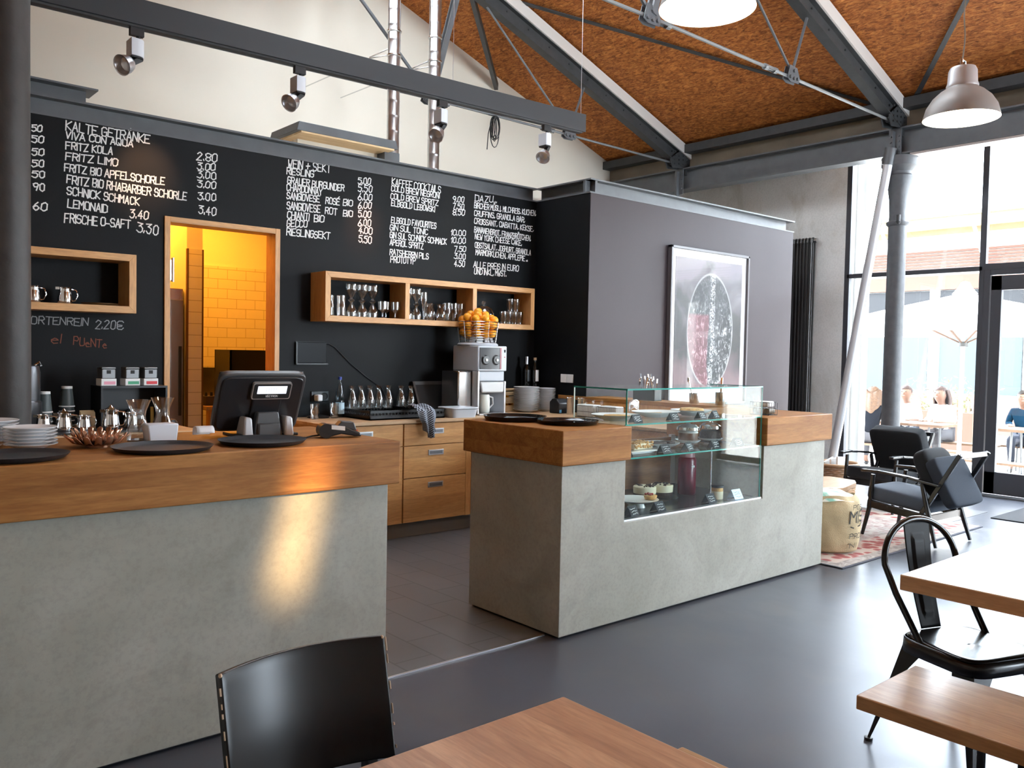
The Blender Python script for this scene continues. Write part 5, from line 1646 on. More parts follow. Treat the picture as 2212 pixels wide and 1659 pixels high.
# checked dish cloth hanging over the rack corner
def checks(name):
    m, n, l, p = new_mat(name)
    tc = n.new('ShaderNodeTexCoord')
    c = n.new('ShaderNodeTexChecker')
    c.inputs['Scale'].default_value = 95
    c.inputs['Color1'].default_value = (0.006, 0.008, 0.015, 1)
    c.inputs['Color2'].default_value = (0.36, 0.39, 0.45, 1)
    l.new(tc.outputs['UV'], c.inputs['Vector'])
    l.new(c.outputs['Color'], p.inputs['Base Color'])
    p.inputs['Roughness'].default_value = 0.9
    return m


nu, nv = 30, 36
me = D.meshes.new('dish_cloth')
vs, fs, uv = [], [], []
for j in range(nv):
    v = j / (nv - 1)
    for i in range(nu):
        u = i / (nu - 1)
        wdt = 0.045 + 0.035 * math.sin(PI * min(1, v * 1.3)) + 0.015 * v
        x = 3.875 + (u - 0.5) * 2 * wdt + 0.045 * v * v
        fold = 0.016 * math.sin(u * 13 + v * 2.2) * (0.4 + v)
        if v < 0.3:
            s = v / 0.3
            y = 5.76 - 0.20 * s + 0.0
            z = WT + 0.085 + 0.028 * math.sin(PI * s) + 0.010 * math.sin(u * 9)
        else:
            s = (v - 0.3) / 0.7
            y = 5.545 - 0.015 * math.sin(PI * s) + fold - 0.01
            z = WT + 0.08 - 0.19 * s * (1 + 0.18 * math.cos((u - 0.55) * 5))
        vs.append((x, y, z))
        uv.append((u * 0.16, v * 0.42))
for j in range(nv - 1):
    for i in range(nu - 1):
        a = j * nu + i
        fs.append((a, a + 1, a + nu + 1, a + nu))
me.from_pydata(vs, [], fs)
ul = me.uv_layers.new()
for lp in me.loops:
    ul.data[lp.index].uv = uv[lp.vertex_index]
for p in me.polygons:
    p.use_smooth = True
me.materials.append(checks('checked_cloth'))
o = D.objects.new('dish_cloth', me)
COL.objects.link(o)
sd = o.modifiers.new('solid', 'SOLIDIFY')
sd.thickness = 0.004
tag(o, 'black and white checked cloth draped over the black rack and worktop edge', 'cloth')

# ---------------------------------------------------------------- cakes in the glass case
CARD = mat('price_card_black', (0.010, 0.013, 0.018), 0.65, spec=0.2)
rr = random.Random(9)


def tent(x, y, z, label, face=CARD, ink=INK_W, s=1.0):
    t = thing('price_card', label, 'price card', (x, y, z), rr.uniform(-0.12, 0.25), 'folded price cards in the glass case')
    w, h, d = 0.038 * s, 0.048 * s, 0.026 * s
    MB().prism([(-d, 0.0), (-d + 0.002, 0.0), (0.0, h - 0.003), (d - 0.002, 0.0), (d, 0.0), (0.0, h)], 'x', -w, w).done('card', face, t)
    m = MB()
    for k in range(3):
        zz = h * (0.72 - 0.23 * k)
        yy = -d * (1 - zz / h) - 0.0008
        x0 = -w * rr.uniform(0.5, 0.75)
        n = rr.randint(5, 8)
        pts = [(x0 + i * w * 1.25 / n, zz + rr.uniform(-0.0035, 0.0035)) for i in range(n + 1)]
        ribbon(m, pts, 0.0022, lambda u, v: (u, -d * (1 - v / h) - 0.0008, v))
    m.done('scribble', ink, t)
    return t


Z1, Z2, Z3 = 1.1105, 0.9205, 0.5745
for i, (x, lab) in enumerate(((3.72, 'black price card on the top glass shelf, leftmost'), (4.06, 'black price card on the top shelf before the oval plates'),
                              (4.33, 'black price card on the top shelf, third from left'), (4.47, 'black price card on the top shelf, rightmost'))):
    tent(x, 3.22, Z1, lab)
for i, (x, lab) in enumerate(((3.63, 'black price card on the middle shelf at its left end'), (3.98, 'black price card on the middle shelf before the crumble cake'),
                              (4.20, 'black price card on the middle shelf before the dark brownies'), (4.47, 'black price card on the middle shelf before the layer cake'),
                              (4.72, 'black price card on the middle shelf at its right end'))):
    tent(x, 3.215, Z2, lab, s=1.1)
for i, (x, lab) in enumerate(((3.69, 'black price card on the case floor, leftmost'), (3.93, 'black price card on the case floor before the fruit tart'),
                              (4.43, 'dark price card on the case floor before the lidded jar'))):
    tent(x, 3.21, Z3 + 0.003, lab, s=1.2)
tent(4.71, 3.21, Z3 + 0.003, 'pale blue price card on the case floor, rightmost', mat('price_card_blue', (0.42, 0.58, 0.78), 0.4), PLAST_B, 1.25)
CRUST = mat('pie_crust', (0.62, 0.36, 0.13), 0.7, var=0.35, vscale=30, bump=0.5, bscale=70)
CHOC = mat('dark_chocolate_cake', (0.035, 0.015, 0.010), 0.55, var=0.3, vscale=40, bump=0.5, bscale=90)
CREAMC = mat('cake_cream', (0.80, 0.74, 0.55), 0.55)
SPONGE = mat('yellow_sponge', (0.75, 0.56, 0.22), 0.8, var=0.12, vscale=40)
P_DISH = [(0.0, 0.0), (0.07, 0.0), (0.078, 0.005), (0.125, 0.022), (0.15, 0.034), (0.152, 0.037), (0.125, 0.026), (0.078, 0.009), (0.0, 0.007)]


def dish(x, y, z, sx, sy, label, prof=P_DISH):
    o = MB().lathe(prof, 44).done('cake_plate', PORC)
    o.location, o.scale = (x, y, z), (sx, sy, 1)
    return tag(o, label, 'plate')


def cake(name, x, y, z, m, label, build, cat='cake'):
    t = thing(name, label, cat, (x, y, z))
    build(t)
    return t


dish(3.745, 3.40, Z1, 1.0, 0.9, 'white round plate with flat brown pie at the left of the top shelf')
dish(4.20, 3.47, Z1, 1.15, 0.9, 'white oval plate in the middle of the top shelf')
dish(4.55, 3.46, Z1, 0.95, 0.85, 'white plate with cream pie at the right of the top shelf')


def pie(t, r=0.085, h=0.02):
    MB().lathe([(0.0, 0), (r * 0.9, 0), (r, h * 0.6), (r * 0.93, h), (r * 0.5, h * 1.1), (0.0, h * 1.12)], 28).done('crust', CRUST, t)


cake('flat_pie', 3.76, 3.40, Z1 + 0.0105, None, 'flat golden pie on the left top-shelf plate', lambda t: pie(t), 'pie')
cake('cream_pie', 4.555, 3.46, Z1 + 0.0105, None, 'heaped golden pie on the right top-shelf plate', lambda t: pie(t, 0.08, 0.036), 'pie')
cake('cake_slice', 4.19, 3.47, Z1 + 0.0105, None, 'thin brown cake slice on the oval plate of the top shelf', lambda t: MB().prism([(-0.06, -0.03), (0.07, 0.0), (-0.06, 0.03)], 'z', 0, 0.018).done('slice', CRUST, t, bev=0.003), 'cake')
mb = MB().grid(lambda u, v: V((4.03 + 0.10 * (u - 0.5), 3.50 + 0.01 * u, Z1 + 0.04 + 0.055 * v + 0.02 * math.sin(u * 3))), 8, 6)
tag(mb.done('plastic_tongs', thin_glass('clear_plastic', (0.85, 0.85, 0.88), 2.0, 0.05), solid=0.004), 'clear plastic serving tongs propped up on the top shelf', 'tongs')
MBx = MB().prism([(-0.11, -0.085), (0.11, -0.085), (0.11, 0.085), (-0.11, 0.085)], 'z', 0.0, 0.01)
o = MBx.prism([(-0.125, -0.1), (0.125, -0.1), (0.125, 0.1), (-0.125, 0.1)], 'z', 0.010, 0.018).done('square_plate', PORC, bev=0.003)
o.location = (3.83, 3.34, Z2)
tag(o, 'white square plate under the crumble cake on the middle shelf', 'plate')


def crumble(t):
    MB().box(-0.085, -0.045, 0, 0.085, 0.045, 0.034).done('cake_base', CREAMC, t, bev=0.006)
    m = MB()
    for k in range(60):
        m.ball((rr.uniform(-0.082, 0.082), rr.uniform(-0.045, 0.045), 0.034 + rr.uniform(0, 0.008)), rr.uniform(0.005, 0.010), 6)
    for k in range(40):
        m.ball((rr.uniform(-0.082, 0.082), -0.046, rr.uniform(0.012, 0.03)), rr.uniform(0.004, 0.008), 6)
    m.done('crumble_topping', CRUST, t)


cake('crumble_cake', 3.88, 3.335, Z2 + 0.019, None, 'golden crumble cake slab on the white square plate', crumble)


def brownies(t):
    for k in range(3):
        m = MB().cbox((-0.06 + 0.065 * k, 0.02 * (k % 2), 0.017), (0.06, 0.075, 0.03), (0, 0, 0.1 * k - 0.1))
        m.done('brownie_piece', CHOC, t, bev=0.006)


dish(4.17, 3.40, Z2, 0.85, 0.75, 'white plate under the dark brownies on the middle shelf')
for k in range(3):
    o = MB().cbox((0, 0, 0.016), (0.062, 0.08, 0.03)).done('brownie', CHOC, bev=0.006)
    o.location, o.rotation_euler = (4.10 + 0.068 * k, 3.40 + 0.01 * (k % 2), Z2 + 0.0095), (0, 0, 0.08 * k - 0.08)
    tag(o, f'{lr(k, 3)} dark chocolate brownie on the middle glass shelf', 'brownie', 'brownies on the middle shelf')


def layer(t):
    MB().prism([(0.062 * math.cos(a), 0.062 * math.sin(a)) for a in [PI * 0.72 + i * 1.5 * PI / 24 for i in range(25)]] + [(0, 0)], 'z', 0, 0.075).done('chocolate_part', mat('brown_glaze', (0.14, 0.055, 0.025), 0.35), t)
    MB().prism([(0.06 * math.cos(a), 0.06 * math.sin(a)) for a in [PI * 0.22 - 1.8 + i * 0.5 * PI / 10 for i in range(11)]] + [(0, 0)], 'z', 0, 0.074).done('sponge_part', SPONGE, t)
    MB().lathe([(0.0, 0.094), (0.04, 0.092), (0.058, 0.086), (0.066, 0.074), (0.0, 0.074)], 28).done('icing', WHITE, t)


def domed(x, y, label, inner, dlabel, plab):
    dish(x, y, Z2, 0.55, 0.55, plab)
    cake('layer_cake', x, y, Z2 + 0.0085, None, label, inner)
    t = thing('glass_cover', dlabel, 'glass cover', (x, y, Z2 + 0.10))
    MB().lathe([(0.075, 0.0), (0.072, 0.018), (0.05, 0.034), (0.018, 0.04), (0.012, 0.046), (0.0, 0.047)], 28).done('lid', CHROME, t)  # chrome stands in for the reflections on a clear glass dome


domed(4.47, 3.42, 'brown and yellow layer cake with white icing on the middle shelf', layer, 'shiny glass dome over the brown and yellow layer cake', 'small white plate under the brown and yellow layer cake')
domed(4.71, 3.42, 'round dark chocolate cake on the middle shelf at right', lambda t: MB().lathe([(0, 0), (0.07, 0), (0.072, 0.06), (0.06, 0.078), (0, 0.08)], 28).done('cake_body', CHOC, t), 'shiny glass dome over the dark chocolate cake', 'small white plate under the round dark chocolate cake')
# case floor
t = thing('cake_stand', 'white footed cake plate on the case floor at left', 'cake stand', (3.94, 3.39, Z3))
MB().lathe([(0.0, 0.0), (0.055, 0.0), (0.05, 0.012), (0.045, 0.028), (0.10, 0.036), (0.135, 0.048), (0.137, 0.051), (0.10, 0.042), (0.0, 0.040)], 40).done('plate', PORC, t)


def tart(t):
    MB().lathe([(0, 0), (0.034, 0), (0.042, 0.024), (0.036, 0.027), (0, 0.025)], 22).done('pastry_shell', CRUST, t)
    m = MB()
    for k in range(16):
        a, r = rr.uniform(0, 6.3), rr.uniform(0, 0.03)
        m.ball((r * math.cos(a), r * math.sin(a), 0.031), 0.0085, 8)
    m.done('berries', mat('red_berries', (0.35, 0.03, 0.02), 0.3, var=0.6, vscale=60), t)


cake('fruit_tart', 4.03, 3.355, Z3 + 0.0435, None, 'small fruit tart with red berries on the white cake stand', tart, 'tart')
for k, (x, y) in enumerate(((4.17, 3.52), (4.315, 3.50))):
    def chz(t):
        MB().lathe([(0, 0), (0.07, 0), (0.072, 0.024), (0, 0.024)], 30).done('biscuit_base', CHOC, t)
        MB().lathe([(0, 0.0245), (0.072, 0.0245), (0.073, 0.065), (0.068, 0.07), (0, 0.071)], 30).done('cheese_filling', CREAMC, t)
        m = MB()
        for q in range(26):
            a, r = rr.uniform(0, 6.3), rr.uniform(0.02, 0.066)
            m.cbox((r * math.cos(a), r * math.sin(a), 0.073), (0.014, 0.008, 0.006), (0, 0, a))
        m.done('chocolate_chips', CHOC, t)
    cake('cheesecake', x, y, Z3 + 0.0225, None, f'{("left", "right")[k]} cream cheesecake sprinkled with chocolate on the case floor', chz)
o = MB().lathe([(0, 0), (0.10, 0), (0.12, 0.012), (0.16, 0.02), (0.16, 0.022), (0, 0.022)], 36).done('glass_stand', GLASS_C)
o.location = (4.245, 3.51, Z3)
tag(o, 'low glass stand under the two cheesecakes', 'stand')
t = thing('sauce_bottle', 'dark red squeeze bottle standing on the case floor', 'bottle', (4.60, 3.52, Z3))
MB().lathe([(0, 0), (0.056, 0), (0.06, 0.008), (0.06, 0.235), (0.052, 0.25), (0, 0.25)], 28).done('bottle_body', mat('red_bottle', (0.16, 0.012, 0.03), 0.3), t)
MB().lathe([(0, 0.25), (0.05, 0.25), (0.048, 0.285), (0.018, 0.30), (0.007, 0.33), (0, 0.33)], 24).done('nozzle_cap', mat('bottle_cap_clear', (0.35, 0.16, 0.18), 0.3), t)
m = MB()
for k in range(3):
    m.box(-0.03 + 0.012 * k, -0.0612, 0.185, -0.021 + 0.012 * k, -0.0602, 0.198)
m.done('white_print', INK_W, t)
t = thing('dessert_jar', 'small layered dessert jar with black lid on the case floor', 'jar', (4.61, 3.28, Z3))
MB().lathe([(0, 0), (0.036, 0), (0.038, 0.006), (0.038, 0.052), (0, 0.052)], 24).done('cream_layer', CREAMC, t)
MB().lathe([(0, 0.0522), (0.038, 0.0522), (0.036, 0.075), (0, 0.075)], 24).done('crumb_layer', CRUST, t)
MB().lathe([(0, 0.0755), (0.04, 0.0755), (0.041, 0.09), (0.038, 0.092), (0, 0.092)], 24).done('lid', PLAST_B, t)
tag(MB().box(3.585, 3.30, Z3 + 0.0002, 3.655, 3.37, Z3 + 0.07).done('cake_block', CREAMC, bev=0.005), 'pale cream cake block at the left end of the case floor', 'cake')

# ---------------------------------------------------------------- seen through the kitchen doorway
t = thing('kitchen_fridge', 'tall steel fridge left of the tiled pier in the kitchen', 'fridge', (2.3, 7.8, 0.005))
MB().box(1.95, 7.47, 0.005, 2.648, 8.2, 2.0).done('cabinet', STAIN, t, world=True, bev=0.004)
MB().box(1.96, 7.44, 0.08, 2.64, 7.468, 1.9).done('door', mat('fridge_steel', (0.32, 0.30, 0.28), 0.3, 0.9), t, world=True, bev=0.004)
MB().box(2.60, 7.42, 0.9, 2.62, 7.44, 1.5).done('handle', PLAST_B, t, world=True)
t = thing('kitchen_table', 'wooden kitchen table glimpsed through the doorway behind the till', 'table', (3.3, 7.85, 0.005))
MB().box(2.87, 7.5, 0.93, 3.9, 8.35, 0.965).done('table_top', OAK_TOP, t, world=True)
for x in (2.93, 3.84):
    for y in (7.56, 8.29):
        MB().box(x - 0.03, y - 0.03, 0.005, x + 0.03, y + 0.03, 0.93).done('leg', OAK_LZ, t, world=True)
tag(MB().box(2.83, 8.575, 0.95, 3.55, 8.598, 1.29).done('steel_splashback', STAIN), 'steel splashback below the yellow lit kitchen tiles', 'splashback')
t = thing('black_crate', 'tall black crate stacked on the kitchen table through the doorway', 'crate', (3.42, 7.9, 0.967))
m = MB().box(3.175, 7.72, 0.967, 3.65, 8.1, 0.98)
for z0, z1 in ((0.967, 1.18), (1.25, 1.475)):
    m.box(3.175, 7.72, z0, 3.65, 7.735, z1).box(3.175, 8.085, z0, 3.65, 8.1, z1)
for k in range(16):
    m.box(3.18 + 0.03 * k, 7.72, 1.18, 3.192 + 0.03 * k, 7.735, 1.25)
m.box(3.175, 7.72, 0.967, 3.19, 8.1, 1.475).box(3.635, 7.72, 0.967, 3.65, 8.1, 1.475)
m.done('crate_body', PLAST_B, t, world=True)
t = thing('bottle_crate', 'low dark bottle crate on the kitchen table corner', 'crate', (3.02, 7.72, 0.967))
MB().box(2.91, 7.62, 0.967, 3.12, 7.82, 1.05).done('crate_body', mat('crate_dark_brown', (0.03, 0.02, 0.015), 0.6), t, world=True)
for k in range(4):
    MB().cyl((2.94 + 0.05 * k, 7.70, 1.05), (2.94 + 0.05 * k, 7.70, 1.085), 0.014, 0.012, 10).done('bottle_neck', PLAST_B, t, world=True)


# ================================================================ WALL PIECES, LOUNGE, TABLES AND CHAIRS
def bean_print():
    m, n, l, p = new_mat('bean_photograph')
    tc = n.new('ShaderNodeTexCoord')
    sp = n.new('ShaderNodeSeparateXYZ')
    l.new(tc.outputs['Object'], sp.inputs[0])
    u = math_n(n, l, 'DIVIDE', math_n(n, l, 'SUBTRACT', sp.outputs[0], 0.02), 0.40)
    v = math_n(n, l, 'DIVIDE', math_n(n, l, 'SUBTRACT', sp.outputs[2], -0.03), 0.61)
    r = math_n(n, l, 'SQRT', math_n(n, l, 'ADD', math_n(n, l, 'MULTIPLY', u, u), math_n(n, l, 'MULTIPLY', v, v)))
    obj = tc.outputs['Object']
    n1 = noise(n, l, obj, 22, 8, 0.75, 1.0, (1, 1, 0.6))
    n2 = noise(n, l, obj, 2.2, 4, 0.5, 0.8)
    n3 = noise(n, l, obj, 60, 4, 0.7)
    skin = ramp(n, l, n1, [(0.44, (0.004, 0.004, 0.005)), (0.53, (0.05, 0.05, 0.05)), (0.60, (0.55, 0.55, 0.54))])
    dark = ramp(n, l, n1, [(0.46, (0.004, 0.004, 0.005)), (0.72, (0.14, 0.14, 0.14))])
    low = ramp(n, l, math_n(n, l, 'ADD', math_n(n, l, 'MULTIPLY', v, 0.5), n2), [(0.35, (0, 0, 0)), (0.75, (1, 1, 1))])
    bean = mixc(n, l, low, skin, dark)
    red = ramp(n, l, math_n(n, l, 'ADD', u, math_n(n, l, 'MULTIPLY', n2, 0.3)), [(0.05, (1, 1, 1)), (0.10, (0, 0, 0))])
    reds = ramp(n, l, n1, [(0.42, (0.09, 0.02, 0.024)), (0.53, (0.15, 0.04, 0.05)), (0.62, (0.45, 0.28, 0.29))])
    rmask = math_n(n, l, 'MULTIPLY', red, ramp(n, l, v, [(0.25, (1, 1, 1)), (0.30, (0, 0, 0))]))  # red reflection in the picture glass, painted into the print's lower left
    bean = mixc(n, l, rmask, bean, reds)
    cr = math_n(n, l, 'ABSOLUTE', math_n(n, l, 'SUBTRACT', math_n(n, l, 'SUBTRACT', u, 0.06), math_n(n, l, 'MULTIPLY', math_n(n, l, 'SUBTRACT', n2, 0.5), 0.5)))
    crw = ramp(n, l, cr, [(0.04, (1, 1, 1)), (0.13, (0, 0, 0))])
    crc = ramp(n, l, n3, [(0.46, (0.006, 0.006, 0.006)), (0.56, (0.6, 0.6, 0.6))])
    bean = mixc(n, l, crw, bean, crc)
    bg = ramp(n, l, math_n(n, l, 'ADD', math_n(n, l, 'MULTIPLY', v, 0.35), n2), [(0.15, (0.16, 0.10, 0.105)), (0.42, (0.035, 0.032, 0.031)), (0.62, (0.05, 0.046, 0.044)), (0.85, (0.20, 0.17, 0.19))])
    inside = ramp(n, l, r, [(0.985, (1, 1, 1)), (1.0, (0, 0, 0))])
    rim = ramp(n, l, math_n(n, l, 'ABSOLUTE', math_n(n, l, 'SUBTRACT', r, 0.985)), [(0.006, (1, 1, 1)), (0.028, (0, 0, 0))])
    c = mixc(n, l, inside, bg, bean)
    c = mixc(n, l, math_n(n, l, 'MULTIPLY', rim, 0.6), c, (0.5, 0.49, 0.48))
    l.new(c, p.inputs['Base Color'])
    p.inputs['Roughness'].default_value = 0.5
    return m


t = thing('framed_picture', 'large framed picture of a coffee bean with wide white mount on the plum wall', 'picture', (7.485, 5.512, 1.80))
m = MB()
x0, x1, z0, z1 = 6.80, 8.165, 0.985, 2.62
for a in ((x0, z0, x1, z0 + 0.025), (x0, z1 - 0.025, x1, z1), (x0, z0, x0 + 0.025, z1), (x1 - 0.025, z0, x1, z1)):
    m.box(a[0], 5.462, a[1], a[2], 5.512, a[3])
m.done('frame', mat('picture_frame_grey', (0.10, 0.09, 0.095), 0.35), t, world=True, bev=0.002)
MB().box(x0 + 0.02, 5.490, z0 + 0.02, x1 - 0.02, 5.500, z1 - 0.02).done('mount', mat('white_mount', (0.80, 0.79, 0.79), 0.6), t, world=True)
MB().box(6.90, 5.4865, 1.165, 8.06, 5.4900, 2.515).done('print', bean_print(), t, world=True)
MB().box(x0 + 0.022, 5.478, z0 + 0.022, x1 - 0.022, 5.481, z1 - 0.022).done('glazing', thin_glass('picture_glass', (0.98, 0.98, 0.98), 0.35), t, world=True)

t = thing('column_radiator', 'tall dark tubular radiator on the concrete wall past the plum wall', 'radiator', (10.17, 6.2, 0.85))
m = MB()
for i in range(10):
    y = 5.86 + 0.048 * i
    for x in (10.12, 10.165, 10.21):
        m.cyl((x, y, 0.3), (x, y, 3.0), 0.013, 0.013, 8)
m.done('tubes', mat('raw_steel_radiator', (0.055, 0.052, 0.05), 0.35, 0.6), t, world=True)
for z in (0.29, 3.0):
    m = MB()
    for i in range(10):
        y = 5.86 + 0.048 * i
        m.tube([(10.12, y, z), (10.125, y, z + 0.04), (10.165, y, z + 0.055), (10.205, y, z + 0.04), (10.21, y, z)], 0.02, 8)
    m.done('header', mat('raw_steel_header', (0.05, 0.047, 0.045), 0.35, 0.6), t, world=True)
MB().cyl((10.165, 5.80, 3.03), (10.165, 5.86, 3.03), 0.03, 0.03, 12).cyl((10.18, 5.80, 0.4), (10.25, 5.80, 0.4), 0.02, 0.02, 12).done('end_cap', STAIN, t, world=True)

# rug, mat
def rug_mat():
    m, n, l, p = new_mat('faded_red_rug')
    tc = n.new('ShaderNodeTexCoord')
    sp = n.new('ShaderNodeSeparateXYZ')
    l.new(tc.outputs['Object'], sp.inputs[0])
    ax = math_n(n, l, 'ABSOLUTE', sp.outputs[0])
    ay = math_n(n, l, 'ABSOLUTE', sp.outputs[1])
    d = math_n(n, l, 'MINIMUM', math_n(n, l, 'SUBTRACT', 1.265, ax), math_n(n, l, 'SUBTRACT', 0.83, ay))
    a = noise(n, l, tc.outputs['Object'], 9, 4, 0.6, 2.0)
    vo = n.new('ShaderNodeTexVoronoi')
    vo.inputs['Scale'].default_value = 11
    l.new(tc.outputs['Object'], vo.inputs['Vector'])
    red = ramp(n, l, vo.outputs['Distance'], [(0.25, (0.30, 0.075, 0.07)), (0.42, (0.42, 0.16, 0.14)), (0.5, (0.50, 0.40, 0.34))])
    grey = ramp(n, l, a, [(0.4, (0.24, 0.20, 0.18)), (0.6, (0.42, 0.37, 0.33))])
    band = ramp(n, l, d, [(0.0, (0.10, 0.10, 0.12)), (0.02, (0.42, 0.40, 0.37)), (0.10, (0.42, 0.38, 0.35)), (0.11, (0, 0, 0)), (0.36, (0, 0, 0)), (0.37, (1, 1, 1))])
    mk = ramp(n, l, d, [(0.10, (0, 0, 0)), (0.115, (1, 1, 1)), (0.36, (1, 1, 1)), (0.375, (0.25, 0.25, 0.25))])
    c = mixc(n, l, mk, grey, red)
    e = ramp(n, l, d, [(0.012, (0, 0, 0)), (0.02, (1, 1, 1))])
    c = mixc(n, l, e, (0.06, 0.06, 0.075), c)
    l.new(c, p.inputs['Base Color'])
    p.inputs['Roughness'].default_value = 0.95
    return m


o = MB().box(-1.265, -0.83, 0, 1.265, 0.83, 0.009).done('rug', rug_mat(), bev=0.003)
o.location = (6.985, 3.815, 0.001)
tag(o, 'faded red patterned rug under the black armchairs', 'rug')
tag(MB().box(8.77, 2.0, 0.0005, 9.86, 3.11, 0.010).done('door_mat', mat('mat_fibre', (0.022, 0.022, 0.025), 0.95, bump=0.4, bscale=200), bev=0.003), 'dark door mat on the floor before the glass door', 'mat')

# lounge chairs
FAB = mat('charcoal_fabric', (0.012, 0.013, 0.015), 0.95, sheen=0.08, spec=0.2, bump=0.25, bscale=260)
FAB2 = mat('blue_grey_fabric', (0.055, 0.070, 0.095), 0.95, sheen=0.1, bump=0.25, bscale=260)
BLKW = mat('black_stained_wood', (0.010, 0.010, 0.011), 0.25)


def cushion(m, c, d, rot=(0, 0, 0), puff=0.25, n=10):
    """a stuffed block: superellipsoid-like box"""
    R = Euler(rot).to_matrix()
    def sgn(a, e):
        return math.copysign(abs(a) ** e, a)
    def f(u, v):
        th, ph = 2 * PI * u, PI * (v - 0.5)
        x = sgn(math.cos(ph), puff) * sgn(math.cos(th), puff)
        y = sgn(math.cos(ph), puff) * sgn(math.sin(th), puff)
        z = sgn(math.sin(ph), puff * 1.3)
        return V(c) + R @ V((x * d[0] / 2, y * d[1] / 2, z * d[2] / 2))
    m.grid(f, 40, 16, True)
    bmesh.ops.remove_doubles(m.b, verts=m.b.verts[:], dist=0.0005)
    return m


def armchair(loc, rz, label, thick):
    t = thing('lounge_armchair', label, 'armchair', loc, rz)
    hw = 0.265
    for s in (-1, 1):
        MB().tube([(s * (hw + 0.02), 0.33, 0.0), (s * hw, 0.28, 0.25), (s * hw, 0.26, 0.52)], [0.014, 0.02, 0.018], 10).done('leg', BLKW, t)
        MB().tube([(s * (hw + 0.02), -0.30, 0.0), (s * hw, -0.22, 0.26), (s * hw, -0.16, 0.50)], [0.014, 0.022, 0.018], 10).done('leg', BLKW, t)
        pts = [(s * (hw + 0.005), 0.36, 0.545), (s * (hw + 0.01), 0.2, 0.55), (s * hw, -0.05, 0.53), (s * hw, -0.30, 0.495)]
        m = MB()
        for (a, b), wd in zip(zip(pts, pts[1:]), (0.05, 0.06, 0.05)):
            m.bar(a, b, wd, 0.022)
        m.done('armrest', BLKW, t, bev=0.006)
        MB().bar((s * hw, 0.30, 0.27), (s * hw, -0.24, 0.215), 0.024, 0.06).done('side_rail', BLKW, t, bev=0.003)
        MB().bar((s * (hw - 0.02), -0.14, 0.22), (s * (hw - 0.03), -0.44, 0.755), 0.03, 0.035, (0, 1, 0.5)).done('back_post', BLKW, t, bev=0.004)
    MB().bar((-hw, 0.285, 0.265), (hw, 0.285, 0.265), 0.02, 0.06).done('front_rail', BLKW, t)
    MB().bar((-hw, -0.22, 0.22), (hw, -0.22, 0.22), 0.02, 0.05).done('rear_rail', mat('pale_rail', (0.30, 0.26, 0.23), 0.5) if not thick else BLKW, t)
    MB().bar((-hw + 0.03, -0.43, 0.74), (hw - 0.03, -0.43, 0.74), 0.025, 0.04).done('top_rail', BLKW, t, bev=0.004)
    cushion(MB(), (0, 0.06, 0.335), (0.50, 0.56, 0.125), (0.10, 0, 0), 0.22).done('seat_cushion', FAB if thick else FAB2, t)
    if thick:
        cushion(MB(), (0, -0.255, 0.58), (0.56, 0.14, 0.46), (-0.42, 0, 0), 0.18).done('back_cushion', FAB, t)
    else:
        cushion(MB(), (0, -0.29, 0.51), (0.50, 0.10, 0.42), (-0.50, 0, 0), 0.22).done('back_cushion', mat('slate_fabric', (0.028, 0.034, 0.045), 0.95, spec=0.2, bump=0.25, bscale=260), t)
        cushion(MB(), (0.0, -0.16, 0.565), (0.47, 0.15, 0.42), (-0.46, 0, 0.03), 0.42).done('pillow', FAB, t)
    return t


armchair((8.45, 3.99, 0.011), math.radians(84), 'dark upholstered armchair with high padded back, facing the bar', True)
armchair((7.24, 3.13, 0.011), math.radians(-4), 'black wooden armchair with blue-grey seat and loose dark pillow', False)

t = thing('coffee_table', 'low live-edge wooden coffee table behind the jute sack', 'coffee table', (6.8, 3.8, 0.011))
MB().prism([(5.95, 3.73), (6.5, 3.71), (6.80, 3.57), (7.20, 3.66), (7.30, 3.72), (7.34, 3.98), (7.2, 4.06), (6.6, 4.12), (5.95, 4.1)], 'z', 0.365, 0.415).done('table_top', wood('live_edge_oak', (0.45, 0.27, 0.15), (0.66, 0.46, 0.30), 'x', 0.35), t, world=True, bev=0.008)
for x in (6.15, 7.0):
    MB().tube([(x, 3.78, 0.011), (x, 3.78, 0.365), (x, 4.0, 0.365), (x, 4.0, 0.011)], 0.014, 8).done('leg_frame', BLACK_M, t, world=True)

# jute sack pouf with print
JUTE = mat('jute_cloth', (0.44, 0.34, 0.20), 0.95, var=0.18, vscale=5, bump=0.5, bscale=160)
t = thing('jute_sack', 'stuffed jute coffee sack pouf at the island corner on the rug', 'sack', (6.22, 3.40, 0.011))
rj = random.Random(2)
ph = [rj.uniform(0, 6.3) for _ in range(8)]
PR = [(0.0, 0.0), (0.19, 0.0), (0.235, 0.02), (0.25, 0.08), (0.255, 0.2), (0.25, 0.33), (0.235, 0.40), (0.20, 0.44)]


def sack(u, v):
    a = 2 * PI * u
    k = v * (len(PR) - 1)
    i = min(int(k), len(PR) - 2)
    r = PR[i][0] + (PR[i + 1][0] - PR[i][0]) * (k - i)
    z = PR[i][1] + (PR[i + 1][1] - PR[i][1]) * (k - i)
    w = 1 + (0.02 * math.sin(3 * a + ph[0]) + 0.012 * math.sin(7 * a + ph[1] + 9 * z) + 0.008 * math.sin(13 * a + 20 * z)) * (0.3 + v)
    return V((r * w * math.cos(a), r * w * math.sin(a), z + 0.006 * math.sin(5 * a + ph[2]) * v))


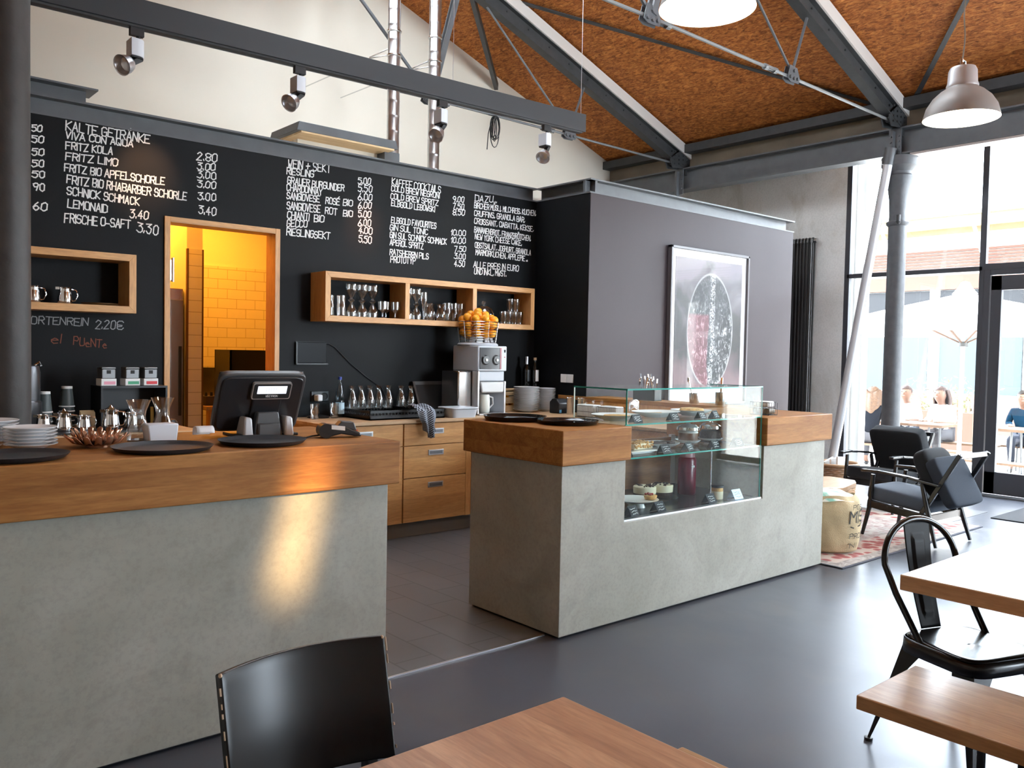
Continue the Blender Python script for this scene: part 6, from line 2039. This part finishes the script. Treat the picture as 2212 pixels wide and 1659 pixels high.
MB().grid(sack, 72, 29, True).done('sack_body', JUTE, t, ang=180)
mt_ = mat('sack_top_cloth', (0.66, 0.64, 0.54), 0.9)
m_, n_, l_, p_ = new_mat('sack_top_print')
tc_ = n_.new('ShaderNodeTexCoord')
f_ = noise(n_, l_, tc_.outputs['Object'], 4.5, 4, 0.5, 1.0)
l_.new(ramp(n_, l_, f_, [(0.36, (0.50, 0.10, 0.08)), (0.42, (0.70, 0.66, 0.56)), (0.56, (0.68, 0.66, 0.58)), (0.64, (0.25, 0.52, 0.42))]), p_.inputs['Base Color'])
p_.inputs['Roughness'].default_value = 0.9
MB().grid(lambda u, v: V(((0.235 * (1 - v)) * math.cos(2 * PI * u), (0.235 * (1 - v)) * math.sin(2 * PI * u), 0.405 + 0.055 * math.sin(PI / 2 * min(1, v * 1.6)) + 0.008 * math.sin(2 * PI * u * 5 + 6 * v) * (1 - v))), 48, 12, True).done('gathered_top', m_, t, ang=180)


def on_sack(u, v):
    a = -1.42 + u / 0.262
    return (0.262 * math.cos(a), 0.262 * math.sin(a), v)


for tx, u0, v0, u1, cap, wd in (('POR', -0.10, 0.345, 0.02, 0.035, 0.004), ('MIS', -0.13, 0.245, 0.06, 0.085, 0.010), ('PROC', -0.13, 0.125, 0.05, 0.035, 0.0045), ('NI', -0.13, 0.055, -0.06, 0.035, 0.0045)):
    m = MB()
    write(m, tx, u0, v0, u1, v0, cap, wd, on_sack)
    m.done('stencil_print', INK, t)
m = MB()
ribbon(m, [(-0.12, 0.215), (-0.09, 0.205), (0.0, 0.215), (0.05, 0.235)], 0.008, on_sack)
m.done('stencil_stroke', INK, t)

# wicker basket with newspapers
t = thing('wicker_basket', 'brown wicker basket of newspapers beside the slanting pole', 'basket', (8.95, 4.80, 0.0))
m = MB()
for k in range(15):
    z = 0.012 + 0.021 * k
    m.tube([((0.20 + 0.03 * k / 14 + 0.006 * (-1) ** (i + k)) * math.cos(2 * PI * i / 36) * 1.05, (0.20 + 0.03 * k / 14 + 0.006 * (-1) ** (i + k)) * math.sin(2 * PI * i / 36), z) for i in range(36)], 0.011, 6, True)
m.done('weave', mat('wicker', (0.36, 0.20, 0.10), 0.6, var=0.3, vscale=20), t)
MB().tube([(0.245 * math.cos(2 * PI * i / 36) * 1.05, 0.24 * math.sin(2 * PI * i / 36), 0.33) for i in range(36)], 0.016, 8, True).done('rim', mat('wicker_rim', (0.44, 0.26, 0.14), 0.6), t)
NEWS = mat('newsprint', (0.72, 0.70, 0.68), 0.8)
for k, lab in enumerate(('newspaper standing at the left in the wicker basket', 'folded newspaper in the middle of the wicker basket', 'newspaper leaning to the right in the wicker basket')):
    o = MB().cbox((0, 0, 0), (0.30, 0.02, 0.26)).done('newspaper', NEWS, bev=0.004)
    o.location, o.rotation_euler = (8.95, 4.90 - 0.085 * k, 0.24 + 0.02 * k), (0.15 - 0.1 * k, 0.1 * (k - 1), 0.2)
    tag(o, lab, 'newspaper', 'newspapers in the wicker basket')

# ---------------------------------------------------------------- tables, bench, chairs in front
t = thing('dining_table', 'oak table in the foreground with planked top, bottom centre of the photo', 'table', (0.4, 0.5, 0.0))
MB().box(-0.45, -0.4, 0.705, 1.292, 1.306, 0.75).done('table_top', OAK_TAB, t, world=True, bev=0.004)
for x in (-0.38, 1.22):
    for y in (-0.32, 1.2):
        MB().box(x - 0.035, y - 0.035, 0, x + 0.035, y + 0.035, 0.705).done('leg', OAK_LZ, t, world=True, bev=0.004)
MB().box(-0.36, 1.14, 0.62, 1.2, 1.165, 0.705).box(1.165, -0.3, 0.62, 1.19, 1.18, 0.705).done('apron', OAK_L, t, world=True)
t = thing('dining_table', 'sunlit pale oak table at the right photo edge over the metal chair', 'table', (3.7, 0.4, 0.0))
MB().box(2.962, -0.6, 0.695, 4.5, 1.335, 0.75).done('table_top', wood('oak_table_pale', (0.55, 0.32, 0.16), (0.74, 0.49, 0.28), 'y', 0.3, 0.12, 'x'), t, world=True, bev=0.004)
for x in (3.72, 4.40):
    for y in (-0.5, 0.62):
        MB().box(x - 0.035, y - 0.035, 0, x + 0.035, y + 0.035, 0.695).done('leg', OAK_LZ, t, world=True, bev=0.004)


def bench(x0, x1, y0, y1, label):
    t = thing('oak_bench', label, 'bench', ((x0 + x1) / 2, (y0 + y1) / 2, 0))
    MB().box(x0, y0, 0.415, x1, y1, 0.46).done('bench_top', OAK_BEN, t, world=True, bev=0.004)
    for y in (y0 + 0.3, y1 - 0.35):
        MB().tube([(x0 + 0.04, y, 0.415), (x0 + 0.04, y, 0.012), (x1 - 0.04, y, 0.012), (x1 - 0.04, y, 0.415)], 0.012, 8).done('leg_frame', BLACK_M, t, world=True)
    return t


bench(2.515, 2.925, -0.6, 1.255, 'oak bench at the right photo edge in front of the pale table')
bench(1.42, 1.81, -0.6, 1.376, 'oak bench just showing beyond the foreground table edge')

# bent metal chair
t = thing('metal_chair', 'black bent sheet metal chair with hoop back tucked under the pale table', 'chair', (3.355, 1.245, 0), math.radians(160))
def seat_fn(u, v):
    th = 2 * PI * u
    x = math.copysign(abs(math.cos(th)) ** 0.4, math.cos(th)) * 0.178
    y = math.copysign(abs(math.sin(th)) ** 0.4, math.sin(th)) * 0.178
    x *= 1 + 0.08 * y / 0.178
    return V((x * v, y * v, 0.452 - 0.010 * (1 - v) ** 0.7 - (0.006 if v > 0.97 else 0)))


sm = MB().grid(seat_fn, 48, 14, True)
sm.done('seat', BLACK_M, t, solid=0.004, ang=50)
m = MB()
for i in range(3):
    for j in range(2 + (i == 1)):
        m.cyl((-0.04 + 0.04 * i, -0.015 + 0.03 * j - (0.015 if i == 1 else 0), 0.4435), (-0.04 + 0.04 * i, -0.015 + 0.03 * j - (0.015 if i == 1 else 0), 0.4445), 0.004, 0.004, 8)
m.done('drain_hole', mat('hole_black', (0.001, 0.001, 0.001), 0.9), t)
m = MB()
pts = [(0.180 * math.copysign(abs(math.cos(a)) ** 0.4, math.cos(a)), 0.178 * math.copysign(abs(math.sin(a)) ** 0.4, math.sin(a))) for a in [2 * PI * i / 48 for i in range(48)]]
m.grid(lambda u, v: V((pts[int(round(u * 48)) % 48][0] * (1 + 0.02 * v), pts[int(round(u * 48)) % 48][1] * (1 + 0.02 * v), 0.446 - 0.055 * v)), 48, 3, True)
m.done('apron', BLACK_M, t, solid=0.004)
for sx in (-1, 1):
    for sy in (-1, 1):
        fx, fy = sx * 0.225, sy * (0.225 if sy > 0 else 0.26)
        m = MB()
        prev = None
        for k in range(7):
            s = k / 6
            c = V((sx * 0.155 + (fx - sx * 0.155) * s, sy * 0.155 + (fy - sy * 0.155) * s, 0.43 * (1 - s)))
            hw = 0.045 * (1 - s) + 0.014
            flare = 0.055 * max(0, 1 - s * 3) 
            a = V((-sx * (hw + flare), 0, 0))
            b = V((0, -sy * (hw + flare), 0))
            ring = [m.b.verts.new(c + a), m.b.verts.new(c), m.b.verts.new(c + b), m.b.verts.new(c + (a + b) * 0.22)]
            if prev:
                for i in range(4):
                    m.b.faces.new((prev[i], prev[(i + 1) % 4], ring[(i + 1) % 4], ring[i]))
            prev = ring
        m.b.faces.new(prev)
        m.done('leg', BLACK_M, t, bev=0.002)
        MB().lathe([(0, 0), (0.016, 0), (0.017, 0.012), (0, 0.014)], 12, (fx - sx * 0.006, fy - sy * 0.006, 0.0)).done('foot_cap', PLAST_B, t)
m = MB()
for a, b in (((-0.185, -0.19), (0.185, 0.175)), ((0.185, -0.19), (-0.185, 0.175))):
    m.tube([(a[0], a[1], 0.20), (0, 0, 0.215), (b[0], b[1], 0.20)], 0.006, 6)
m.done('cross_brace', BLACK_M, t)
hoop = []
for i in range(33):
    a = PI * i / 32
    hoop.append((0.185 * math.cos(a), -0.235 - 0.035 * math.sin(a), 0.70 + 0.165 * math.sin(a)))
hoop = [(0.168, -0.06, 0.43), (0.172, -0.11, 0.50), (0.180, -0.18, 0.60)] + hoop + [(-0.180, -0.18, 0.60), (-0.172, -0.11, 0.50), (-0.168, -0.06, 0.43)]
MB().tube(hoop, 0.0125, 10).done('hoop_back', BLACK_M, t)
def splat(u, v):
    x = (u - 0.5) * (0.10 + 0.035 * v)
    z = 0.452 + 0.405 * v
    y = -0.175 - 0.093 * v - 0.012 * math.sin(PI * v)
    g = 0.008 if abs(u - 0.5) < 0.24 and 0.12 < v < 0.86 else 0
    return V((x, y + g, z))


MB().grid(splat, 25, 30).done('back_splat', BLACK_S, t, solid=0.003, ang=60)

# black dining chair with chipped edges
t = thing('dining_chair', 'black painted chair with curved back and chipped edges in the foreground', 'chair', (0.815, 1.42, 0))
def back(u, v):
    x = (u - 0.5) * (0.372 - 0.006 * (1 - v))
    cx = (u - 0.5) * 2
    return V((x, 0.205 - 0.045 * cx * cx - 0.06 * (1 - v), 0.622 + 0.249 * v))


MB().grid(back, 25, 12).done('backrest', BLACK_L, t, solid=0.016, bev=0.003)
rk = random.Random(8)
for e in (0, 1):
    z = 0.08
    s = 1 if e else -1
    while z < 0.97:
        ln = rk.uniform(0.015, 0.12)
        p, q = back(float(e), z), back(float(e), min(0.995, z + ln))
        MB().bar(p + V((s * 0.0004, -0.0065, 0)), q + V((s * 0.0004, -0.0065, 0)), rk.uniform(0.0012, 0.003), 0.0045, (0, 1, 0)).done('paint_chip', CHIP, t)
        z += ln + rk.uniform(0.02, 0.16)
for u in (0.985, 0.01):
    MB().ball(back(u, 0.99) + V((0, -0.005, 0)), 0.006, 8, (0.7, 0.8, 0.8)).done('paint_chip', CHIP, t)
for s in (-1, 1):
    MB().bar((s * 0.165, 0.20, 0.0), (s * 0.162, 0.165, 0.44), 0.03, 0.032, (0, 1, 0)).bar((s * 0.162, 0.165, 0.44), (s * 0.158, 0.168, 0.66), 0.03, 0.028, (0, 1, 0)).done('rear_leg', BLACK_L, t, bev=0.004)
    MB().bar((s * 0.175, -0.19, 0.0), (s * 0.17, -0.18, 0.43), 0.032, 0.032, (0, 1, 0)).done('front_leg', BLACK_L, t, bev=0.004)
MB().prism([(-0.20, -0.215), (0.20, -0.215), (0.185, 0.19), (-0.185, 0.19)], 'z', 0.435, 0.46).done('seat', BLACK_L, t, bev=0.006)
for y in (-0.18, 0.16):
    MB().box(-0.165, y - 0.01, 0.38, 0.165, y + 0.01, 0.435).done('seat_rail', BLACK_L, t)
for k in range(4):
    z = 0.51 + 0.035 * k
    MB().cbox((0.1735, 0.152, z), (0.002, 0.007, rk.uniform(0.006, 0.02))).done('paint_chip', CHIP, t)


# ================================================================ THE COURTYARD BEYOND THE GLASS
GZ = -0.27
struct(MB().box(10.5, -16, GZ - 0.1, 40, 26, GZ), 'ground_courtyard', mat('pale_paving', (0.62, 0.58, 0.53), 0.85, var=0.1, vscale=1.5))
struct(MB().box(10.5, -16, GZ, 10.9, 26, -0.02), 'ground_door_step', mat('step_stone', (0.5, 0.48, 0.45), 0.8))
FW = mat('facade_white', (0.80, 0.77, 0.73), 0.8)
FR = mat('facade_red_brick', (0.075, 0.030, 0.018), 0.8)
FD = mat('facade_dark_glass', (0.012, 0.012, 0.013), 0.5, spec=0.2)
FY = mat('facade_yellow_board', (0.11, 0.075, 0.022), 0.7)
t = thing('courtyard_building', 'sunlit building with red louvres across the courtyard', 'building', (22.5, 8, GZ))
MB().box(22.4, -16, GZ, 24, 26, 5.6).done('wall', FW, t, world=True)
for k in range(8):
    MB().box(22.3, -10, 3.72 + 0.075 * k, 22.36, 22, 3.775 + 0.075 * k).done('louvre', FR, t, world=True)
MB().box(22.2, -10, 3.3, 22.4, 22, 3.66).done('brick_band', FR, t, world=True)
MB().box(21.3, -12, 5.0, 22.4, 24, 5.12).done('eaves', FW, t, world=True)
MB().box(21.35, -12, 4.7, 22.4, 24, 5.0).done('eaves_board', FY, t, world=True)
for k in range(12):
    y = -6 + 2.2 * k
    MB().box(22.3, y + 0.12, 2.3, 22.39, y + 2.08, 3.28).done('upper_window', FD, t, world=True)
    MB().box(22.28, y + 0.15, 0.7, 22.39, y + 2.05, 2.1).done('shop_window', mat('shop_glass', (0.035, 0.045, 0.05), 0.4, spec=0.2), t, world=True)
    MB().box(22.2, y - 0.1, GZ, 22.4, y + 0.1, 3.3).done('pier', FW, t, world=True)
    MB().box(22.25, y + 0.1, GZ, 22.39, y + 2.1, 0.66).done('brick_plinth', mat('salmon_brick', (0.085, 0.045, 0.034), 0.8), t, world=True)
    MB().bar((21.4, y + 1.0, 4.72), (22.3, y + 1.0, 3.7), 0.06, 0.06).done('eaves_strut', FW, t, world=True)

# parasol
t = thing('market_parasol', 'big white parasol open in the courtyard', 'parasol', (14.0, 5.46, GZ))
n = 8
m = MB()
apex = m.b.verts.new((0, 0, 2.88))
top = [m.b.verts.new((0.16 * math.cos(2 * PI * i / n), 0.16 * math.sin(2 * PI * i / n), 2.80)) for i in range(n)]
mid = [m.b.verts.new((1.1 * math.cos(2 * PI * i / n), 1.1 * math.sin(2 * PI * i / n), 2.58)) for i in range(n)]
rim = [m.b.verts.new((1.95 * math.cos(2 * PI * i / n), 1.95 * math.sin(2 * PI * i / n), 2.36)) for i in range(n)]
val = [m.b.verts.new((1.95 * math.cos(2 * PI * i / n), 1.95 * math.sin(2 * PI * i / n), 2.20)) for i in range(n)]
for i in range(n):
    j = (i + 1) % n
    m.b.faces.new((apex, top[i], top[j]))
    for A, B in ((top, mid), (mid, rim), (rim, val)):
        m.b.faces.new((A[i], B[i], B[j], A[j]))
m.done('canopy', mat('parasol_white', (0.85, 0.84, 0.82), 0.8), t, solid=0.004)
MB().lathe([(0, 2.78), (0.18, 2.82), (0.10, 2.92), (0.06, 3.0), (0, 3.02)], 16).done('cap', mat('parasol_cap', (0.85, 0.84, 0.82), 0.8), t)
MB().cyl((0, 0, 0.06), (0, 0, 2.85), 0.03, 0.03, 14).done('pole', WHITE, t)
MB().cyl((0, 0, 0.0), (0, 0, 0.07), 0.32, 0.30, 24).done('base', mat('parasol_base', (0.4, 0.4, 0.4), 0.7), t)
for i in range(n):
    a = 2 * PI * i / n
    MB().bar((0.03 * math.cos(a), 0.03 * math.sin(a), 2.05), (1.1 * math.cos(a), 1.1 * math.sin(a), 2.55), 0.016, 0.02).done('stretcher', mat('parasol_wood', (0.07, 0.035, 0.02), 0.7), t)
MB().lathe([(0.03, 2.0), (0.07, 2.0), (0.07, 2.08), (0.03, 2.08)], 14).done('runner', STEEL_D, t)

OUTW = wood('courtyard_timber', (0.10, 0.05, 0.025), (0.15, 0.09, 0.05), 'y', 0.7, 0.12, 'x')


def picnic(loc, label, L=1.8, rz=0.0):
    t = thing('beer_table', label, 'table', loc, rz, 'timber tables in the courtyard')
    MB().box(-0.34, -L / 2, 0.70, 0.34, L / 2, 0.74).done('table_top', OUTW, t)
    for y in (-L / 2 + 0.25, L / 2 - 0.25):
        MB().tube([(-0.26, y, 0.0), (-0.20, y, 0.70), (0.20, y, 0.70), (0.26, y, 0.0)], 0.018, 6).done('leg_frame', STEEL, t)


def obench(loc, label, L=1.8, rz=0.0):
    t = thing('beer_bench', label, 'bench', loc, rz, 'timber benches in the courtyard')
    MB().box(-0.14, -L / 2, 0.375, 0.14, L / 2, 0.405).done('bench_top', OUTW, t)
    for y in (-L / 2 + 0.25, L / 2 - 0.25):
        MB().tube([(-0.11, y, 0.0), (-0.09, y, 0.375), (0.09, y, 0.375), (0.11, y, 0.0)], 0.016, 6).done('leg_frame', STEEL, t)


picnic((14.3, 6.72, GZ), 'timber table before the blonde person in the courtyard', 2.0)
obench((13.5, 6.45, GZ), 'timber bench carrying the blonde person in the courtyard', 2.4)
obench((15.0, 6.35, GZ), 'timber bench on the far side of the blonde person table', 2.2)
picnic((14.6, 4.0, GZ), 'timber table before the person in the blue shirt', 2.2)
obench((15.35, 4.1, GZ), 'timber bench carrying the person in the blue shirt', 2.4)
obench((12.6, 4.7, GZ), 'empty timber bench close to the window', 1.7)
# planter with shrub behind the guests
t = thing('planter_shrub', 'leafy yellow-green shrub in a rust brown planter across the courtyard', 'shrub', (18.0, 7.35, GZ))
MB().box(-0.35, -0.7, 0.0, 0.35, 0.7, 0.75).done('planter', mat('rust_planter', (0.06, 0.026, 0.014), 0.8), t)
m = MB()
rl = random.Random(3)
for k in range(420):
    c = V((rl.gauss(0, 0.2), rl.gauss(0, 0.4), 0.75 + abs(rl.gauss(0.25, 0.2))))
    d = V((rl.uniform(-1, 1), rl.uniform(-1, 1), rl.uniform(-0.3, 1))).normalized()
    e = d.orthogonal().normalized()
    m._add([c, c + d * 0.05 + e * 0.022, c + d * 0.11, c + d * 0.05 - e * 0.022], [(0, 1, 2, 3)])
m.done('leaves', mat('shrub_leaf', (0.06, 0.06, 0.012), 0.7, var=0.4, vscale=9), t)
m = MB()
for k in range(14):
    m.tube([(0, -0.5 + 0.075 * k, 0.7), (rl.uniform(-0.15, 0.15), -0.55 + 0.085 * k, 1.15)], 0.008, 5)
m.done('stems', mat('shrub_stem', (0.20, 0.11, 0.06), 0.8), t)

# ---------------------------------------------------------------- seated guests
SKIN = mat('skin', (0.16, 0.085, 0.058), 0.6)


def skinned(name, verts, edges, m, parent, sub=2, root=0):
    me = D.meshes.new(name)
    me.from_pydata([v[:3] for v in verts], edges, [])
    me.materials.append(m)
    o = D.objects.new(name, me)
    COL.objects.link(o)
    o.parent = parent
    md = o.modifiers.new('skin', 'SKIN')
    md.use_smooth_shade = True
    if not me.skin_vertices:
        me.attributes
    sv = me.skin_vertices[0].data
    for i, v in enumerate(verts):
        r = v[3]
        sv[i].radius = (r, r) if not isinstance(r, tuple) else r
        sv[i].use_root = (i == root)
    s = o.modifiers.new('sub', 'SUBSURF')
    s.levels = s.render_levels = sub
    return o


def guest(loc, rz, label, shirt, trousers, hair_m, long_hair=False, lean=0.18, arms=((0.30, 0.42), (0.30, 0.42)), skirt=False):
    """a person sitting on a bench 0.45 high, facing local +y; loc on the ground under the hips"""
    t = thing('person', label, 'person', loc, rz)
    def L(p, k=1.0):          # lean the trunk forward about the hips
        x, y, z = p
        dz = z - 0.50
        return (x, y + dz * math.sin(lean) * k, 0.50 + dz * math.cos(lean))
    v, e = [], []
    def add(p, r, link=None):
        v.append((*p, r))
        if link is not None:
            e.append((link, len(v) - 1))
        return len(v) - 1
    pel = add((0, 0, 0.52), 0.115)
    wai = add(L((0, 0.0, 0.70)), 0.105, pel)
    che = add(L((0, 0.0, 0.90)), 0.125, wai)
    nb = add(L((0, 0.0, 1.03)), 0.062, che)
    nt = add(L((0, 0.025, 1.085)), 0.062, nb)
    jw = add(L((0, 0.048, 1.135)), 0.092, nt)
    hd = add(L((0, 0.045, 1.205)), 0.116, jw)
    cr = add(L((0, 0.035, 1.265)), 0.112, hd)
    add(L((0, 0.035, 1.305)), 0.080, cr)
    hands = []
    for s, (fy, fz) in zip((-1, 1), arms):
        sh = add(L((s * 0.165, 0.0, 0.98)), 0.052, che)
        el = add(tuple(V(L((s * 0.235, 0.03, 0.74)))), 0.040, sh)
        wr = add((s * 0.16, fy, fz + 0.33), 0.027, el)
        pa = add((s * 0.14, fy + 0.075, fz + 0.33), 0.030, wr)
        for k in range(4):
            x = s * 0.14 + (k - 1.5) * 0.018
            f1 = add((x, fy + 0.115, fz + 0.335), 0.0095, pa)
            f2 = add((x + 0.001, fy + 0.15 - 0.006 * abs(k - 1.5), fz + 0.325), 0.0085, f1)
        th = add((s * 0.14 - s * 0.035, fy + 0.075, fz + 0.335), 0.0105, wr)
        add((s * 0.14 - s * 0.042, fy + 0.115, fz + 0.33), 0.009, th)
        hp = add((s * 0.095, 0.02, 0.515), 0.092, pel)
        kn = add((s * 0.13, 0.42, 0.52), 0.062, hp)
        an = add((s * 0.12, 0.44 - 0.10, 0.10), 0.040, kn)
        ft = add((s * 0.125, 0.44 + 0.02, 0.05), 0.036, an)
    skinned('body', v, e, SKIN, t)
    # clothing: shirt over trunk and upper arms, trousers over hips and legs
    v, e = [], []
    a = add((0, 0, 0.53), 0.135)
    b = add(L((0, 0, 0.70)), 0.128, a)
    c = add(L((0, 0, 0.90)), 0.152, b)
    add(L((0, 0, 1.035)), 0.085, c)
    for s, (fy, fz) in zip((-1, 1), arms):
        sh = add(L((s * 0.168, 0.0, 0.98)), 0.062, c)
        el = add(L((s * 0.232, 0.025, 0.76)), 0.050, sh)
        add((s * 0.17, fy - 0.08, fz + 0.35), 0.040, el)
    skinned('shirt', v, e, shirt, t)
    v, e = [], []
    a = add((0, -0.01, 0.52), 0.130)
    for s in (-1, 1):
        hp = add((s * 0.098, 0.03, 0.52), 0.104, a)
        kn = add((s * 0.13, 0.42, 0.525), 0.073, hp)
        add((s * 0.12, 0.345, 0.14), 0.052, kn)
    skinned('skirt' if skirt else 'trousers', v, e, trousers, t)
    for s in (-1, 1):
        MB().ball((s * 0.125, 0.43, 0.04), 0.05, 12, (0.8, 2.0, 0.8)).done('shoe', PLAST_B, t)
    # face
    hc = V(L((0, 0.045, 1.215)))
    MB().ball(hc + V((0, 0.104, -0.012)), 0.010, 10, (0.9, 1.3, 1.7)).done('nose', SKIN, t)
    for s in (-1, 1):
        MB().ball(hc + V((s * 0.034, 0.094, 0.020)), 0.0105, 10).done('eye', mat('eye_dark', (0.03, 0.02, 0.015), 0.2), t)
        MB().ball(hc + V((s * 0.090, -0.005, -0.002)), 0.022, 10, (0.45, 0.8, 1.3)).done('ear', SKIN, t)
    MB().ball(hc + V((0, 0.096, -0.048)), 0.018, 10, (1.3, 0.5, 0.4)).done('mouth', mat('lips', (0.45, 0.16, 0.13), 0.5), t)
    def hf(u, vv):
        th, ph = 2 * PI * u, PI * vv
        r = 0.106 + 0.003 * math.sin(18 * th)
        x, y, z = r * math.sin(ph) * math.cos(th), r * math.sin(ph) * math.sin(th), r * 1.08 * math.cos(ph)
        front = max(0.0, math.sin(th)) ** 2
        z = max(z, -0.06 * (1 - front) + 0.055 * front)
        return hc + V((x, y - 0.014, z + 0.018))
    MB().grid(hf, 40, 22, True).done('hair', hair_m, t, ang=180)
    if long_hair:
        def fall(u, vv):
            th = PI * (1.06 - 1.12 * u) + PI
            k = 1 + 0.25 * math.sin(PI * vv) - 0.30 * vv ** 2
            w = 0.005 * math.sin(26 * u + 3 * vv)
            x, y = (0.108 + w) * k * math.cos(th), (0.112 + w) * k * math.sin(th)
            return hc + V((x, y - 0.016 - 0.16 * vv * math.sin(lean) - 0.05 * math.sin(PI * min(1, vv * 1.1)), 0.05 - 0.50 * vv + 0.03 * math.sin(9 * u)))
        MB().grid(fall, 30, 16).done('long_hair', hair_m, t, ang=180, solid=0.03)
    return t


BLON = mat('blonde_hair', (0.075, 0.036, 0.016), 0.6, var=0.3, vscale=40)
BRUN = mat('brown_hair', (0.030, 0.011, 0.007), 0.6, var=0.3, vscale=40)
DARK = mat('dark_hair', (0.006, 0.004, 0.003), 0.6)
NAVY = mat('navy_top', (0.006, 0.007, 0.010), 0.9, spec=0.1)
PALE = mat('pale_grey_skirt', (0.048, 0.046, 0.052), 0.9)
WSH = mat('white_shirt', (0.80, 0.78, 0.76), 0.9)
BLUE = mat('blue_shirt', (0.002, 0.020, 0.042), 0.9, spec=0.1)
JEAN = mat('jeans', (0.02, 0.025, 0.04), 0.9)
guest((13.5, 6.66, GZ), math.radians(-75), 'person with long blonde hair and dark top seen from behind on the bench', NAVY, PALE, BLON, True, 0.22, skirt=True)
guest((15.0, 6.72, GZ), math.radians(95), 'person in white shirt with brown hair right of the iron column', WSH, JEAN, BRUN, False, 0.15)
guest((15.0, 6.12, GZ), math.radians(80), 'second person in white with brown hair, nearer the parasol pole', WSH, PALE, BRUN, True, 0.1)
guest((15.35, 4.98, GZ), math.radians(100), 'person in blue shirt with dark hair beyond the glass door', BLUE, JEAN, DARK, False, 0.2)
